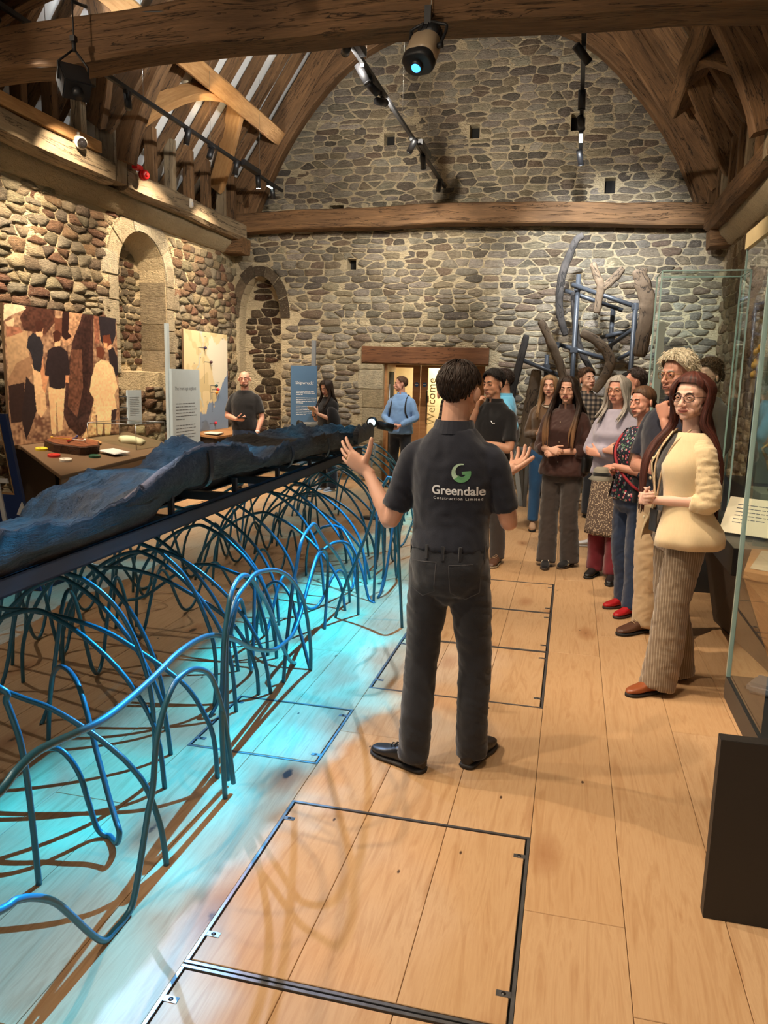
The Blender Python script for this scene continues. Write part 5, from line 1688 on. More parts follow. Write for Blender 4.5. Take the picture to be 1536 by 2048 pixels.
# small grey caption plate on a bracket beside the mural
cp = empty('caption_plate', (-5.30, 8.63, 1.08), 'small pale grey caption plate on thin brackets beside the mural', 'sign')
b = MB(); b.box(-5.30, -5.28, 8.48, 8.79, 1.08, 1.47); b.build('plate', M['panel_grey'], cp)
b = MB(); para(b, (-5.2795, 8.52, 1.38), (0, 1, 0), (0, 0, 1), .23, 11, .022, .011, 5); b.build('small_print', M['ink'], cp, kind='stuff')
for z in (1.13, 1.26, 1.39):
    b = MB(); b.cyl((XL + .01, 8.52, z), (-5.29, 8.52, z), .006, 6); b.cyl((-5.29, 8.26, z), (-5.29, 8.50, z), .005, 6); b.build('bracket', M['black'], cp)

# The Iron Age logboat
ia = empty('information_sign', (-5.28, 9.95, 0), 'tall pale grey panel headed The Iron Age logboat', 'sign')
b = MB(); b.box(-5.30, -5.26, 9.53, 10.33, .30, 1.745); b.build('panel', M['panel_grey'], ia, bevel=.003)
b = MB(); b.box(-5.34, -5.30, 9.50, 9.56, 0, 2.34); b.build('post', M['panel_grey'], ia)
b = MB(); b.box(-5.34, -5.30, 10.29, 10.33, 0, 1.7); b.box(-5.36, -5.2, 9.5, 10.33, 0, .03); b.build('foot', M['black'], ia)
put_text('heading', 'The Iron Age logboat', .071, (-5.26, 9.60, 1.46), (0, 1, 0), (0, 0, 1), M['ink'], ia)
b = MB()
para(b, (-5.26, 9.62, 1.27), (0, 1, 0), (0, 0, 1), .60, 6, .043, .024, 11); para(b, (-5.26, 9.62, .97), (0, 1, 0), (0, 0, 1), .60, 6, .043, .024, 12); para(b, (-5.26, 9.62, .67), (0, 1, 0), (0, 0, 1), .60, 6, .043, .024, 13)
b.build('small_print', M['ink'], ia, kind='stuff')


# map panel with pins
def map_fn(u, v):
    col = np.zeros(u.shape + (3,)); col[:] = lin(226, 218, 196)
    n = vnoise(u, v, 26, 31) * .05 + vnoise(u, v, 9, 32) * .12
    coast = 0.62 + .22 * np.sin(v * 5.2 + .4) * .5 + n - .05
    land = (u < coast) | (v > .86 + n)
    col[land] = lin(222, 202, 158)
    hi = land & (vnoise(u, v, 14, 33) > .62); col[hi] = lin(206, 186, 140)
    riv = np.abs(u - (.26 + .09 * np.sin(v * 9) + n)) < .012; col[riv & land] = lin(190, 196, 186)
    sea = v < (.05 + .46 * np.clip((u - .12) / .88, 0, 1) ** 1.7 + n * 1.3 - .04)
    col[sea] = lin(126, 146, 172)
    return col
mp = empty('wall_map', (-5.45, 10.7, 0), 'tall cream map panel with coloured pins and leader lines', 'map')
b = MB(); b.box(-5.49, -5.462, 10.25, 11.70, .83, 2.315); b.build('backing_board', M['brown'], mp)
painted_sheet('printed_map', 1.45, 1.485, map_fn, (-5.4605, 10.25, .83), (0, 1, 0), (0, 0, 1), M['print'], mp, 90, 90)
lines = MB()
for (u, v, du, dv, c) in ((.44, .84, -.13, .30, (50, 40, 70)), (.57, .70, -.14, .32, (60, 34, 44)), (.69, .46, -.12, .22, (24, 66, 70)), (.73, .42, -.12, .32, (196, 50, 60)), (.70, .39, -.12, .10, (214, 140, 40)), (.66, .07, -.12, .07, (200, 46, 66))):
    p = Vector((-5.44, 10.25 + 1.45 * u, .83 + 1.485 * v))
    b = MB(); b.ball(p, .024, seg=12, rings=8); b.cyl(p, p + Vector((-.021, 0, 0)), .005, 6); b.build('pin', plain('pin_paint', lin(*c), .3), mp)
    q_ = Vector((-5.4585, p.y, p.z)); e = .004
    for a, bb in (((q_.y + du * 1.4, q_.z), (q_.y, q_.z)), ((q_.y + du * 1.4, q_.z - dv * 1.0), (q_.y + du * 1.4, q_.z))):
        lines.add([(-5.4588, a[0] - e, a[1] - e), (-5.4588, bb[0] + e, a[1] - e), (-5.4588, bb[0] + e, bb[1] + e), (-5.4588, a[0] - e, bb[1] + e)], [(0, 1, 2, 3)])
lines.build('leader_line', M['ink'], mp)
b = MB()
for i, (u, v) in enumerate(((.45, .95), (.86, .95), (.50, .83), (.34, .74), (.2, .68), (.6, .67), (.72, .49), (.75, .36), (.62, .26), (.6, .19), (.36, .09), (.68, .29))):
    para(b, (-5.4588, 10.25 + 1.45 * u, .83 + 1.485 * v), (0, 1, 0), (0, 0, 1), .13, 1, .02, .014, 40 + i)
b.build('place_name', M['ink'], mp)
mt = empty('map_table', (-4.95, 10.7, 0), 'wooden sloping table below the map panel', 'table')
b = MB(); b.add([(-5.5, 10.36, .83), (-5.02, 10.36, .79), (-5.02, 11.9, .79), (-5.5, 11.9, .83), (-5.5, 10.36, .80), (-5.02, 10.36, .76), (-5.02, 11.9, .76), (-5.5, 11.9, .80)], [(0, 1, 2, 3), (7, 6, 5, 4), (0, 4, 5, 1), (1, 5, 6, 2), (2, 6, 7, 3), (3, 7, 4, 0)]); b.build('top', M['tan'], mt)
b = MB(); b.box(-5.48, -5.1, 10.42, 11.8, 0, .76); b.build('plinth', M['brown_dark'], mt)
bk_ = empty('open_booklet', (-5.18, 10.6, .81), 'thin booklet lying on the map table', 'booklet')
b = MB(); b.obox((-5.18, 10.6, .823), (.10, .02, -.005), (-.03, .16, 0), (0, 0, .006)); b.build('pages', plain('booklet_white', lin(214, 206, 190), .7), bk_)
b = MB(); b.obox((-5.18, 10.6, .8165), (.103, .02, -.005), (-.03, .165, 0), (0, 0, .0015)); b.build('cover', M['dark'], bk_)

# Shipwreck! panel and its post, eyepiece viewer
sp = empty('information_sign', (-4.0, 11.3, 0), 'slate blue panel headed Shipwreck! with a tall grey post', 'sign')
b = MB(); b.box(-4.22, -3.80, 11.28, 11.31, .35, 1.848); b.build('panel', M['panel_blue'], sp, bevel=.003)
b = MB(); b.box(-3.90, -3.84, 11.312, 11.36, 0, 2.23); b.build('post', plain('post_grey', lin(120, 124, 128), .5), sp)
b = MB(); b.box(-4.2, -3.8, 11.22, 11.42, 0, .025); b.build('foot', M['black'], sp)
put_text('heading', 'Shipwreck!', .066, (-4.14, 11.279, 1.57), (1, 0, 0), (0, 0, 1), M['white_ink'], sp)
b = MB(); para(b, (-4.13, 11.279, 1.46), (1, 0, 0), (0, 0, 1), .33, 3, .026, .018, 21); para(b, (-4.13, 11.279, 1.36), (1, 0, 0), (0, 0, 1), .33, 4, .026, .018, 22); para(b, (-4.13, 11.279, 1.235), (1, 0, 0), (0, 0, 1), .31, 6, .026, .018, 23)
b.build('small_print', M['white_ink'], sp, kind='stuff')
vw = empty('eyepiece_viewer', (-3.55, 10.4, 0), 'grey eyepiece viewer on a post before the blue panel', 'viewer')
b = MB(); b.cyl((-3.68, 10.3, 1.01), (-3.52, 10.45, 1.01), .045, 16); b.build('barrel', plain('viewer_grey', lin(140, 140, 136), .35), vw)
b = MB(); b.cyl((-3.72, 10.26, 1.01), (-3.68, 10.3, 1.01), .075, 18, .055); b.build('eye_cup', M['black'], vw)
b = MB(); b.cyl((-3.6, 10.38, 0), (-3.6, 10.38, .97), .02, 10); b.cyl((-3.6, 10.38, 0), (-3.6, 10.38, .02), .14, 20); b.build('post', M['black'], vw)

# slim stand with a bright round screen by the far end of the boat
vs_ = empty('screen_stand', (-2.31, 8.95, 0), 'slim stand with a small bright screen at the far end of the boat', 'stand')
b = MB(); b.cyl((-2.31, 8.95, 0), (-2.31, 8.95, 1.1), .012, 8); b.build('pole', M['panel_grey'], vs_)
b = MB(); b.cyl((-2.31, 8.97, 1.165), (-2.31, 8.91, 1.165), .065, 20); b.cyl((-2.25, 8.97, 1.14), (-2.08, 9.05, 1.10), .05, 14); b.build('housing', M['black'], vs_)
b = MB(); b.cyl((-2.31, 8.909, 1.165), (-2.31, 8.906, 1.165), .047, 12); b.build('screen', emit('screen_glow', (.75, .95, 1.0), 1.6), vs_)
for zc in (.88, .79):
    b = MB(); b.tube([(-2.31 + .045 * math.cos(a), 8.93, zc + .045 * math.sin(a)) for a in [2 * math.pi * k / 16 for k in range(16)]], .011, 6, closed=True); b.build('ring', M['panel_grey'], vs_)
b = MB(); b.cyl((-2.31, 8.95, 0), (-2.31, 8.95, .015), .12, 18); b.build('foot', M['black'], vs_)

# dark blue board with a white anchor at the left edge
an = empty('anchor_board', (-4.3, 5.0, 0), 'dark blue framed board with a white anchor at the left edge', 'panel')
nb_ = plain('navy_board', lin(30, 50, 96), .5); wa = plain('white_paint', lin(226, 216, 206), .5)
def ab(u, v, d=0): return Vector((-3.93, 5.0, .2)) + Vector((1, 0, 0)) * u + Vector((-.168, 0, .986)) * v + Vector((0, -1, 0)) * d
def abox(b, u0, u1, v0, v1, d0=0, d1=.03): b.add([ab(u, v, d) for d in (d0, d1) for v in (v0, v1) for u in (u0, u1)], [(0, 2, 3, 1), (4, 5, 7, 6), (0, 1, 5, 4), (2, 6, 7, 3), (0, 4, 6, 2), (1, 3, 7, 5)])
b = MB(); abox(b, -.95, 0, 1.11, 1.17); abox(b, -.062, 0, .55, 1.11); abox(b, -.95, 0, -.2, .55); abox(b, -.95, -.89, .55, 1.11); b.build('frame', nb_, an)
b = MB(); abox(b, -.070, -.062, .56, 1.11, .0, .034); abox(b, -.89, -.062, .55, .56, .0, .034); b.build('inner_edge', M['timber_pale'], an)
b = MB()
b.tube([ab(-.19 + .06 * math.cos(a), .86 + .06 * math.sin(a), .045) for a in [2 * math.pi * k / 20 for k in range(20)]], .014, 6, closed=True); abox(b, -.208, -.172, .20, .80, .031, .045); abox(b, -.29, -.09, .64, .675, .031, .045)
b.tube([ab(-.19 + .19 * math.cos(a), .43 + .2 * math.sin(a), .04) for a in [math.pi * (1.05 + .9 * k / 14) for k in range(15)]], .018, 6)
for s_ in (-1, 1): b.prism([ab(-.19 + s_ * .185, .50, .031), ab(-.19 + s_ * .215, .38, .031), ab(-.19 + s_ * .12, .40, .031)], ab(0, 0, .012) - ab(0, 0, 0))
b.build('anchor', wa, an)
b = MB(); abox(b, -.1, 0, -.2, -.18, -.3, .0); abox(b, -.95, -.85, -.2, -.18, -.3, .0); b.build('foot', M['black'], an)
gl = empty('display_globe', (-4.35, 4.62, 0), 'smooth beige float on a stand by the anchor board', 'float')
b = MB(); b.ball((-4.35, 4.62, .62), .14, .14, .075, 20, 12); b.build('float', plain('beige_gloss', lin(172, 158, 140), .25), gl)
b = MB(); b.cyl((-4.35, 4.62, 0), (-4.35, 4.62, .56), .05, 12); b.cyl((-4.35, 4.62, 0), (-4.35, 4.62, .02), .16, 16); b.build('post', M['black'], gl)

# ---- ship timbers on a scaffold of grey poles before the far wall
M['pole'] = plain('scaffold_grey', lin(58, 62, 68), 0.4, var=.1)
M['drift'] = wood('weathered_ship_timber', lin(84, 68, 52), lin(132, 112, 90), grain=5)
M['drift_dark'] = wood('dark_ship_timber', lin(36, 33, 31), lin(72, 66, 62), grain=5)
sf = empty('scaffold', (0.2, 11.3, 0), 'grey pole scaffold holding ship timbers against the far wall', 'scaffold')
for a, b_ in (((-.03, 11.3, 0), (-.03, 11.3, 3.16)), ((.73, 11.0, 0), (.73, 11.0, 2.75)), ((.475, 11.75, 0), (.475, 11.75, 2.76)), ((-.40, 11.5, 0), (-.40, 11.5, 2.08))):
    b = MB(); b.cyl(a, b_, .033, 12); b.build('pole', M['pole'], sf)
    b = MB(); b.cyl(a, (a[0], a[1], .015), .085, 14); b.build('base_plate', M['pole'], sf)
for a, b_ in (((-.11, 11.25, 3.02), (.88, 11.05, 2.66)), ((-.22, 11.55, 2.98), (.60, 11.6, 2.71)), ((-.28, 11.38, 2.23), (.42, 11.30, 2.02)), ((-.73, 11.47, 1.99), (-.18, 11.42, 1.78)), ((.30, 11.72, 2.33), (.78, 11.55, 2.45)), ((.46, 11.70, 2.22), (.90, 10.98, 2.55)), ((.60, 11.6, 2.04), (.80, 11.3, 2.16)), ((.42, 11.30, 2.02), (.43, 10.83, 2.02)), ((-.24, 11.38, 2.2), (-.3, 10.98, 2.12)), ((-.4, 11.5, .6), (.73, 11.05, .6))):
    b = MB(); b.cyl(a, b_, .030, 12); b.build('bar', M['pole'], sf)
for p in ((-.03, 11.29, 2.98), (.73, 11.02, 2.70), (.475, 11.74, 2.34), (-.40, 11.5, 1.90), (-.03, 11.31, 2.14)):
    b = MB(); b.box(p[0] - .05, p[0] + .05, p[1] - .05, p[1] + .05, p[2] - .045, p[2] + .045); b.build('coupler', M['pole'], sf, bevel=.012)


def ship_timber(strokes, r, m, label, seed, flat=.6):
    base = Vector(strokes[0][-1])
    t = empty('ship_timber', (base.x, base.y, base.z), label, 'timber', 'ship timbers on the scaffold')
    for si, pts in enumerate(strokes):
        c = catmull(pts, 6)
        n = len(c)
        R_ = []
        for i, p in enumerate(c):
            d = (c[min(i + 1, n - 1)] - c[max(i - 1, 0)]).normalized()
            s_ = Vector((d.z, 0, -d.x)).normalized()
            k = r * .72 * (0.72 + .28 * math.sin(math.pi * min(1, .12 + .8 * i / n))) * (1 + .12 * noise.noise(Vector((seed, i * .4, si))))
            if i == 0 or i == n - 1: k *= .75
            ring = []
            for q_ in range(10):
                a = 2 * math.pi * q_ / 10
                w = 1 + .16 * noise.noise(Vector((seed + math.cos(a) * 2, math.sin(a) * 2, i * .5)))
                sx = math.copysign(abs(math.cos(a)) ** .6, math.cos(a)); sy = math.copysign(abs(math.sin(a)) ** .6, math.sin(a))
                ring.append(p + s_ * (sx * k * w) + Vector((0, sy * k * flat * w, 0)))
            R_.append(ring)
        b = MB(); b.rings(R_)
        gr = []
        for i in range(n): gr += [(i * .08 + seed, q_ * .02, si) for q_ in range(10)]
        b.g = gr
        b.build('limb' if si else 'trunk', m, t)
    return t


ship_timber([[(.0, 11.2, 3.66), (-.09, 11.2, 3.60), (-.15, 11.2, 3.45), (-.22, 11.2, 3.26), (-.26, 11.2, 3.07), (-.27, 11.2, 2.84), (-.25, 11.2, 2.63), (-.19, 11.2, 2.44), (-.15, 11.2, 2.33)]], .075, M['drift_dark'], 'tallest dark curved ship rib with a split top on the scaffold', 3)
ship_timber([[(.14, 11.15, 3.29), (.21, 11.15, 3.12), (.27, 11.15, 2.98), (.255, 11.15, 2.81), (.24, 11.15, 2.63)], [(.54, 11.15, 3.22), (.44, 11.15, 3.09), (.29, 11.15, 2.95)]], .075, M['drift'], 'forked Y-shaped ship timber high on the scaffold', 7)
ship_timber([[(.73, 10.9, 3.17), (.79, 10.9, 2.98), (.86, 10.9, 2.80), (.88, 10.9, 2.62), (.86, 10.9, 2.39), (.82, 10.9, 2.05)]], .15, M['drift'], 'broad bent ship plank on the right of the scaffold with a peg hole', 11, .35)
ship_timber([[(-.50, 11.0, 2.52), (-.38, 11.0, 2.30), (-.27, 11.0, 2.07), (-.19, 11.0, 1.9), (-.14, 11.0, 1.70)]], .085, M['drift'], 'straight round ship timber leaning left of the tallest rib', 15)
ship_timber([[(.05, 10.85, 2.35), (.22, 10.85, 2.27), (.36, 10.85, 2.15), (.45, 10.85, 2.0), (.43, 10.85, 1.86), (.36, 10.85, 1.72), (.27, 10.85, 1.58)]], .095, M['drift'], 'bow-shaped curved ship timber low in the middle of the scaffold', 19)
ship_timber([[(-.70, 11.45, 2.35), (-.76, 11.45, 2.05), (-.84, 11.45, 1.66), (-.88, 11.45, 1.3)]], .075, M['drift_dark'], 'dark leaning ship timber at the left end of the scaffold', 23)
ship_timber([[(-.52, 11.2, 1.86), (-.55, 11.2, 1.59), (-.60, 11.2, 1.27), (-.62, 11.2, .7), (-.62, 11.2, 0.02)]], .12, M['drift'], 'upright stump-like ship timber at the left foot of the scaffold', 27)
ship_timber([[(-.09, 11.5, 2.95), (-.06, 11.5, 2.7), (.0, 11.5, 2.33), (.10, 11.5, 2.08), (.24, 11.5, 1.86)]], .065, M['drift_dark'], 'thin dark ship timber behind the upright pole of the scaffold', 31)

# far side table with a yellow dish, by the scaffold
ft = empty('side_table', (-.35, 11.0, 0), 'dark metal side table with slanting legs by the far wall', 'table')
gm = plain('table_grey', lin(96, 96, 94), .45)
b = MB(); b.box(-.70, .15, 10.5, 10.98, .745, .785); b.build('top', gm, ft, bevel=.004)
for (p, q_) in (((-.55, 10.56, .745), (-.55, 10.56, 0)), ((-.66, 10.92, .745), (-.60, 10.92, 0)), ((.08, 10.56, .745), (.08, 10.56, 0)), ((.08, 10.92, .745), (.08, 10.92, 0))):
    d = Vector((.018, 0, 0)); b = MB(); b.timber([p, q_], .045, .045, up=(0, 1, 0)); b.build('leg', gm, ft)
b = MB(); b.timber([(-.74, 10.70, .74), (-.60, 10.60, 0)], .06, .05, up=(0, 1, 0)); b.build('slanting_leg', plain('leg_silver', lin(150, 152, 150), .4), ft)
b = MB(); b.cyl((-.42, 10.75, .785), (-.42, 10.75, .80), .10, 20); tag(b.build('bowl', M['timber_pale'], None, loc=(-.42, 10.75, .785)), 'small orange-yellow dish on the far side table', 'dish')

# ---- near showcase on the right: black plinth, glass corner
nc = empty('near_showcase', (1.2, 2.75, 0), 'tall glass showcase on a stepped black plinth at the right edge', 'display case')
bp = plain('black_plinth_laminate', lin(34, 31, 29), .55, var=.1, bump=.25, bscale=500)
b = MB(); b.box(.51, 1.7, 2.40, 2.45, 0, .611); b.build('front_board', bp, nc, bevel=.0015)
bd = plain('plinth_dark_grey', lin(38, 40, 42), .4)
b = MB(); b.box(.70, 1.7, 2.46, 2.95, 0, .51); b.build('recessed_base', bd, nc)
b = MB(); b.box(.632, 1.75, 2.47, 3.02, .512, .60); b.build('cap', bd, nc, bevel=.002)
for nm, (ax, bx_, ay, by) in (('glass_pane', (.634, .644, 2.48, 3.0)), ('glass_pane', (.634, 1.74, 3.0, 3.01))):
    b = MB(); 
    if ax == .634 and bx_ == .644: b.add([(.639, ay, .601), (.639, by, .601), (.639, by, 2.75), (.639, ay, 2.75)], [(0, 1, 2, 3)])
    else: b.add([(ax, 3.005, .601), (bx_, 3.005, .601), (bx_, 3.005, 2.75), (ax, 3.005, 2.75)], [(0, 1, 2, 3)])
    b.build(nm, M['glass'], nc)
b = MB(); b.box(.631, .645, 2.998, 3.012, .601, 2.75); b.build('glass_edge', M['glass_edge'], nc)
dv = empty('data_logger', (.78, 2.9, .60), 'grey metal instrument case on the black plinth cap behind the glass', 'instrument')
b = MB(); b.obox((.78, 2.86, .622), (.085, -.04, 0), (.03, .055, 0), (0, 0, .02)); b.build('case', plain('anodised_grey', lin(96, 104, 116), .3), dv, bevel=.012)
b = MB(); b.obox((.835, 2.81, .622), (.030, -.014, 0), (.0, .030, 0), (0, 0, .012)); b.build('port', plain('blue_port', lin(70, 110, 140), .3), dv)

# desk-like case along the right wall
ds = empty('sloping_desk', (1.5, 5.0, 0), 'dark showcase desk along the right wall with slanting wooden end', 'desk')
b = MB(); b.add([(1.10, 5.83, 0), (1.26, 4.70, 0), (1.9, 4.70, 0), (1.9, 5.83, 0), (.97, 5.83, .62), (1.00, 4.70, .62), (1.9, 4.70, .62), (1.9, 5.83, .62)], [(0, 1, 2, 3), (7, 6, 5, 4), (0, 4, 5, 1), (1, 5, 6, 2), (2, 6, 7, 3), (3, 7, 4, 0)])
b.build('base', M['brown_dark'], ds)
b = MB(); b.add([(.94, 5.9, .62), (.94, 4.62, .62), (1.92, 4.62, .62), (1.92, 5.9, .62), (.94, 5.9, .80), (.94, 4.62, .78), (1.92, 4.62, .78), (1.92, 5.9, .80)], [(0, 1, 2, 3), (7, 6, 5, 4), (0, 4, 5, 1), (1, 5, 6, 2), (2, 6, 7, 3), (3, 7, 4, 0)])
b.build('box', bd, ds, bevel=.003)
b = MB(); b.add([(.86, 3.95, .80), (1.6, 3.55, .80), (1.6, 4.55, .80), (1.02, 4.55, .80), (.86, 3.95, .765), (1.6, 3.55, .765), (1.6, 4.55, .765), (1.02, 4.55, .765)], [(0, 1, 2, 3), (7, 6, 5, 4), (0, 4, 5, 1), (1, 5, 6, 2), (2, 6, 7, 3), (3, 7, 4, 0)])
b.build('wooden_top', M['tan'], ds)
b = MB(); b.add([(.865, 3.96, .764), (1.6, 3.56, .764), (1.6, 3.60, 0), (1.20, 4.3, 0), (.875, 4.0, .764), (1.6, 3.62, .764), (1.6, 3.66, 0), (1.21, 4.34, 0)], [(0, 1, 2, 3), (7, 6, 5, 4), (0, 4, 5, 1), (1, 5, 6, 2), (2, 6, 7, 3), (3, 7, 4, 0)])
b.build('slanting_end', M['tan'], ds)
b = MB(); b.add([(.90, 4.02, .802), (1.6, 3.66, .802), (1.6, 4.5, .802), (1.06, 4.5, .802)], [(0, 1, 2, 3)])
b.build('relief_map', plain('engraved_relief', lin(176, 164, 142), .7, var=.4, scale=6, bump=.8, bscale=14), ds)
tp = empty('text_board', (1.2, 4.75, .78), 'cream sloping text board on the desk behind the glass', 'sign')
U_, V_ = Vector((.98, -.62, 0)).normalized(), Vector((.25, .35, .75)).normalized()
o_ = Vector((.93, 5.05, .80))
b = MB(); nn = U_.cross(V_); b.add([o_, o_ + U_ * .95, o_ + U_ * .95 + V_ * .24, o_ + V_ * .24] + [p - nn * .012 for p in (o_, o_ + U_ * .95, o_ + U_ * .95 + V_ * .24, o_ + V_ * .24)], [(0, 1, 2, 3), (7, 6, 5, 4), (0, 4, 5, 1), (1, 5, 6, 2), (2, 6, 7, 3), (3, 7, 4, 0)])
b.build('board', plain('cream_board', lin(228, 220, 190), .6, var=.04), tp)
b = MB()
for k in range(3): para(b, o_ + U_ * (.06 + .30 * k) + V_ * .19, U_, V_, .22, 6, .024, .012, 60 + k)
b.build('small_print', M['ink'], tp, kind='stuff')
pb = MB(); pb.box(1.17, 1.60, 5.14, 5.52, .801, 1.035); pbo = pb.build('plinth_block', plain('sage_plinth', lin(120, 132, 112), .6), None, loc=(1.38, 5.32, .80), bevel=.003); tag(pbo, 'sage green plinth block under the bronze cauldron', 'plinth')
cau = empty('cauldron', (1.38, 5.32, 1.036), 'three-legged yellowish bronze cauldron on a sage green plinth', 'cauldron')
bz = plain('verdigris_bronze', lin(150, 132, 70), .55, metal=.4, var=.35, scale=7, bump=.5, bscale=30)
prof = [(.02, .0), (.10, .015), (.145, .06), (.158, .12), (.145, .175), (.115, .205), (.125, .225), (.15, .24)]
C0 = Vector((1.38, 5.32, 1.101))
b = MB(); b.rings([[C0 + Vector((r * math.cos(a), r * math.sin(a), z)) for a in [2 * math.pi * k / 28 for k in range(28)]] for r, z in prof] + [[C0 + Vector((r * math.cos(a), r * math.sin(a), z)) for a in [2 * math.pi * k / 28 for k in range(28)]] for r, z in ((.138, .243), (.10, .20), (.13, .12))]); b.build('bowl', bz, cau)
for k in range(3):
    a = 3.5 + 2 * math.pi * k / 3
    d = Vector((math.cos(a), math.sin(a), 0)); b = MB(); b.tube([C0 + d * .09 + Vector((0, 0, .03)), C0 + d * .125 + Vector((0, 0, -.03)), C0 + d * .145 + Vector((0, 0, -.0645))], [.02, .014, .016], 8); b.build('leg', bz, cau)
for s_ in (-1, 1):
    b = MB(); b.tube([C0 + Vector((s_ * .15, 0, .235)), C0 + Vector((s_ * .19, 0, .20)), C0 + Vector((s_ * .155, 0, .13))], .011, 6); b.build('handle', bz, cau)

# tall glass cases behind the visitors
fg = empty('glass_case', (.92, 6.6, 0), 'tall frameless glass case behind the white-haired man', 'display case')
x0, x1, y0, y1, zt = .62, 1.27, 6.62, 7.0, 2.57
b = MB(); b.box(x0, x1, y0, y1, 0, .5); b.build('plinth', bd, fg)
for nm, q_ in (('glass_pane', [(x0, y0), (x1, y0)]), ('glass_pane', [(x0, y0), (x0, y1)]), ('glass_pane', [(x0, y1), (x1, y1)]), ('glass_pane', [(x1, y0), (x1, y1)])):
    (ax, ay), (bx_, by) = q_; b = MB(); b.add([(ax, ay, .501), (bx_, by, .501), (bx_, by, zt), (ax, ay, zt)], [(0, 1, 2, 3)]); b.build(nm, M['glass'], fg)
b = MB(); b.add([(x0, y0, zt), (x1, y0, zt), (x1, y1, zt), (x0, y1, zt)], [(0, 1, 2, 3)]); b.build('glass_lid', M['glass'], fg)
b = MB()
for (ax, ay) in ((x0, y0), (x1, y0), (x1, y1), (x0, y1)): b.box(ax - .006, ax + .006, ay - .006, ay + .006, .5, zt)
for (ax, bx_, ay, by) in ((x0, x1, y0, y0), (x0, x1, y1, y1), (x0, x0, y0, y1), (x1, x1, y0, y1)): b.box(ax - .004, bx_ + .004, ay - .004, by + .004, zt - .004, zt + .006)
b.build('glass_edge', M['glass_edge'], fg)
b = MB(); b.box(x0 + .03, x0 + .09, y1 - .06, y1 - .03, .501, 2.2); b.build('mount_strip', plain('mount_grey', lin(140, 140, 132), .5), fg)
gc = empty('wall_case', (1.75, 7.0, 0), 'tall glazed wall case with a cream top along the right wall', 'display case')
b = MB(); b.box(1.44, 1.96, 5.0, 7.9, 2.92, 3.06); b.build('top_fascia', plain('cream_fascia', lin(222, 200, 150), .6), gc)
b = MB(); b.add([(1.46, 6.0, .85), (1.46, 7.88, .85), (1.46, 7.88, 2.919), (1.46, 6.0, 2.919)], [(0, 1, 2, 3)]); b.build('glass_pane', M['glass'], gc)
b = MB(); b.box(1.452, 1.468, 7.87, 7.886, .85, 2.919); b.build('glass_edge', M['glass_edge'], gc)
b = MB(); b.box(1.46, 1.96, 6.0, 7.9, 0, .85); b.build('plinth', bd, gc)
pl_ = MB(); pl_.box(1.60, 1.85, 7.3, 7.6, .851, 1.95); tag(pl_.build('tall_plinth_block', plain('sage_plinth_dark', lin(112, 122, 106), .6), None, loc=(1.72, 7.45, .85), bevel=.003), 'tall sage green plinth block inside the wall case', 'plinth')
figm = plain('golden_carving', lin(196, 150, 70), .5, var=.3, bump=.6, bscale=20)
fgn = empty('carved_fragment', (1.62, 7.75, .851), 'small golden carved fragment on a rod inside the wall case', 'carving')
b = MB()
for k in range(7): b.ball((1.62 + .03 * math.sin(k * 2.1), 7.75 + .05 * math.cos(k * 1.7), 1.80 + .04 * k), .05 - .004 * k, .05, .04, 10, 7)
b.build('carving', figm, fgn)
b = MB(); b.cyl((1.62, 7.75, .851), (1.62, 7.75, 1.78), .008, 6); b.build('rod', M['black'], fgn)

# ---- lobby double doors seen through the doorway
M['door'] = wood('door_oak', lin(160, 108, 66), lin(196, 146, 98), crack=False, rough=0.45)
dy = 13.0
dr = empty('door_1', (-2.5, dy, 0), kind='structure')
for (xa, xb, sgn) in ((-3.32, -2.535, 1), (-2.525, -1.74, -1)):
    hinge = xa if sgn > 0 else xb
    b = MB(); st = .125
    b.box(xa, xa + st, dy, dy + .045, .005, 1.98); b.box(xb - st, xb, dy, dy + .045, .005, 1.98)
    b.box(xa + st, xb - st, dy, dy + .045, 1.88, 1.98); b.box(xa + st, xb - st, dy, dy + .045, .005, .22)
    leaf = b.build('door_leaf', M['door'], dr)
    b = MB(); b.box(xa + st, xb - st, dy + .018, dy + .026, .22, 1.88); b.build('door_glass', M['glass'], leaf)
    cx = xb - .06 if sgn > 0 else xa + .07
    b = MB(); b.cyl((cx, dy, 1.60), (cx, dy - .003, 1.60), .037, 20); b.build('blue_door_sign', plain('blue_sign', lin(40, 120, 200), .4), leaf)
    b = MB(); b.box(cx - .026, cx + .026, dy - .0045, dy - .0032, 1.594, 1.610); b.build('sign_bar', M['white_ink'], leaf)
b = MB(); b.tube([(-2.40, dy, 1.50), (-2.40, dy - .06, 1.50), (-2.40, dy - .06, .95), (-2.40, dy, .95)], .011, 8); b.build('door_handle', M['black'], dr)
b = MB(); b.box(-2.425, -2.375, dy - .02, dy, 1.30, 1.42); b.build('push_plate', M['tan'], dr)
b = MB(); b.box(-3.6, -3.32, dy, dy + .06, 0, 2.2); b.box(-3.32, -1.0, dy, dy + .06, 1.985, 2.2); b.box(-1.735, -1.0, dy, dy + .06, 0, 1.985); b.build('door_frame', M['door'], dr)
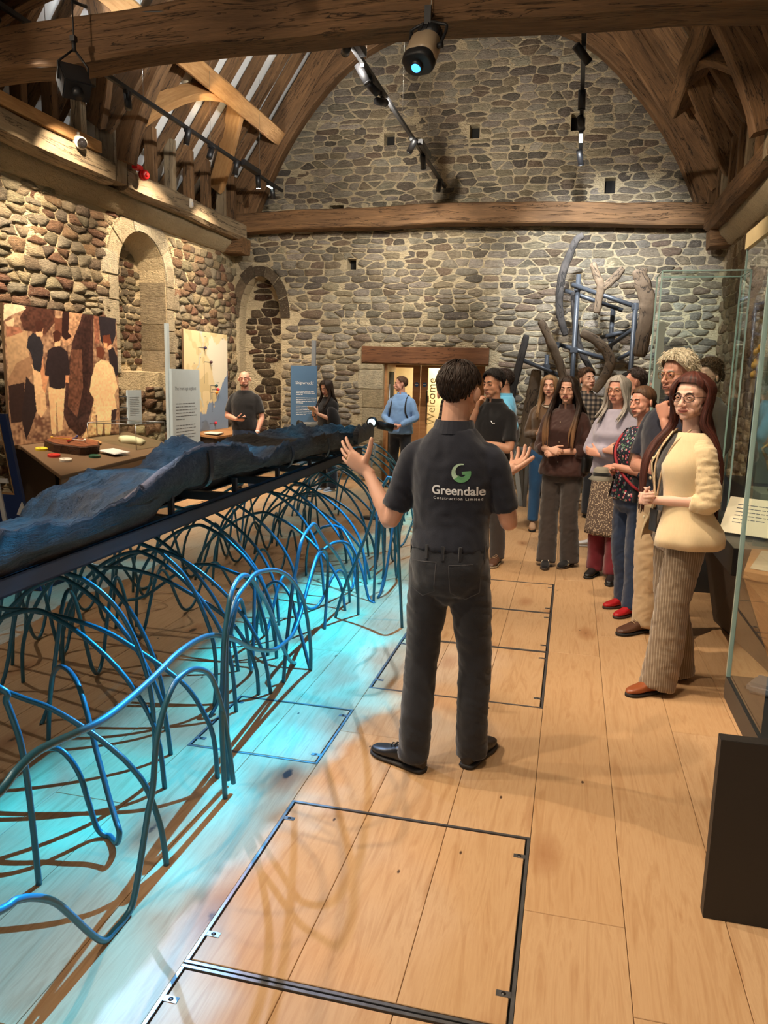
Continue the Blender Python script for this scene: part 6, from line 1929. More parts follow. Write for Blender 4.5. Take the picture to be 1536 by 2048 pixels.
# lettering on the right-hand glass, seen from behind
put_text('door_lettering', 'Welcome', .20, (-2.27, dy + .016, .92), (0, 0, 1), (-1, 0, 0), plain('gold_letters', lin(214, 190, 128), .5), dr, lift=-.001)
b = MB()
for k, z in enumerate((1.66, 1.59, 1.545, 1.50, 1.43)):
    para(b, (-2.38 + .03, dy + .0165, z), (1, 0, 0), (0, 0, 1), .10, 1, .02, .018, 80 + k)
    b.add([(-2.24, dy + .0158, z), (-2.17, dy + .0158, z), (-2.17, dy + .0158, z + .006), (-2.24, dy + .0158, z + .006)], [(0, 1, 2, 3)])
    b.add([(-2.175, dy + .0158, z - .008), (-2.15, dy + .0158, z + .003), (-2.175, dy + .0158, z + .014)], [(0, 1, 2)])
b.build('arrow_list', M['ink'], dr)
d2 = empty('door_2', (-2.98, 12.6, 0), kind='structure')
b = MB(); b.box(-3.0, -2.955, 12.36, 12.96, .005, 1.98); b.build('open_leaf', M['door'], d2)
b = MB(); b.box(-2.954, -2.948, 12.50, 12.82, .3, 1.8); b.build('dark_panel', M['dark'], d2)
b = MB(); b.cyl((-2.93, 12.42, .9), (-2.93, 12.42, 1.6), .012, 8); b.cyl((-2.955, 12.42, .95), (-2.93, 12.42, .95), .008, 6); b.cyl((-2.955, 12.42, 1.55), (-2.93, 12.42, 1.55), .008, 6); b.build('door_handle', M['steel'], d2)
# ================================================================== PEOPLE
def skin_mat(name, c):
    t = NT(name)
    n = t.noise(t.coords(), 14, 4)
    n2 = t.noise(t.coords(), 60, 2)
    col = t.mix(n, sc(c, 0.88), (min(1, c[0] * 1.1), c[1] * 1.02, c[2] * 0.98))
    t.base(col)
    t.bump(n2, 0.08, 0.002)
    t.b.inputs['Subsurface Weight'].default_value = 0.12
    t.b.inputs['Subsurface Radius'].default_value = (0.012, 0.004, 0.002)
    t.b.inputs['Subsurface Scale'].default_value = 1.0
    return t.set(rough=0.5, spec=0.4)


def hair_mat(name, c0, c1, tip=None, z0=0, z1=1):
    t = NT(name)
    v = t.coords('gr')
    n = t.noise(t.coords('gr', (3, 260, 260)), 1.0, 3, 0.6)
    col = t.ramp(n, [(0.35, c0), (0.65, c1)])
    if tip:
        z = t.n('SeparateXYZ'); t.l(t.n('TexCoord').outputs['Object'], z.inputs[0])
        f = t.n('MapRange'); f.inputs[1].default_value = z0; f.inputs[2].default_value = z1; t.l(z.outputs[2], f.inputs[0])
        col = t.mix(f.outputs[0], tip, col)
    t.base(col)
    t.bump(n, 0.6, 0.004)
    return t.set(rough=0.58, spec=0.35)


M['eye_white'] = plain('eye_white', lin(218, 210, 202), 0.25, var=.02)
M['iris'] = plain('iris_dark', lin(52, 36, 26), 0.15)
M['lips'] = plain('lip_rose', lin(168, 96, 86), 0.45)
M['rubber'] = plain('rubber_sole', lin(30, 29, 29), 0.7)


def fuse(b, voxel, smooth=2, fac=0.5):
    """one continuous skin over overlapping shapes"""
    me = bpy.data.meshes.new('tmp')
    me.from_pydata([tuple(p) for p in b.v], [], b.f)
    bm = bmesh.new(); bm.from_mesh(me); bmesh.ops.recalc_face_normals(bm, faces=bm.faces); bm.to_mesh(me); bm.free()
    o = bpy.data.objects.new('tmp', me); COL.objects.link(o)
    md = o.modifiers.new('r', 'REMESH'); md.mode = 'VOXEL'; md.voxel_size = voxel; md.adaptivity = 0.0
    if smooth:
        ms = o.modifiers.new('s', 'SMOOTH'); ms.iterations = smooth; ms.factor = fac
    dg = bpy.context.evaluated_depsgraph_get(); dg.update()
    m2 = bpy.data.meshes.new_from_object(o.evaluated_get(dg))
    n = len(m2.vertices)
    co = np.empty(n * 3); m2.vertices.foreach_get('co', co); co = co.reshape(-1, 3)
    nr = np.empty(n * 3); m2.vertices.foreach_get('normal', nr) if False else m2.vertex_normals.foreach_get('vector', nr)
    fs = [tuple(p.vertices) for p in m2.polygons]
    bpy.data.objects.remove(o); bpy.data.meshes.remove(me); bpy.data.meshes.remove(m2)
    return co, nr.reshape(-1, 3), fs


def push(co, c, r, vec):
    d2 = ((co - np.array(c)) ** 2).sum(1) / (r * r)
    co += np.exp(-d2)[:, None] * np.array(vec)


def wrinkle(co, nr, amp, seed, f=(9, 9, 5)):
    out = np.empty(len(co))
    for i, p in enumerate(co):
        a = noise.noise(Vector((p[0] * f[0] + seed, p[1] * f[1], p[2] * f[2])))
        q = noise.noise(Vector((p[0] * f[0] * 2.3, p[1] * f[1] * 2.3 + seed, (p[2] + p[0] * .6) * f[2] * 3.1)))
        out[i] = (1 - abs(a) * 2) * .6 + (1 - abs(q) * 2.2) * .5
    return co + nr * (out * amp)[:, None]


def limb(b, pts, rad, seg=14, n=6, flat=None):
    """smooth tapering limb with rounded ends"""
    P = catmull(pts, n)
    m = len(pts) - 1
    rr = []
    for i in range(len(P)):
        t = i / n; k = min(int(t), m - 1); f = t - k
        f = f * f * (3 - 2 * f)
        rr.append(rad[k] * (1 - f) + rad[k + 1] * f)
    b.tube(P, rr, seg)
    b.ball(P[0], rr[0] * .98, seg=12, rings=8); b.ball(P[-1], rr[-1] * .98, seg=12, rings=8)


def oval(c, rx_, ry_, ex=2.3, n=28, tw=0.0):
    out = []
    for k in range(n):
        a = 2 * math.pi * k / n
        x = math.copysign(abs(math.cos(a)) ** (2 / ex), math.cos(a)) * rx_
        y = math.copysign(abs(math.sin(a)) ** (2 / ex), math.sin(a)) * ry_
        if tw: x, y = x * math.cos(tw) - y * math.sin(tw), x * math.sin(tw) + y * math.cos(tw)
        out.append(Vector((c[0] + x, c[1] + y, c[2])))
    return out


MALE = [(.78, .11, .10, .0), (.86, .165, .125, -.005), (.93, .172, .128, -.008), (1.0, .163, .118, -.002), (1.08, .155, .110, .004), (1.18, .165, .115, .006), (1.27, .176, .120, .004), (1.34, .174, .112, -.002), (1.39, .156, .096, -.008), (1.43, .122, .080, -.013), (1.465, .088, .068, -.014), (1.51, .062, .058, -.012)]
FEMALE = [(.78, .11, .10, -.01), (.86, .178, .130, -.012), (.93, .180, .130, -.012), (1.0, .160, .112, -.002), (1.08, .142, .102, .006), (1.18, .150, .110, .010), (1.27, .158, .126, .018), (1.335, .156, .106, .004), (1.385, .136, .088, -.006), (1.42, .104, .072, -.011), (1.455, .074, .060, -.013), (1.50, .052, .050, -.012)]


class Person:
    def __init__(s, x, y, h, face, label, sex='m', skin=None, width=1.0, lean=0.0, group=None, head=(0, 0, 0), near=False, belly=0.0):
        s.k = h / 1.75; s.x, s.y = x, y; s.sex = sex; s.w = width; s.near = near
        s.rot = Matrix.Rotation(R(face), 3, 'Z'); s.face = face
        s.root = empty('person', (x, y, 0), label, 'person', group)
        s.skin = skin; s.prof = MALE if sex == 'm' else FEMALE; s.lean = lean; s.belly = belly
        s.head_e = Euler((R(head[1]), R(head[2]), R(head[0])))       # turn (left +), nod (down -), tilt
        s.sh = .172 if sex == 'm' else .150
        s.seed = (x * 7.1 + y * 3.3) % 17
        s.hs = 1.0; s.hz = 0.0; s.hk = 1.0; s.hw = 1.0
        s.vox = 0.011 if near else 0.015

    def W(s, p):
        return s.rot @ (Vector(p) * s.k) + Vector((s.x, s.y, 0))

    def L(s, wp):
        """world point -> local metres of a 1.75 m figure"""
        return (s.rot.inverted() @ (Vector(wp) - Vector((s.x, s.y, 0)))) / s.k

    def spine(s, z):
        t = max(0, z - .9)
        return Vector((0, s.lean * t, 0))

    def emit(s, name, co, fs, m, smooth=True, gr=None, parent=None, kind=None):
        b = MB(); b.v = [s.W(p) for p in co]; b.f = list(fs); b.g = [tuple(g) for g in gr] if gr is not None else [tuple(p) for p in co]
        b.c = [(1, 1, 1)] * len(co); b.smooth = [smooth] * len(b.f)
        return b.build(name, m, parent or s.root, kind=kind)

    def emit_mb(s, name, b, m, parent=None):
        b.v = [s.W(p) for p in b.v]
        return b.build(name, m, parent or s.root)

    # ------------------------------------------------ torso shapes
    def torso(s, b, off=0.0, z0=None, z1=None, flare=0.0, n=28):
        rs = []
        P = s.prof
        zs = [p[0] for p in P]
        lo = z0 if z0 is not None else zs[0]; hi = z1 if z1 is not None else zs[-1]
        lev = sorted(set([lo, hi] + [z for z in zs if lo < z < hi] + [lo + (hi - lo) * i / 10 for i in range(11)]))
        for z in lev:
            zz = min(max(z, zs[0]), zs[-1])
            for a, c in zip(P, P[1:]):
                if zz <= c[0]: break
            t = (zz - a[0]) / (c[0] - a[0]); t = t * t * (3 - 2 * t)
            rx_ = (a[1] + (c[1] - a[1]) * t) * s.w; ry_ = (a[2] + (c[2] - a[2]) * t) * (1 + (s.w - 1) * .8); cy = a[3] + (c[3] - a[3]) * t
            bl = s.belly * math.exp(-((zz - 1.05) / .13) ** 2)
            fl = flare * max(0, (1.0 - z)) if flare else 0
            o_ = off
            if z < zs[0]: rx_, ry_ = P[1][1] * s.w, P[1][2]
            c_ = s.spine(z)
            rs.append(oval((c_.x, c_.y + cy + bl * .5, z), rx_ + o_ + fl, ry_ + o_ + fl + bl * .5))
        b.rings(rs)
        return lev

    def arm_pts(s, side, elbow, wrist):
        c_ = s.spine(1.40)
        return [Vector((side * (s.sh - .03) * (1 + (s.w - 1) * .5), c_.y - .008, 1.375)), Vector((side * (s.sh + .006) * (1 + (s.w - 1) * .5), c_.y - .01, 1.345)), Vector(elbow), Vector(wrist)]

    # ------------------------------------------------ hands
    def hand(s, b, side, wrist, d, n, curl=(20, 25, 20), spread=4, thumb=35, k=1.0, tc=20):
        d = Vector(d).normalized(); n = Vector(n); n = (n - d * n.dot(d)).normalized()
        t = d.cross(n) * side                                       # thumb side
        w = Vector(wrist)
        k *= (0.97 if s.sex == 'm' else 0.88) * s.hk
        rs = []
        for (l, hw, ht, sh_) in ((-.03, .024, .019, 0), (0.0, .027, .019, 0), (.03, .036, .019, .002), (.065, .041, .017, .001), (.092, .040, .014, -.001), (.100, .034, .009, -.001)):
            c = w + d * l * k + t * sh_
            rs.append([c + t * (math.copysign(abs(math.cos(a)) ** .75, math.cos(a)) * hw * k) + n * (math.copysign(abs(math.sin(a)) ** .9, math.sin(a)) * ht * k) for a in [2 * math.pi * q / 16 for q in range(16)]])
        b.rings(rs)
        b.ball(w + d * .035 * k + t * .026 * k + n * .010 * k, .020 * k, seg=10, rings=8)      # ball of the thumb
        for f, (off, L, r) in enumerate(((.029, .074, .0090), (.010, .082, .0094), (-.010, .076, .0090), (-.028, .060, .0080))):
            base = w + d * (.090 - .006 * (f == 3) + .004 * (f == 1)) * k + t * off * k
            a = R(spread * (1.5 - f))
            fd = (d * math.cos(a) + t * math.sin(a)).normalized()
            cur = 0; p = base; pts = [base - fd * .02 * k]; pts.append(p)
            for seg_, cv in zip((.45, .31, .24), curl):
                cur += R(cv * (1 + .12 * f))
                dd = fd * math.cos(cur) + n * math.sin(cur)
                p = p + dd * L * k * seg_; pts.append(p)
            rr = [r * 1.05 * k, r * 1.06 * k, r * k, r * .92 * k, r * .80 * k]
            b.tube(catmull(pts, 3), [rr[0] + (rr[-1] - rr[0]) * i / (len(pts) * 3 - 3) for i in range(len(pts) * 3 - 2)], 10)
            b.ball(pts[-1], rr[-1], seg=8, rings=6)
        tb = w + d * .022 * k + t * .028 * k
        a = R(thumb)
        td = (t * math.sin(a) + d * math.cos(a) + n * .25).normalized()
        p1 = tb + td * .045 * k; td2 = (td + n * math.sin(R(tc)) + d * .15).normalized(); p2 = p1 + td2 * .030 * k; p3 = p2 + (td2 + d * .1).normalized() * .024 * k
        b.tube(catmull([tb - td * .01, p1, p2, p3], 4), [.0135 * k + (.0085 - .0135) * k * i / 12 for i in range(13)], 10)
        b.ball(p3, .0085 * k, seg=8, rings=6)

    def arm(s, side, elbow, wrist, hand, name='arm', skin_from=0.0):
        """bare arm with hand; one skin"""
        P = s.arm_pts(side, elbow, wrist)
        f = 1.0 if s.sex == 'm' else .86
        f *= 1 + (s.w - 1) * .6
        b = MB()
        mid = P[2].lerp(P[3], .3)
        limb(b, [P[1], P[1].lerp(P[2], .5), P[2], mid, P[3]], [.050 * f, .046 * f, .038 * f, .041 * f, .0265 * f], 14, 5)
        fore = (P[3] - P[2]).normalized()
        h = dict(hand); d = Vector(h.pop('d', fore)); n = Vector(h.pop('n', (0, 0, -1)))
        s.hand(b, side, P[3] + d.normalized() * .012, d, n, **h)
        co, nr, fs = fuse(b, 0.0047 if s.near else 0.0066, 2)
        s._limbs.append((co, fs))

    def body(s, legs=True):
        """hidden core of the figure: torso and legs"""
        b = MB(); s.torso(b, -.022, .92)
        for side in (-1, 1):
            l = s.leg[side]
            limb(b, [Vector((side * .075, -.01, .95)), l[0], l[1]], [.070, .046, .034], 12, 5)
        s._limbs = []
        co, nr, fs = fuse(b, 0.018, 2)
        s._core = (co, fs)

    # ------------------------------------------------ head
    def head(s, hair='short', hc=None, brow=None, eyes=True, glasses=None, beard=None, smile=0, hairkw={}):
        base = Vector((0, s.spine(1.6).y + .012, 1.635 + s.hz))
        E = s.head_e.to_matrix()
        f = s.hs * (1.0 if s.sex == 'm' else .955)
        piv = Vector((0, -.02, -.085))
        hw = s.hw
        def H(p): return base + (E @ (Vector((p[0] * hw, p[1], p[2])) * f - piv)) + piv
        s.H = H
        b = MB()
        def ball(c, *r): b.ball(H(c), r[0] * f * hw, r[1] * f, r[2] * f, 16, 12, rot=E)
        ball((0, -.012, .035), .076, .096, .082); ball((0, .018, -.010), .066, .070, .078); ball((0, .028, -.062), .053, .056, .046)
        ball((0, .064, -.096), .023, .021, .018)
        for sx in (-1, 1):
            ball((sx * .045, .002, -.058), .019, .034, .030); ball((sx * .042, .050, -.022), .025, .024, .028); ball((sx * .043, .034, -.046), .024, .028, .028); ball((sx * .030, .056, -.066), .020, .020, .022)
            ball((sx * .0125, .097, -.033), .0095, .011, .0085)
            er = E @ Euler((0, 0, R(-32 * sx))).to_matrix()
            b.ball(H((sx * .086, -.012, -.004)), .010 * f, .021 * f, .032 * f, 12, 8, rot=er)
        b.tube([H((-.042, .072, .028)), H((0, .080, .027)), H((.042, .072, .028))], [.012 * f] * 3, 10)
        b.tube([H((0, .084, .016)), H((0, .098, -.010)), H((0, .111, -.029))], [.009 * f, .0098 * f, .0118 * f], 10); b.ball(H((0, .109, -.030)), .0122 * f, seg=10, rings=8)
        ball((0, .086, -.057), .024, .013, .008); ball((0, .084, -.070), .020, .013, .009)
        nb = s.spine(1.45) + Vector((0, -.016, 1.425))
        nr_ = .057 if s.sex == 'm' else .045
        limb(b, [nb, nb.lerp(H((0, -.012, -.07)), .5), H((0, -.010, -.05))], [nr_ * 1.12, nr_, nr_ * 1.0], 16, 5)
        co, nr, fs = fuse(b, 0.0042 if s.near else 0.0060, 4)
        Ei = np.array(E)
        def P(c, r, v): push(co, tuple(H(c)), r * f, tuple(E @ Vector(v)))
        for sx in (-1, 1):
            P((sx * .032, .088, .010), .017, (0, -.010, 0)); P((sx * .068, .050, .0), .022, (-sx * .004, 0, 0)); P((sx * .03, .086, -.048), .012, (0, -.003, 0))
        P((0, .095, -.0635), .010, (0, -.0035, 0)); P((0, .088, -.083), .012, (0, -.004, 0))
        add = MB()
        if eyes:
            for sx in (-1, 1):
                add.ball(H((sx * .031, .0722, .0142)), .0150 * f, .0132 * f, .0128 * f, 14, 10, rot=E); add.ball(H((sx * .031, .0712, .0030)), .0150 * f, .0130 * f, .0122 * f, 14, 10, rot=E)
                lid = [H((sx * .047, .074, .006)), H((sx * .040, .0825, .0120)), H((sx * .031, .0850, .0140)), H((sx * .021, .0835, .0118)), H((sx * .0155, .081, .006))]
                add.tube(catmull(lid, 3), [.0034 * f] * 13, 6)
                lid = [H((sx * .046, .075, .005)), H((sx * .032, .0838, .0015)), H((sx * .0165, .081, .005))]
                add.tube(catmull(lid, 3), [.0026 * f] * 7, 6)
        core_co, core_fs = s._core
        allco = [co]; allfs = list(fs); n = len(co)
        for (c2, f2) in [(np.array([tuple(p) for p in add.v]).reshape(-1, 3), add.f), (core_co, core_fs)] + s._limbs:
            if len(c2) == 0: continue
            allco.append(c2); allfs += [tuple(i + n for i in q) for q in f2]; n += len(c2)
        body = s.emit('body', np.vstack(allco), allfs, s.skin)
        s.body_o = body
        if eyes:
            for sx in (-1, 1):
                e = MB(); e.ball(H((sx * .031, .0735, .0085)), .0122 * f, seg=14, rings=10); eo = s.emit_mb('eye', e, M['eye_white'])
                e = MB(); e.ball(H((sx * .031 - .001, .0838, .0085)), .0056 * f, .0024 * f, .0056 * f, 12, 8, rot=E); s.emit_mb('iris', e, M['iris'], eo)
            e = MB()
            e.tube(catmull([H((-.026, .082, -.0625 + smile * .004)), H((-.012, .0955, -.0588)), H((0, .0975, -.0600)), H((.012, .0955, -.0588)), H((.026, .082, -.0625 + smile * .004))], 4), [.0016] + [.0040 * f] * 15 + [.0016], 6)
            e.tube(catmull([H((-.024, .082, -.0645 + smile * .004)), H((0, .0945, -.0700)), H((.024, .082, -.0645 + smile * .004))], 6), [.0016] + [.0046 * f] * 11 + [.0016], 6)
            s.emit_mb('lips', e, M['lips'] if s.sex == 'f' else M['lips_m'])
        hm = hc
        if eyes and (brow or hm):
            e = MB()
            for sx in (-1, 1): e.tube(catmull([H((sx * .014, .0885, .026)), H((sx * .030, .0880, .032)), H((sx * .050, .070, .027))], 4), [.0028, .0040, .0042, .0042, .0040, .0036, .003, .002, .001], 6)
            s.emit_mb('eyebrows', e, brow or hm)
        if hair: s.hair(hair, hm, E, f, **hairkw)
        if glasses:
            g = MB()
            for sx in (-1, 1):
                g.tube([H((sx * .034 + .026 * math.cos(a), .099 - .010 * abs(math.cos(a)) * (1 if math.cos(a) * sx > 0 else .3), .006 + .021 * math.sin(a))) for a in [2 * math.pi * q / 20 for q in range(20)]], .0017, 6, closed=True)
                g.tube([H((sx * .060, .092, .010)), H((sx * .078, .06, .012)), H((sx * .083, .0, .010)), H((sx * .081, -.02, -.004))], .0016, 6)
            g.tube([H((-.009, .101, .010)), H((0, .104, .013)), H((.009, .101, .010))], .0016, 6)
            go = s.emit_mb('glasses', g, glasses)
        if beard:
            e = MB(); R_ = []
            for i in range(13):
                a = R(-100 + 200 * i / 12)
                R_.append(H((.060 * math.sin(a), .012 + .062 * math.cos(a), -.070 - .018 * math.cos(a))))
            e.tube(R_[2:-2], [.006] + [.015] * 7 + [.006], 8)
            s.emit_mb('beard', e, beard)

    def hair(s, style, m, E, f, length=.4, th=.014, part=0.0, front=38, bald=0.0, vol=0.0, curl=0.0, back=-58, n=64, fwd=True, spreadx=1.0, seed=1, fy=.168):
        H = s.H
        C = Vector((0, -.012, .035)); rad = Vector((.076, .096, .082))
        rnd = random.Random(seed)
        def bound(az):                                              # lower edge of the hair, degrees of elevation
            a = abs(az)
            pts = [(0, front), (35, front - 2), (60, 14), (74, 2), (92, 4), (106, -10), (122, -40), (180, back)] if style == 'short' else [(0, front), (35, front - 2), (60, 14), (78, -4), (95, -14), (120, -40), (180, back)]
            for p, q in zip(pts, pts[1:]):
                if a <= q[0]: return p[1] + (q[1] - p[1]) * (a - p[0]) / (q[0] - p[0])
            return back
        NA, NE = 56, 14
        def at(az, el, t):
            a, e = R(az), R(el)
            d = Vector((math.sin(a) * math.cos(e), math.cos(a) * math.cos(e), math.sin(e)))
            return C + Vector((d.x * (rad.x + t), d.y * (rad.y + t), d.z * (rad.z + t)))
        outer, inner = [], []
        for j in range(NE + 1):
            ro, ri = [], []
            for i in range(NA):
                az = -180 + 360 * i / NA
                lo = bound(az)
                el = lo + (89.5 - lo) * (j / NE) ** .9
                t = th * (0.45 + .55 * min(1, j / 3)) + vol * math.sin(R(max(0, el))) 
                nz = noise.noise(Vector((az * .09, el * .02, seed)))
                t += (.0035 + curl) * nz + curl * .8 * noise.noise(Vector((az * .16, el * .16, seed + 3)))
                if bald and el > 40 and (abs(az) > 60): t -= bald * math.exp(-((el - 78) / 16) ** 2)
                ro.append(H(at(az, el, t))); ri.append(H(at(az, el, -.012)))
            outer.append(ro); inner.append(ri)
        b = MB()
        gr = []
        for j, r_ in enumerate(outer + inner[::-1]):
            gr += [(j * .02, i * .0025 * (1), 0) for i in range(NA)]
        b.rings(outer + inner[::-1], cap=False)
        nn = len(b.v)
        b.f.append(tuple(NA * (NE) + i for i in range(NA))); b.smooth.append(True)
        b.g = gr
        if style in ('curly', 'fluffy'):
            for k in range(300 if style == 'curly' else 900):
                az = rnd.uniform(-180, 180); lo = bound(az); el = lo + (88 - lo) * rnd.random() ** .7
                p = at(az, el, th + vol * math.sin(R(max(0, el))) - .004); d = (p - C).normalized(); u = d.orthogonal().normalized(); w = d.cross(u)
                r0 = .010 if style == 'curly' else .012
                ph = rnd.uniform(0, 6.28); pts = []
                if style == 'curly':
                    for q in range(7): pts.append(H(p + d * (.003 * q) + (u * math.cos(ph + q * 1.1) + w * math.sin(ph + q * 1.1)) * r0))
                    b.tube(pts, .0034, 5)
                else:
                    dn = Vector((math.sin(R(az)) * .5 + rnd.uniform(-.3, .3), math.cos(R(az)) * .5 + rnd.uniform(-.3, .3), -.45 + rnd.uniform(-.4, .5)))
                    for q in range(5): pts.append(H(p + d * (.006 * math.sin(q * .8) * (.4 + rnd.random())) + dn * (.009 * q) + u * (.007 * math.sin(ph + q))))
                    b.tube(pts, [.0022, .0024, .0022, .0018, .0008], 4)
        if style == 'short':
            for k in range(900 if s.near else 320):
                az = rnd.uniform(-180, 180); lo = bound(az); el = lo + 4 + (86 - lo) * rnd.random() ** .8
                if bald and el > 52 and abs(az) > 80 and rnd.random() < .8: continue
                t0 = th * (.8 if el < lo + 20 else 1) + vol * math.sin(R(max(0, el)))
                az1 = az + rnd.uniform(-10, 10)
                P = [H(at(az + (az1 - az) * q / 3, max(el - 9 * q, lo - 4), t0 - .0015 + .0018 * math.sin(q * 1.05) * (1 + rnd.random()))) for q in range(4)]
                b.tube(P, [.0030, .0030, .0022, .0010], 4)
        if style == 'long':
            lowz = 1.635 - length
            for k in range(n):
                side = -1 if k % 2 else 1
                q = k / n
                az0 = 48 + 132 * ((k // 2) / (n / 2 - 1)) if fwd is True or fwd == side else 80 + 100 * ((k // 2) / (n / 2 - 1))
                az = side * az0
                pts = [H(at(side * 8 + part, 86, th)), H(at(side * (20 + az0 * .35), 62, th + .002)), H(at(az * .92, 26, th + .004)), H(at(az, -8, th + .006))]
                # below the ears the locks hang
                jx, jy = rnd.uniform(-.012, .012), rnd.uniform(-.012, .012)
                a = R(az)
                front_lock = az0 < 78
                end_z = lowz + rnd.uniform(-.03, .05) + (0.02 if front_lock else 0)
                hx = side * (.088 - .03 * (az0 - 48) / 132) * spreadx
                if front_lock: fin = [(side * .092 * spreadx + jx, .045 + jy, 1.50), (side * .098 * spreadx + jx, fy - .055 + jy, 1.38), (side * .092 * spreadx + jx * 2, fy + jy * .4, 1.26), (side * .088 * spreadx + jx * 2, fy + .004 + jy * .4, end_z)]
                else:
                    t = (az0 - 78) / 102
                    x_ = side * (.10 - .085 * t) * spreadx
                    fin = [(x_ * .95 + jx, -.02 - .085 * t + jy, 1.51), (x_ * 1.15 + jx, -.075 - .055 * t + jy, 1.42), (x_ * 1.25 + jx * 2, -.125 - .02 * t + jy * .4, 1.26), (x_ * 1.15 + jx * 2, -.13 - .01 * t, end_z)]
                fin = [Vector(p) + s.spine(p[2]) for p in fin]
                fin = [p for p in fin if p.z > end_z + .02] + [Vector((fin[-1].x, fin[-1].y, end_z))]
                P = catmull(pts + fin, 4)
                L = len(P)
                rr = [(.006 + .0075 * min(1, i / 8)) * (1 if i < L * .75 else max(.18, (L - i) / (L * .25))) for i in range(L)]
                g0 = len(b.v)
                b.tube(P, rr, 6)
                for i in range(g0, len(b.v)): b.g[i] = (b.g[i][0], b.g[i][1] + k * .31, b.g[i][2])
        if style == 'tail':
            P = catmull([H((.0, -.105, .0)), H((-.03, -.122, -.05)), H((-.065, -.10, -.11)), H((-.105, -.01, -.18)), H((-.10, .10, -.26)), H((-.085, .155, -.34)), H((-.085, .175, -.44)), H((-.09, .175, -.54))], 6)
            b.tube(P, [.022 + .008 * math.sin(i * 1.1) * .4 if i < len(P) - 4 else .02 * (len(P) - i) / 4 + .003 for i in range(len(P))], 10)
        s.emit_mb('hair', b, m)

    # ------------------------------------------------ clothes
    def legs(s, knees=None, ankles=None):
        """knee and ankle of each leg (local)"""
        s.leg = {-1: (Vector(knees[0]), Vector(ankles[0])), 1: (Vector(knees[1]), Vector(ankles[1]))} if knees else {sd: (Vector((sd * .10, .015, .50)), Vector((sd * .11, -.02, .09))) for sd in (-1, 1)}

    def trousers(s, m, thigh=.096, knee=.072, hem=.068, hem_z=.05, top=1.02, amp=.006, name='trousers', off=.008, cut_z=None):
        b = MB()
        s.torso(b, off, .80, top)
        b.ball((0, -.012, .80), .085 * s.w, .085, .055)
        for side in (-1, 1):
            k, a = s.leg[side]
            a2 = Vector((a.x, a.y + .004, hem_z))
            w_ = 1 + (s.w - 1) * .8
            hip = Vector((side * .088 * w_, -.008, .90))
            limbpts = [hip, hip.lerp(k, .5) + Vector((0, .004, 0)), k, k.lerp(a2, .55) + Vector((0, -.012, 0)), a2]
            P = catmull(limbpts, 6)
            rad = [thigh * w_, thigh * .92 * w_, knee * w_, (knee + hem) / 2 * w_, hem * w_]
            rr = []
            for i in range(len(P)):
                t = i / 6; q = min(int(t), 3); f_ = t - q; rr.append(rad[q] * (1 - f_) + rad[q + 1] * f_)
            b.tube(P, rr, 16); b.ball(hip, rad[0] * .98, seg=14, rings=10)
        co, nr, fs = fuse(b, s.vox, 2)
        if amp: co = wrinkle(co, nr, amp, s.seed, (7, 7, 9))
        return s.emit(name, co, fs, m)

    def top(s, m, arms, sleeve='short', off=.014, hem=.92, z1=1.475, flare=.0, amp=.005, name='shirt', collar=None, cuff=.0, sl_r=1.0):
        b = MB()
        s.torso(b, off, hem, z1, flare)
        f = (1.0 if s.sex == 'm' else .88) * (1 + (s.w - 1) * .6) * sl_r
        for side in (-1, 1):
            e, w = arms[side]
            P = s.arm_pts(side, e, w)
            if sleeve == 'none': continue
            if sleeve == 'short':
                q = P[1].lerp(P[2], .78)
                limbp = [P[0], P[1], P[1].lerp(P[2], .4), q]; rad = [.054 * f, .058 * f, .060 * f, .060 * f]
            elif sleeve == '34':
                q = P[2].lerp(P[3], .42)
                limbp = [P[0], P[1], P[1].lerp(P[2], .5), P[2], q]; rad = [.054 * f, .057 * f, .056 * f, .052 * f, .047 * f]
            elif sleeve == 'elbow':
                q = P[2].lerp(P[3], .16)
                limbp = [P[0], P[1], P[1].lerp(P[2], .5), P[2], q]; rad = [.054 * f, .058 * f, .058 * f, .055 * f, .052 * f]
            else:
                q = P[2].lerp(P[3], .97)
                limbp = [P[0], P[1], P[1].lerp(P[2], .5), P[2], P[2].lerp(P[3], .5), q]; rad = [.054 * f, .057 * f, .055 * f, .050 * f, .045 * f, .036 * f]
            C = catmull(limbp, 5)
            rr = []
            for i in range(len(C)):
                t = i / 5; k_ = min(int(t), len(rad) - 2); f_ = t - k_; rr.append(rad[k_] * (1 - f_) + rad[k_ + 1] * f_)
            b.tube(C, rr, 16); b.ball(C[0], rr[0], seg=12, rings=8)
        co, nr, fs = fuse(b, s.vox, 2)
        if amp: co = wrinkle(co, nr, amp, s.seed + 5, (8, 8, 7))
        o = s.emit(name, co, fs, m)
        if collar:
            nb = s.spine(1.46) + Vector((0, -.013, 1.468))
            cm = MB(); R1, R2, R3 = [], [], []
            cr = .072 if s.sex == 'm' else .062
            for i in range(26):
                a = R(90 + 12 + (360 - 24) * i / 25)
                d = Vector((math.cos(a), math.sin(a) * .95, 0))
                hgt = .040
                R1.append((nb + d * cr + Vector((0, 0, -.008)), nb + d * (cr - .008) + Vector((0, 0, hgt)), nb + d * (cr + .004) + Vector((0, 0, hgt + .002)), nb + d * (cr + .020) + Vector((0, 0, -.010 + (-.012 if i in (0, 1, 24, 25) else 0)))))
            cm.rings([list(r_) for r_ in R1], smooth=False)
            s.emit_mb('collar', cm, m, o)
        return o

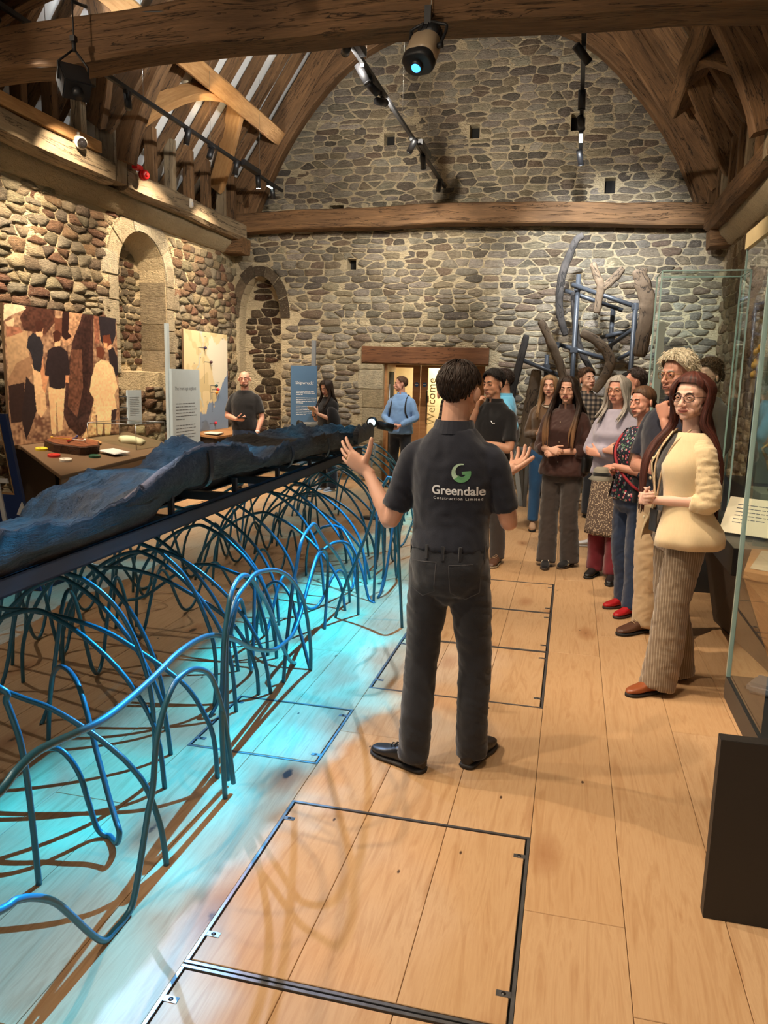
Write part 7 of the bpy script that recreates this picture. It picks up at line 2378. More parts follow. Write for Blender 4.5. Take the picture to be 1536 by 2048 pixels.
    def shell(s, m, off=.022, z0=.86, z1=1.47, gap=26, thick=.006, flare=.12, name='cardigan', amp=.004):
        """open-fronted garment body as one wrapped sheet"""
        b = MB(); P = s.prof; R_ = []
        N = 34
        for j in range(15):
            z = z0 + (z1 - z0) * j / 14
            zz = min(max(z, P[0][0]), P[-1][0])
            for a, c in zip(P, P[1:]):
                if zz <= c[0]: break
            t = (zz - a[0]) / (c[0] - a[0])
            rx_ = (a[1] + (c[1] - a[1]) * t) * s.w + off; bl = s.belly * math.exp(-((zz - 1.05) / .13) ** 2); ry_ = (a[2] + (c[2] - a[2]) * t) * (1 + (s.w - 1) * .8) + off + bl; cy = a[3] + (c[3] - a[3]) * t
            fl = flare * max(0, 1.03 - z); rx_ += fl; ry_ += fl * .8
            c_ = s.spine(z)
            o_, i_ = [], []
            for q in range(N + 1):
                an = R(90 + gap + (360 - 2 * gap) * q / N)
                w = 1 + .025 * math.sin(an * 9 + s.seed) * max(0, 1.05 - z) * 4 + amp * 3 * noise.noise(Vector((q * .5, z * 14, s.seed)))
                o_.append(Vector((c_.x + math.cos(an) * rx_ * w, c_.y + cy + math.sin(an) * ry_ * w, z)))
                i_.append(Vector((c_.x + math.cos(an) * (rx_ * w - thick), c_.y + cy + math.sin(an) * (ry_ * w - thick), z)))
            R_.append(o_ + i_[::-1])
        b.rings(R_)
        return s.emit_mb(name, b, m)

    def sleeves(s, m, arms, to=.9, f=1.0, amp=.006, name='sleeve', parent=None, upto=2, rad=None):
        for side in (-1, 1):
            P = s.arm_pts(side, *arms[side])
            g = (1.0 if s.sex == 'm' else .88) * f * (1 + (s.w - 1) * .6)
            b = MB(); q = P[2].lerp(P[3], to)
            C = catmull([P[0] + Vector((-side * .02, 0, 0)), P[1], P[1].lerp(P[2], .5), P[2], q], 5)
            rd = rad or [.056, .061, .062, .060, .050]
            rr = []
            for i in range(len(C)):
                t = i / 5; k_ = min(int(t), 3); f_ = t - k_; rr.append((rd[k_] * (1 - f_) + rd[k_ + 1] * f_) * g)
            b.tube(C, rr, 16); b.ball(C[0], rr[0], seg=12, rings=8)
            co, nr, fs = fuse(b, .009, 2)
            if amp: co = wrinkle(co, nr, amp, s.seed + side, (8, 8, 22))
            s.emit(name, co, fs, m, parent=parent)

    def skirt(s, m, z0=.35, z1=.98, r0=.20, name='skirt', ripple=.012):
        b = MB(); R_ = []
        for j in range(14):
            z = z1 + (z0 - z1) * j / 13; t = j / 13
            rx_ = .165 * s.w + (r0 - .165) * t + .01; ry_ = .118 + (r0 * .8 - .118) * t + .012
            R_.append([Vector((math.cos(a) * rx_ * (1 + ripple * 4 * t * math.sin(a * 9 + s.seed)), math.sin(a) * ry_ * (1 + ripple * 4 * t * math.sin(a * 9 + s.seed)) - .008, z)) for a in [2 * math.pi * q / 44 for q in range(44)]])
        b.rings(R_); return s.emit_mb(name, b, m)

    def shoes(s, m, sole=None, yaw=(8, -8), kind='shoe', L=.275, stripes=None, lace=None):
        for side, yw in ((-1, yaw[0]), (1, yaw[1])):
            a = s.leg[side][1]
            Z = Matrix.Rotation(R(yw), 3, 'Z')
            o = Vector((a.x, a.y, 0)); k = 1 if s.sex == 'm' else .88
            def P(x, y, z): return o + Z @ Vector((x * k, (y + .075) * k, z))
            outline = [(-.125, .026), (-.135, .015), (-.11, .034), (-.06, .035), (0.0, .037), (.06, .046), (.11, .043), (.145, .026), (.155, .008)]
            def ring(y, hw, z0, z1, ex=.7): return [P(math.copysign(abs(math.cos(t)) ** ex, math.cos(t)) * hw, y, (z0 + z1) / 2 + math.copysign(abs(math.sin(t)) ** .8, math.sin(t)) * (z1 - z0) / 2) for t in [2 * math.pi * q / 16 for q in range(16)]]
            st = [(-.138, .016), (-.130, .030), (-.10, .037), (-.05, .037), (.0, .039), (.06, .047), (.105, .045), (.14, .032), (.156, .012)]
            b = MB(); b.rings([ring(y, hw + .003, .0, .022, .8) for y, hw in st]); 
            so = None
            tops = [.055, .085, .098, .096, .085, .062, .052, .044, .030]
            u = MB(); u.rings([ring(y, hw, .016, t_, .8) for (y, hw), t_ in zip(st, tops)])
            if kind != 'pump': limb(u, [P(0, -.085, .075), P(0, -.08, .115)], [.036, .038], 12, 3)
            co, nr, fs = fuse(u, .007 if s.near else .009, 2)
            sh = s.emit('shoe', co, fs, m)
            s.emit_mb('sole', b, sole or M['rubber'], sh)
            if lace:
                l = MB()
                for q in range(4): l.tube([P(-.022, .035 - q * .022, .073 + .009 * q), P(0, .038 - q * .022, .083 + .009 * q), P(.022, .030 - q * .022, .073 + .009 * q)], .0028, 5)
                s.emit_mb('laces', l, lace, sh)
            if stripes:
                for q in range(3):
                    l = MB()
                    for sx in (-1, 1): l.tube([P(sx * .041, .0 + q * .022, .026), P(sx * .036, -.018 + q * .022, .060), P(sx * .020, -.03 + q * .022, .088)], .0036, 5)
                    s.emit_mb('stripe', l, stripes, sh)


M['lips_m'] = plain('lip_muted', lin(160, 104, 90), 0.5)
SK = {'fair': skin_mat('skin_fair', lin(226, 184, 164)), 'light': skin_mat('skin_light', lin(214, 168, 144)), 'ruddy': skin_mat('skin_ruddy', lin(210, 156, 134)), 'tan': skin_mat('skin_tan', lin(192, 144, 116))}
HR = {'dark': hair_mat('hair_dark_brown', lin(26, 18, 14), lin(54, 38, 28)), 'black': hair_mat('hair_black', lin(14, 12, 12), lin(36, 30, 28)), 'brown': hair_mat('hair_brown', lin(56, 38, 26), lin(98, 70, 48)),
      'grey': hair_mat('hair_grey', lin(128, 120, 112), lin(190, 184, 174)), 'white': hair_mat('hair_white', lin(196, 182, 150), lin(236, 226, 202)), 'auburn': hair_mat('hair_auburn', lin(42, 20, 16), lin(94, 46, 34)),
      'ombre': hair_mat('hair_dark_to_blond', lin(24, 16, 13), lin(56, 40, 30), tip=lin(132, 96, 64), z0=1.22, z1=1.42), 'blond': hair_mat('hair_dark_blond', lin(98, 72, 46), lin(150, 116, 78))}
M['frame_dark'] = plain('spectacle_frame_dark', lin(34, 26, 24), .3); M['frame_gold'] = metalmat('spectacle_frame_gold', lin(176, 140, 84), .3)
M['navy_polo'] = cloth('navy_pique', lin(34, 37, 48)); M['black_cotton'] = cloth('black_cotton', lin(26, 25, 27)); M['black_denim'] = cloth('black_denim', lin(40, 42, 48), var=.3); M['navy_denim'] = cloth('indigo_denim', lin(44, 58, 84), var=.3)
M['mid_denim'] = cloth('mid_blue_denim', lin(48, 92, 140), var=.2); M['oxford'] = cloth('oxford_blue', lin(122, 158, 204)); M['sky_shirt'] = cloth('sky_blue_shirt', lin(96, 170, 204)); M['white_shirt'] = cloth('white_shirt', lin(206, 208, 208))
M['brown_shirt'] = cloth('chocolate_satin', lin(62, 36, 30), rough=.6); M['charcoal'] = cloth('charcoal_twill', lin(66, 58, 54)); M['khaki'] = cloth('stone_chino', lin(196, 170, 134)); M['cream_knit'] = cloth('cream_rib_knit', lin(226, 202, 160), rib='x', rough=.95)
M['pinstripe'] = cloth('taupe_pinstripe', lin(122, 104, 84), stripe=(lin(164, 148, 126), 26)); M['maroon'] = cloth('maroon_cotton', lin(112, 36, 46)); M['lavender'] = cloth('lavender_jersey', lin(166, 160, 176)); M['umber_top'] = cloth('umber_jersey', lin(92, 68, 46))
M['black_knit'] = cloth('black_knit', lin(24, 24, 28)); M['navy_tee'] = cloth('navy_tee', lin(40, 42, 56)); M['grey_dress'] = cloth('charcoal_jersey', lin(60, 56, 56))
M['leather_black'] = plain('black_leather', lin(28, 26, 26), .4); M['leather_brown'] = plain('brown_leather', lin(86, 56, 40), .45, bump=.3); M['leather_tan'] = plain('tan_leather', lin(146, 78, 42), .35); M['leather_red'] = plain('red_leather', lin(178, 28, 34), .35)
M['white_sole'] = plain('white_sole', lin(220, 220, 222), .5); M['suede_navy'] = plain('navy_canvas', lin(40, 52, 84), .8)


def floral():
    t = NT('floral_print'); v = t.coords()
    vo = t.n('TexVoronoi'); vo.inputs['Scale'].default_value = 44; t.l(v, vo.inputs['Vector'])
    col = t.ramp(t.n('Math') and vo.outputs['Color'], [(0.0, lin(196, 70, 90)), (.3, lin(224, 150, 150)), (.45, lin(96, 130, 100)), (.65, lin(150, 160, 170)), (.85, lin(214, 204, 192))], 'CONSTANT')
    n = t.noise(v, 40, 3)
    m = t.ramp(t.math('ADD', vo.outputs['Distance'], t.math('MULTIPLY', n, .25)), [(.48, 1.0), (.56, 0.0)])
    t.base(t.mix(m, lin(28, 32, 48), col)); return t.set(rough=.85)


def plaid():
    t = NT('checked_shirt'); v = t.coords()
    f = []
    for d in ('X', 'Z', 'Y'):
        w = t.n('TexWave', wave_type='BANDS', bands_direction=d); w.inputs['Scale'].default_value = 5.5; t.l(v, w.inputs['Vector']); f.append(t.ramp(w.outputs['Fac'], [(.5, 0.0), (.55, 1.0)]))
    k = t.math('ADD', t.math('MULTIPLY', f[0], .5), t.math('MULTIPLY', f[1], .5))
    t.base(t.ramp(k, [(0.0, lin(30, 28, 30)), (.5, lin(74, 66, 60)), (1.0, lin(134, 120, 104))])); return t.set(rough=.9)


def paisley():
    t = NT('speckled_skirt'); v = t.coords(); d = t.vor(v, 66); n = t.noise(v, 30, 3)
    t.base(t.mix(t.ramp(t.math('ADD', d, t.math('MULTIPLY', n, .3)), [(.4, 0.0), (.62, 1.0)]), lin(196, 176, 148), lin(92, 76, 66))); return t.set(rough=.9)


M['floral'] = floral(); M['plaid'] = plaid(); M['paisley'] = paisley()
# ------------------------------------------------------------------ presenter, seen from behind
p = Person(-.46, 3.13, 1.765, -4, 'man in navy polo and black jeans seen from behind, both hands raised', 'm', SK['light'], near=True, width=.88)
p.hs = .95; p.hz = -.014; p.hk = 1.14
p.legs([(-.105, .0, .50), (.115, .05, .50)], [(-.115, -.055, .09), (.115, .075, .09)])
A = {-1: ((-.262, .0, 1.075), (-.405, .115, 1.258)), 1: ((.232, .03, 1.10), (.165, .245, 1.262))}
p.body()
p.arm(-1, *A[-1], dict(d=(-.80, .22, .52), n=(.12, .95, .30), curl=(8, 10, 8), spread=9, thumb=78, tc=0))
p.arm(1, *A[1], dict(d=(.35, .72, .40), n=(-.35, -.25, .9), curl=(14, 16, 12), spread=7, thumb=62, tc=4))
p.head_e = Euler((R(-3), R(2), R(-10)))
p.head('short', HR['dark'], hairkw=dict(th=.012, vol=.008, bald=.012, back=-64, seed=3))
pt = p.top(M['navy_polo'], A, 'short', off=.016, hem=.985, collar=True, amp=.006, name='polo_shirt')
p.trousers(M['black_denim'], .098, .074, .072, .045, 1.04, .007, 'jeans', off=.010)
p.shoes(M['leather_black'], plain('dark_sole', lin(38, 36, 36), .7), yaw=(68, -14), lace=M['black_cotton'])
# belt loops, back pockets
jn = [c for c in p.root.children if c.name.startswith('jeans')][0]
b = MB()
for a in (200, 245, 270, 295, 340):
    b = MB()
    d = Vector((math.cos(R(a)) * .186 * p.w, math.sin(R(a)) * .134 - .004, 0))
    n_ = Vector((math.cos(R(a)), math.sin(R(a)), 0)); s_ = Vector((-n_.y, n_.x, 0))
    b.obox(d + Vector((0, 0, .985)), s_ * .006, n_ * .003, Vector((0, 0, .028)))
    p.emit_mb('belt_loop', b, M['black_denim'], jn)
from mathutils.bvhtree import BVHTree


def drape(person, target, vs, fs, c, u, v, n, m, name, lift=.002, refine=.012, extra_dir=None):
    """lay flat lettering onto a garment"""
    bm = bmesh.new()
    V = [bm.verts.new((a, q, 0)) for a, q in vs]
    for f in fs:
        try: bm.faces.new([V[i] for i in f])
        except ValueError: pass
    for _ in range(3):
        es = [e for e in bm.edges if e.calc_length() > refine]
        if not es: break
        bmesh.ops.subdivide_edges(bm, edges=es, cuts=1)
    bmesh.ops.triangulate(bm, faces=bm.faces)
    tv = [target.matrix_world @ q.co for q in target.data.vertices] if False else [q.co + ORG[target.name] for q in target.data.vertices]
    tree = BVHTree.FromPolygons(tv, [tuple(q.vertices) for q in target.data.polygons])
    out = []
    c, u, v, n = Vector(c), Vector(u).normalized(), Vector(v).normalized(), Vector(n).normalized()
    bm.verts.index_update()
    for q in bm.verts:
        o = c + u * q.co.x + v * q.co.y
        hit = tree.ray_cast(o + n * .5, -n)
        out.append((hit[0] if hit[0] is not None else o) + n * lift)
    b = MB(); b.add(out, [tuple(q.index for q in f.verts) for f in bm.faces]); bm.free()
    return b.build(name, m, target)


bu = p.rot @ Vector((1, 0, 0)); bn = p.rot @ Vector((0, -1, 0)); bz_ = Vector((0, 0, 1))
BC = p.W((.046, -.1, 1.222))
M['logo_white'] = plain('print_white', lin(226, 228, 232), .7, var=.03); M['logo_green'] = plain('print_green', lin(96, 156, 108), .6, var=.05); M['logo_pale'] = plain('print_pale_green', lin(176, 206, 180), .6, var=.05)
vs, fs = text_verts('Greendale', .0505, 'CENTER', 4, .0011); drape(p, pt, [(a * .98, q) for a, q in vs], fs, BC, bu, bz_, bn, M['logo_white'], 'lettering')
vs, fs = text_verts('Construction Limited', .0165, 'CENTER', 3, .0002, 1.32); drape(p, pt, [(a * 1.0, q) for a, q in vs], fs, BC + Vector((0, 0, -.021)), bu, bz_, bn, M['logo_white'], 'small_lettering', refine=.01)
def sweep(a0, a1, rfun, n=26):
    vs, fs = [], []
    for i in range(n + 1):
        a = R(a0 + (a1 - a0) * i / n); ro, ri = rfun(i / n)
        vs += [(math.cos(a) * ro, math.sin(a) * ro), (math.cos(a) * ri * .94, math.sin(a) * ri + .003)]
    for i in range(n): fs.append((2 * i, 2 * i + 1, 2 * i + 3, 2 * i + 2))
    return vs, fs
EC = BC + Vector((0, 0, .088)) + bu * .012
vs, fs = sweep(75, 230, lambda t: (.038, .030 - .010 * t)); drape(p, pt, vs, fs, EC, bu, bz_, bn, M['logo_pale'], 'emblem_upper')
vs, fs = sweep(225, 372, lambda t: (.038, .016 + .006 * t)); drape(p, pt, vs, fs, EC, bu, bz_, bn, M['logo_green'], 'emblem_lower')
drape(p, pt, [(.002, .006), (.037, .010), (.030, -.006), (.004, -.006)], [(0, 1, 2, 3)], EC, bu, bz_, bn, M['logo_green'], 'emblem_bar')
for sx in (-1, 1):
    for (pts_) in ([(-.062, .035), (.062, .042 if sx > 0 else .042)], [(-.062, .035), (-.055, -.085)], [(-.055, -.085), (0, -.115)], [(0, -.115), (.055, -.085)], [(.055, -.085), (.062, .042)]):
        (xa, ya), (xb, yb) = pts_; l_ = math.hypot(xb - xa, yb - ya); nx, ny = -(yb - ya) / l_ * .0016, (xb - xa) / l_ * .0016
        drape(p, jn, [(xa - nx, ya - ny), (xb - nx, yb - ny), (xb + nx, yb + ny), (xa + nx, ya + ny)], [(0, 1, 2, 3)], p.W((sx * .088, -.1, .905)), bu, bz_, bn, plain('seam_thread', lin(74, 74, 78), .8) if 'seam' not in M else M['seam'], 'pocket_seam', lift=.0012)
        M.setdefault('seam', bpy.data.materials['seam_thread'])
rg = MB(); wv = Vector(A[-1][1]); hd = Vector((-.80, .22, .52)).normalized(); hn = Vector((.12, .95, .30)); hn = (hn - hd * hn.dot(hd)).normalized(); ht = hd.cross(hn) * -1
rc = wv + hd * (.012 + .115) + ht * -.012
rg.tube([rc + (ht * math.cos(a) + hn * math.sin(a)) * .0108 for a in [2 * math.pi * q / 16 for q in range(16)]], .0016, 6, closed=True); p.emit_mb('ring', rg, metalmat('gold_ring', lin(200, 180, 130), .2))

# ------------------------------------------------------------------ right-hand group
# young woman in the cream cardigan
p = Person(.62, 4.43, 1.73, 110, 'woman in cream cardigan and pinstripe trousers with long auburn hair and glasses', 'f', SK['fair'], near=True, width=1.06, head=(34, -2, 0))
p.hs = 1.04; p.hw = 1.08
p.legs([(-.095, .06, .50), (.085, -.02, .50)], [(-.11, .11, .09), (.09, -.11, .09)])
A = {-1: ((-.215, -.03, 1.10), (-.055, .185, 1.085)), 1: ((.215, -.02, 1.10), (.050, .195, 1.08))}
p.body()
p.arm(-1, *A[-1], dict(d=(.75, .45, .0), n=(.3, -.9, -.2), curl=(35, 40, 25), spread=3, thumb=30))
p.arm(1, *A[1], dict(d=(-.75, .42, .08), n=(-.3, -.9, .1), curl=(40, 45, 30), spread=3, thumb=30))
p.head('long', HR['auburn'], HR['dark'], glasses=M['frame_dark'], smile=.6, hairkw=dict(length=.64, th=.016, vol=.014, n=120, seed=5, front=35, fwd=1, spreadx=1.1, fy=.19))
p.top(M['grey_dress'], A, 'none', off=.006, hem=.80, z1=1.44, amp=.005, name='dress')
cg = p.shell(M['cream_knit'], off=.034, z0=.84, z1=1.455, gap=17, flare=.30)
p.sleeves(M['cream_knit'], A, to=.30, f=1.06, amp=.009)
p.trousers(M['pinstripe'], .098, .084, .094, .035, 1.02, .007)
p.shoes(M['leather_tan'], plain('thick_black_sole', lin(34, 30, 28), .7), yaw=(12, -10), kind='pump')
b = MB()
for z in (1.30, 1.19, 1.08, .97): b.ball((.075, {1.30: .158, 1.19: .164, 1.08: .154, .97: .182}[z], z), .011, .006, .011, 10, 6)
p.emit_mb('buttons', b, plain('cream_button', lin(230, 214, 178), .3), cg)
b = MB(); b.tube(catmull([(-.075, .03, 1.47), (-.06, .118, 1.38), (-.05, .160, 1.25), (-.03, .165, 1.12), (-.02, .170, 1.04)], 5), .0055, 6); b.tube(catmull([(.075, .03, 1.47), (.06, .115, 1.38), (.04, .158, 1.25), (.0, .165, 1.12), (-.02, .170, 1.04)], 5), .0055, 6)
ly = p.emit_mb('lanyard', b, plain('woven_lanyard', lin(186, 160, 126), .8, var=.5, scale=60))
b = MB(); b.box(-.06, .02, .170, .176, .91, 1.03); p.emit_mb('badge', b, plain('badge_holder', lin(52, 54, 58), .25), ly)

# white-haired man behind her
p = Person(.65, 5.30, 1.87, 134, 'tall man with tousled white hair and glasses, hand held to his chin', 'm', SK['ruddy'], near=True, head=(-4, -4, 0), width=1.03)
p.legs()
A = {-1: ((-.185, .15, 1.10), (-.050, .155, 1.365)), 1: ((.215, .06, 1.08), (.02, .20, 1.08))}
p.body()
p.arm(1, *A[1], dict(d=(-.85, .25, .1), n=(-.2, -.9, 0), curl=(30, 35, 20)))
p.arm(-1, *A[-1], dict(d=(.25, .06, .95), n=(.2, -.9, .1), curl=(65, 65, 45), thumb=30))
p.head('fluffy', HR['white'], HR['grey'], glasses=M['frame_gold'], hairkw=dict(th=.022, vol=.022, front=36, back=-58, seed=9))
p.top(M['navy_tee'], A, 'short', off=.016, hem=.92, collar=True, name='polo_shirt')
p.trousers(M['khaki'], .102, .082, .080, .045, 1.0, .008)
p.shoes(M['leather_brown'], yaw=(15, -5), lace=M['khaki'])

# woman in the floral top
p = Person(.50, 5.87, 1.665, 122, 'woman in floral top, black waistcoat and red shoes holding a small hat', 'f', SK['ruddy'], near=True, width=1.12, head=(6, -3, 2), belly=.015)
p.legs([(-.09, .03, .50), (.10, .02, .50)], [(-.10, .03, .09), (.11, -.05, .09)])
A = {-1: ((-.225, .0, 1.10), (-.03, .245, 1.16)), 1: ((.225, .01, 1.09), (.05, .235, 1.12))}
p.body()
p.arm(-1, *A[-1], dict(d=(.55, .55, -.4), n=(.3, -.6, -.7), curl=(40, 40, 25)))
p.arm(1, *A[1], dict(d=(-.45, .6, .1), n=(-.3, -.5, -.8), curl=(45, 45, 30)))
p.head('tail', HR['brown'], HR['dark'], hairkw=dict(th=.013, vol=.006, front=35, back=-52, seed=12))
p.top(M['floral'], A, '34', off=.020, hem=.90, z1=1.45, flare=.10, amp=.006, name='blouse')
p.shell(M['black_knit'], off=.040, z0=.90, z1=1.44, gap=36, flare=.12, name='waistcoat')
p.trousers(M['navy_denim'], .100, .076, .074, .06, 1.0, .007, 'jeans')
b = MB()
for sd in (-1, 1):
    a = p.leg[sd][1]; b.rings([[Vector((a.x + math.cos(t) * r_, a.y + .004 + math.sin(t) * r_, z)) for t in [2 * math.pi * q / 20 for q in range(20)]] for r_, z in ((.066, .058), (.074, .056), (.076, .075), (.074, .10), (.066, .102))])
p.emit_mb('turn_up', b, cloth('denim_inside', lin(140, 152, 166)), [c for c in p.root.children if c.name.startswith('jeans')][0])
p.shoes(M['leather_red'], plain('brown_sole', lin(58, 40, 34), .7), yaw=(14, 2), kind='pump')
b = MB(); b.tube(catmull([(.10, -.06, 1.44), (.115, .05, 1.42), (.07, .170, 1.30), (-.02, .205, 1.16), (-.15, .15, 1.02), (-.22, .03, .95)], 6), [.011] * 31, 8)
p.emit_mb('red_strap', b, plain('red_webbing', lin(150, 28, 40), .7))
b = MB(); b.rings([oval((-.225, .05, z), rx_, ry_) for z, rx_, ry_ in ((.76, .03, .07), (.79, .045, .10), (.92, .045, .105), (.985, .04, .09), (.99, .03, .07))]); p.emit_mb('shoulder_bag', b, M['black_cotton'])
hatw = p.W((-.01, .335, 1.10)); ho = empty('bucket_hat', hatw - Vector((0, 0, .05)), 'small grey crumpled hat held by the woman in the floral top', 'hat')
b = MB(); C0 = hatw; b.rings([[C0 + Vector((math.cos(a) * r_ * (1 + .1 * math.sin(3 * a)), math.sin(a) * r_, z)) for a in [2 * math.pi * q / 20 for q in range(20)]] for r_, z in ((.085, -.045), (.088, -.040), (.060, -.01), (.056, .03), (.04, .048), (.01, .05))]); b.build('crown', plain('grey_felt', lin(142, 136, 122), .9, bump=.4), ho)
b = MB(); b.rings([[C0 + Vector((math.cos(a) * r_, math.sin(a) * r_, z)) for a in [2 * math.pi * q / 20 for q in range(20)]] for r_, z in ((.0635, -.010), (.0645, .0), (.0585, .012))], cap=False); b.build('hat_band', M['black_cotton'], ho)

# dark-haired woman in the brown shirt
p = Person(-.05, 7.22, 1.735, 163, 'woman in chocolate brown shirt with very long dark hair, hands clasped', 'f', SK['light'], near=True, head=(6, -2, 0))
p.legs([(-.09, .02, .50), (.095, .03, .50)], [(-.11, -.03, .09), (.075, .10, .09)])
A = {-1: ((-.225, .02, 1.10), (-.015, .20, 1.08)), 1: ((.215, .02, 1.10), (.065, .215, 1.10))}
p.body()
p.arm(-1, *A[-1], dict(d=(.8, .35, -.1), n=(.2, -.8, -.4), curl=(40, 40, 25)))
p.arm(1, *A[1], dict(d=(-.8, .35, -.05), n=(-.2, -.8, -.4), curl=(45, 45, 30)))
p.head('long', HR['ombre'], HR['black'], hairkw=dict(length=.52, th=.012, vol=.008, n=90, seed=15, front=35, spreadx=1.35, fy=.192))
bs = p.top(M['brown_shirt'], A, '34', off=.030, hem=.86, z1=1.46, amp=.009, sl_r=1.35, flare=.10, collar=True)
p.trousers(M['charcoal'], .096, .080, .088, .04, 1.0, .008)
p.shoes(M['black_cotton'], plain('gum_sole', lin(70, 56, 44), .7), yaw=(-10, 16), stripes=plain('cream_stripe', lin(220, 206, 176), .6))
b = MB(); b.rings([oval((-.235, .06, z), rx_, ry_) for z, rx_, ry_ in ((.90, .03, .07), (.92, .04, .085), (1.02, .04, .085), (1.06, .03, .07))]); p.emit_mb('handbag', b, M['leather_black'])
b = MB(); b.tube(catmull([(-.235, .06, 1.05), (-.18, .05, 1.25), (-.10, .03, 1.45)], 6), .007, 6); p.emit_mb('bag_strap', b, M['leather_black'])
b = MB()
for z in (1.35, 1.26, 1.17, 1.08, .99): b.ball((0, .158 + .01 * (1.2 < z < 1.3), z), .0055, .003, .0055, 8, 6)
p.emit_mb('buttons', b, plain('shell_button', lin(190, 170, 140), .3), bs)

# woman with straight light-brown hair further back
p = Person(-.26, 8.93, 1.755, 172, 'woman with light brown hair and open mouth behind the one in brown', 'f', SK['light'], head=(4, 0, 3))
p.legs()
A = {-1: ((-.22, .0, 1.10), (-.10, .20, 1.05)), 1: ((.22, .0, 1.10), (.06, .22, 1.12))}
p.body(); p.arm(-1, *A[-1], dict(d=(.6, .6, .1), n=(.2, -.8, -.2))); p.arm(1, *A[1], dict(d=(-.5, .6, .3), n=(-.2, -.8, .1)))
p.head('long', HR['blond'], HR['brown'], hairkw=dict(length=.36, th=.012, vol=.008, n=60, seed=18, front=35))
p.top(M['umber_top'], A, 'long', off=.014, hem=.92, z1=1.43)
p.trousers(M['mid_denim'], .095, .066, .058, .10, 1.0, .005, 'jeans')
p.shoes(plain('tan_sandal', lin(176, 140, 110), .6), yaw=(8, 10), kind='pump')
b = MB(); b.tube([(.068 * math.cos(a), .02 + .066 * math.sin(a) * 1.25, 1.445 - .035 * math.sin(a)) for a in [2 * math.pi * q / 20 for q in range(20)]], .006, 6, closed=True); p.emit_mb('necklace', b, plain('silver_beads', lin(196, 190, 176), .3, metal=.7))

# man in a checked shirt at the back
p = Person(.16, 9.95, 1.85, 196, 'man in a dark checked shirt with glasses pushed up on his head', 'm', SK['light'], head=(16, 6, 4))
p.legs()
A = {-1: ((-.24, -.02, 1.10), (-.20, .12, .90)), 1: ((.24, -.02, 1.10), (.22, .10, .88))}
p.body(); p.arm(-1, *A[-1], dict(n=(.9, .1, 0))); p.arm(1, *A[1], dict(n=(-.9, .1, 0)))
p.head('short', HR['brown'], HR['brown'], hairkw=dict(th=.015, vol=.014, seed=20))
p.top(M['plaid'], A, 'elbow', off=.018, hem=.86, collar=True)
p.trousers(M['black_denim'], .096, .072, .068, .05, 1.0, .005, 'jeans')
p.shoes(M['leather_black'], yaw=(10, -10))
g = MB()
for sx in (-1, 1): g.tube([p.H((sx * .034 + .024 * math.cos(a), .070 + .01 * math.sin(a), .098 + .016 * math.sin(a))) for a in [2 * math.pi * q / 14 for q in range(14)]], .0024, 5, closed=True)
p.emit_mb('sunglasses', g, M['frame_dark'])

# grey-haired woman with glasses, arms folded
p = Person(.37, 6.85, 1.745, 150, 'grey-haired woman with glasses, folded arms and speckled skirt over maroon trousers', 'f', SK['ruddy'], head=(2, -3, 0))
p.legs([(-.09, .04, .50), (.10, .0, .50)], [(-.10, .06, .09), (.115, -.04, .09)])
A = {-1: ((-.225, .03, 1.10), (.03, .20, 1.10)), 1: ((.225, .03, 1.12), (-.03, .215, 1.14))}
p.body(); p.arm(-1, *A[-1], dict(d=(.9, .1, .2), n=(.1, -.9, 0))); p.arm(1, *A[1], dict(d=(-.9, .1, .1), n=(-.1, -.9, 0)))
p.head('long', HR['grey'], HR['grey'], glasses=M['frame_gold'], hairkw=dict(length=.28, th=.014, vol=.008, n=60, seed=23, front=35, spreadx=1.0))
p.top(M['lavender'], A, 'long', off=.018, hem=.92)
p.skirt(M['paisley'], z0=.40, r0=.20)
p.trousers(M['maroon'], .085, .082, .080, .06, .98, .006, off=.0)
p.shoes(M['leather_black'], yaw=(20, 6), kind='pump')

# man with glasses in a white shirt, in profile
p = Person(.60, 8.30, 1.825, 84, 'man in a white shirt with dark hair and glasses, seen from the side', 'm', SK['ruddy'], head=(6, 6, 0))
p.legs([(-.10, .09, .50), (.10, .06, .50)], [(-.13, .22, .09), (.11, .10, .09)])
A = {-1: ((-.23, .0, 1.10), (-.16, .22, 1.05)), 1: ((.23, .0, 1.10), (.14, .22, 1.02))}
p.body(); p.arm(-1, *A[-1], dict(n=(.9, 0, 0))); p.arm(1, *A[1], dict(n=(-.9, 0, 0)))
p.head('short', HR['dark'], HR['dark'], glasses=M['frame_gold'], hairkw=dict(th=.014, vol=.010, seed=26))
p.top(M['white_shirt'], A, 'long', off=.018, hem=.92, collar=True)
p.trousers(M['navy_denim'], .096, .074, .070, .05, 1.0, .006, 'jeans')
p.shoes(plain('white_leather', lin(216, 216, 220), .4), M['white_sole'], yaw=(12, 0), lace=M['white_shirt'])

# only hair and forehead of a man between the two
p = Person(.62, 9.75, 1.80, 170, 'dark-haired man mostly hidden behind the white-shirted man', 'm', SK['light'])
p.legs(); A = {-1: ((-.23, 0, 1.10), (-.2, .12, .9)), 1: ((.23, 0, 1.10), (.2, .12, .9))}
p.body(); p.arm(-1, *A[-1], dict(n=(.9, 0, 0))); p.arm(1, *A[1], dict(n=(-.9, 0, 0)))
p.head('short', HR['black'], HR['black'], hairkw=dict(th=.014, vol=.012, seed=28))
p.top(M['navy_tee'], A, 'short'); p.trousers(M['navy_denim'], amp=.004, name='jeans'); p.shoes(M['suede_navy'], M['white_sole'])

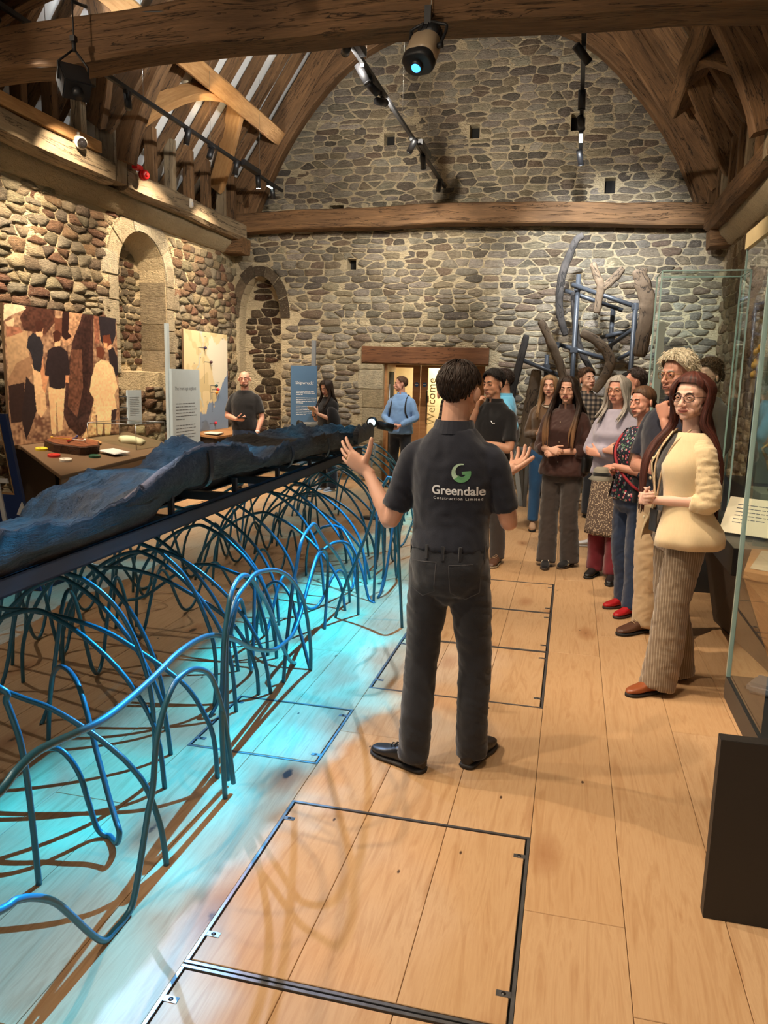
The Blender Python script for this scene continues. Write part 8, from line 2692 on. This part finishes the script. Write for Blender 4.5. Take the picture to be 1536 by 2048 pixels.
# curly-haired man behind the glass case
p = Person(1.17, 7.45, 1.885, 125, 'man with curly dark hair and glasses behind the tall glass case', 'm', SK['fair'], head=(2, 0, 0))
p.legs(); A = {-1: ((-.23, 0, 1.10), (-.2, .12, .9)), 1: ((.23, 0, 1.10), (.2, .12, .9))}
p.body(); p.arm(-1, *A[-1], dict(n=(.9, 0, 0))); p.arm(1, *A[1], dict(n=(-.9, 0, 0)))
p.head('curly', HR['brown'], HR['dark'], glasses=M['frame_gold'], hairkw=dict(th=.020, vol=.020, curl=.004, seed=31))
p.top(M['charcoal'], A, 'long'); p.trousers(M['navy_denim'], amp=.004, name='jeans'); p.shoes(M['leather_brown'])

# ------------------------------------------------------------------ behind the presenter
p = Person(-.70, 7.12, 1.77, 150, 'man in a black polo with an arm folded and hand at his face', 'm', SK['tan'], head=(-6, -4, 0))
p.legs()
A = {-1: ((-.235, .06, 1.08), (.0, .22, 1.12)), 1: ((.225, .12, 1.10), (.085, .14, 1.40))}
p.body(); p.arm(-1, *A[-1], dict(d=(.9, .1, .1), n=(.1, -.9, 0))); p.arm(1, *A[1], dict(d=(-.2, 0, .95), n=(-.6, -.6, .1), curl=(35, 40, 25)))
p.head('short', HR['black'], HR['black'], hairkw=dict(th=.016, vol=.014, seed=33))
ps = p.top(M['black_cotton'], A, 'short', off=.016, hem=.90, collar=True, name='polo_shirt')
b = MB(); b.tube(catmull([(-.115, .130, 1.30), (-.10, .133, 1.292), (-.085, .134, 1.305), (-.075, .133, 1.318)], 3), .0035, 5); p.emit_mb('chest_emblem', b, M['logo_white'], ps)
p.trousers(M['charcoal'], .092, .070, .066, .05, 1.0, .006, 'jeans'); p.shoes(M['leather_brown'], plain('pale_welt', lin(150, 134, 112), .7), yaw=(20, -6), lace=M['khaki'])

p = Person(-.76, 8.95, 1.80, 96, 'man in a sky blue shirt with rolled sleeves, hand on hip', 'm', SK['tan'], head=(4, -6, 0))
p.legs([(-.10, .02, .50), (.10, .03, .50)], [(-.10, .02, .09), (.11, -.03, .09)])
A = {-1: ((-.34, -.10, 1.16), (-.20, .06, 1.02)), 1: ((.33, -.12, 1.15), (.19, .05, 1.02))}
p.body(); p.arm(-1, *A[-1], dict(d=(.6, .4, -.5), n=(.5, -.8, 0))); p.arm(1, *A[1], dict(d=(-.6, .4, -.5), n=(-.5, -.8, 0)))
p.head('short', HR['dark'], HR['dark'], beard=HR['dark'], hairkw=dict(th=.016, vol=.016, seed=35))
p.top(M['sky_shirt'], A, 'elbow', off=.018, hem=.98, collar=True, amp=.008)
p.trousers(M['navy_denim'], .096, .074, .068, .05, 1.02, .006, 'trousers'); p.shoes(M['leather_brown'], yaw=(10, -8))

p = Person(-.86, 9.9, 1.63, 175, 'short dark-haired person mostly hidden behind the sky blue shirt', 'f', SK['tan'])
p.legs(); A = {-1: ((-.21, 0, 1.10), (-.18, .12, .9)), 1: ((.21, 0, 1.10), (.18, .12, .9))}
p.body(); p.arm(-1, *A[-1], dict(n=(.9, 0, 0))); p.arm(1, *A[1], dict(n=(-.9, 0, 0)))
p.head('short', HR['black'], HR['black'], hairkw=dict(th=.016, vol=.010, seed=37))
p.top(M['charcoal'], A, 'long'); p.trousers(M['navy_denim'], amp=.004); p.shoes(M['leather_black'])

p = Person(-1.72, 11.35, 1.78, 60, 'person in a dark checked jacket half hidden behind the presenter', 'm', SK['light'])
p.legs(); A = {-1: ((-.235, .0, 1.10), (-.2, .16, .92)), 1: ((.235, .0, 1.10), (.2, .16, .92))}
p.body(); p.arm(-1, *A[-1], dict(n=(.9, 0, 0))); p.arm(1, *A[1], dict(n=(-.9, 0, 0)))
p.head('short', HR['brown'], HR['brown'], hairkw=dict(seed=39))
p.top(M['plaid'], A, 'long', off=.02); p.trousers(M['black_denim'], amp=.004); p.shoes(M['leather_black'])

# ------------------------------------------------------------------ by the far end of the boat
p = Person(-2.60, 11.85, 1.715, 170, 'man in an oxford blue shirt with a black backpack in the doorway', 'm', SK['ruddy'], head=(-58, 0, 0), belly=.03)
p.legs()
A = {-1: ((-.27, .03, 1.12), (-.09, .24, 1.00)), 1: ((.27, .03, 1.12), (.06, .25, .99))}
p.body(); p.arm(-1, *A[-1], dict(d=(.8, .4, -.2), n=(.1, -.7, -.5), curl=(40, 45, 30))); p.arm(1, *A[1], dict(d=(-.8, .4, -.1), n=(-.1, -.7, -.5), curl=(40, 45, 30)))
p.head('short', HR['brown'], HR['brown'], hairkw=dict(th=.010, vol=.004, front=48, seed=41))
st_ = p.top(M['oxford'], A, 'long', off=.022, hem=.86, collar=True, amp=.009, flare=.1)
p.trousers(M['black_denim'], .098, .076, .072, .05, 1.0, .005); p.shoes(M['leather_black'])
b = MB(); b.rings([oval((.03, y_, 1.18), w_, h_, 3.2) for y_, w_, h_ in ((-.14, .14, .02), (-.16, .16, .02), (-.28, .15, .02), (-.30, .11, .02))] if False else [[Vector((.05 + math.copysign(abs(math.cos(a)) ** .6, math.cos(a)) * w_, y_, 1.16 + math.copysign(abs(math.sin(a)) ** .6, math.sin(a)) * h_)) for a in [2 * math.pi * q / 20 for q in range(20)]] for y_, w_, h_ in ((-.135, .13, .20), (-.155, .16, .235), (-.26, .155, .22), (-.30, .11, .17))])
bp_ = p.emit_mb('backpack', b, M['black_cotton'])
b = MB()
for sx in (-1, 1): b.tube(catmull([(sx * .11, -.13, 1.37), (sx * .115, -.02, 1.465), (sx * .118, .10, 1.36), (sx * .135, .145, 1.20), (sx * .175, .06, 1.06), (sx * .15, -.12, 1.0)], 5), [.014] * 26, 6)
p.emit_mb('shoulder_straps', b, M['black_cotton'], bp_)
b = MB(); b.obox((-.01, .31, .985), (.055, .01, 0), (-.006, .035, .01), (0, -.003, .012)); p.emit_mb('device', b, M['leather_black'])

p = Person(-3.53, 11.0, 1.655, 148, 'woman in black with long dark hair looking down at her phone', 'f', SK['light'], head=(10, -24, 0))
p.legs()
A = {-1: ((-.215, .05, 1.12), (-.055, .245, 1.22)), 1: ((.215, .05, 1.12), (.045, .255, 1.21))}
p.body(); p.arm(-1, *A[-1], dict(d=(.35, .4, .6), n=(.5, -.5, .3), curl=(45, 45, 30))); p.arm(1, *A[1], dict(d=(-.35, .4, .6), n=(-.5, -.5, .3), curl=(45, 45, 30)))
p.head('long', HR['dark'], HR['dark'], hairkw=dict(length=.34, th=.012, vol=.006, n=60, seed=44, front=35))
p.top(M['black_cotton'], A, 'short', off=.018, hem=.86, sl_r=1.1); p.trousers(M['black_cotton'], .098, .084, .088, .05, 1.0, .005); p.shoes(plain('grey_trainer', lin(120, 118, 118), .6), M['white_sole'])
ph = p.W((-.005, .33, 1.30)); b = MB(); f_ = p.rot @ Vector((0, -.8, .6)); u_ = p.rot @ Vector((1, 0, 0)); w_ = f_.cross(u_)
b.obox(ph, u_ * .075, w_ * .036, f_.normalized() * .004); tag(b.build('phone', plain('pale_phone_case', lin(176, 156, 130), .3), None, loc=ph, bevel=.003), 'pale phone held up by the woman in black', 'phone')
b = MB(); w0 = Vector(A[1][1]).lerp(Vector(A[1][0]), .18); dd = (Vector(A[1][0]) - Vector(A[1][1])).normalized(); b.tube([w0 - dd * .011, w0 + dd * .011], .034, 16); b.ball(w0 + Vector((0, .030, .012)), .018, .008, .018); p.emit_mb('watch', b, M['leather_black'])
b = MB(); b.rings([oval((-.19, -.02 + .03 * k_, z_), r_, r_ * 1.1) for k_, (z_, r_) in enumerate(((.98, .05), (1.02, .09), (1.15, .10), (1.28, .07), (1.33, .03)))]); p.emit_mb('draped_jacket', b, M['black_knit'])

p = Person(-4.68, 10.6, 1.74, 188, 'bald bearded man with glasses in a black T-shirt holding a phone', 'm', SK['ruddy'], head=(6, -2, 0), belly=.02)
p.legs()
A = {-1: ((-.262, .0, 1.09), (-.215, .13, .86)), 1: ((.262, .02, 1.10), (.06, .235, 1.06))}
p.body(); p.arm(-1, *A[-1], dict(n=(.9, .2, 0), d=(.05, .2, -.95))); p.arm(1, *A[1], dict(d=(-.85, .3, .05), n=(-.1, -.7, .5), curl=(35, 40, 25)))
p.head(None, HR['brown'], HR['brown'], glasses=M['frame_dark'], beard=HR['brown'])
p.top(M['black_cotton'], A, 'short', off=.020, hem=.90, name='t_shirt', sl_r=1.1); p.trousers(M['navy_denim'], .096, .076, .072, .05, .98, .005, 'jeans'); p.shoes(M['leather_black'])
ph = p.W((-.045, .285, 1.085)); b = MB(); b.obox(ph, p.rot @ Vector((.068, .01, 0)), p.rot @ Vector((-.005, .034, .010)), Vector((0, 0, .0045))); tag(b.build('phone', M['black'], None, loc=ph), 'black phone in the hand of the bald man', 'phone')
b = MB(); q0 = Vector(A[-1][1]).lerp(Vector(A[-1][0]), .10); b.tube([q0 + Vector((0, -.003, .010)), q0 + Vector((0, .003, -.010))], .032, 14); p.emit_mb('wristband', b, M['white_sole'])
print('script seconds', round(time.time() - T0, 1))
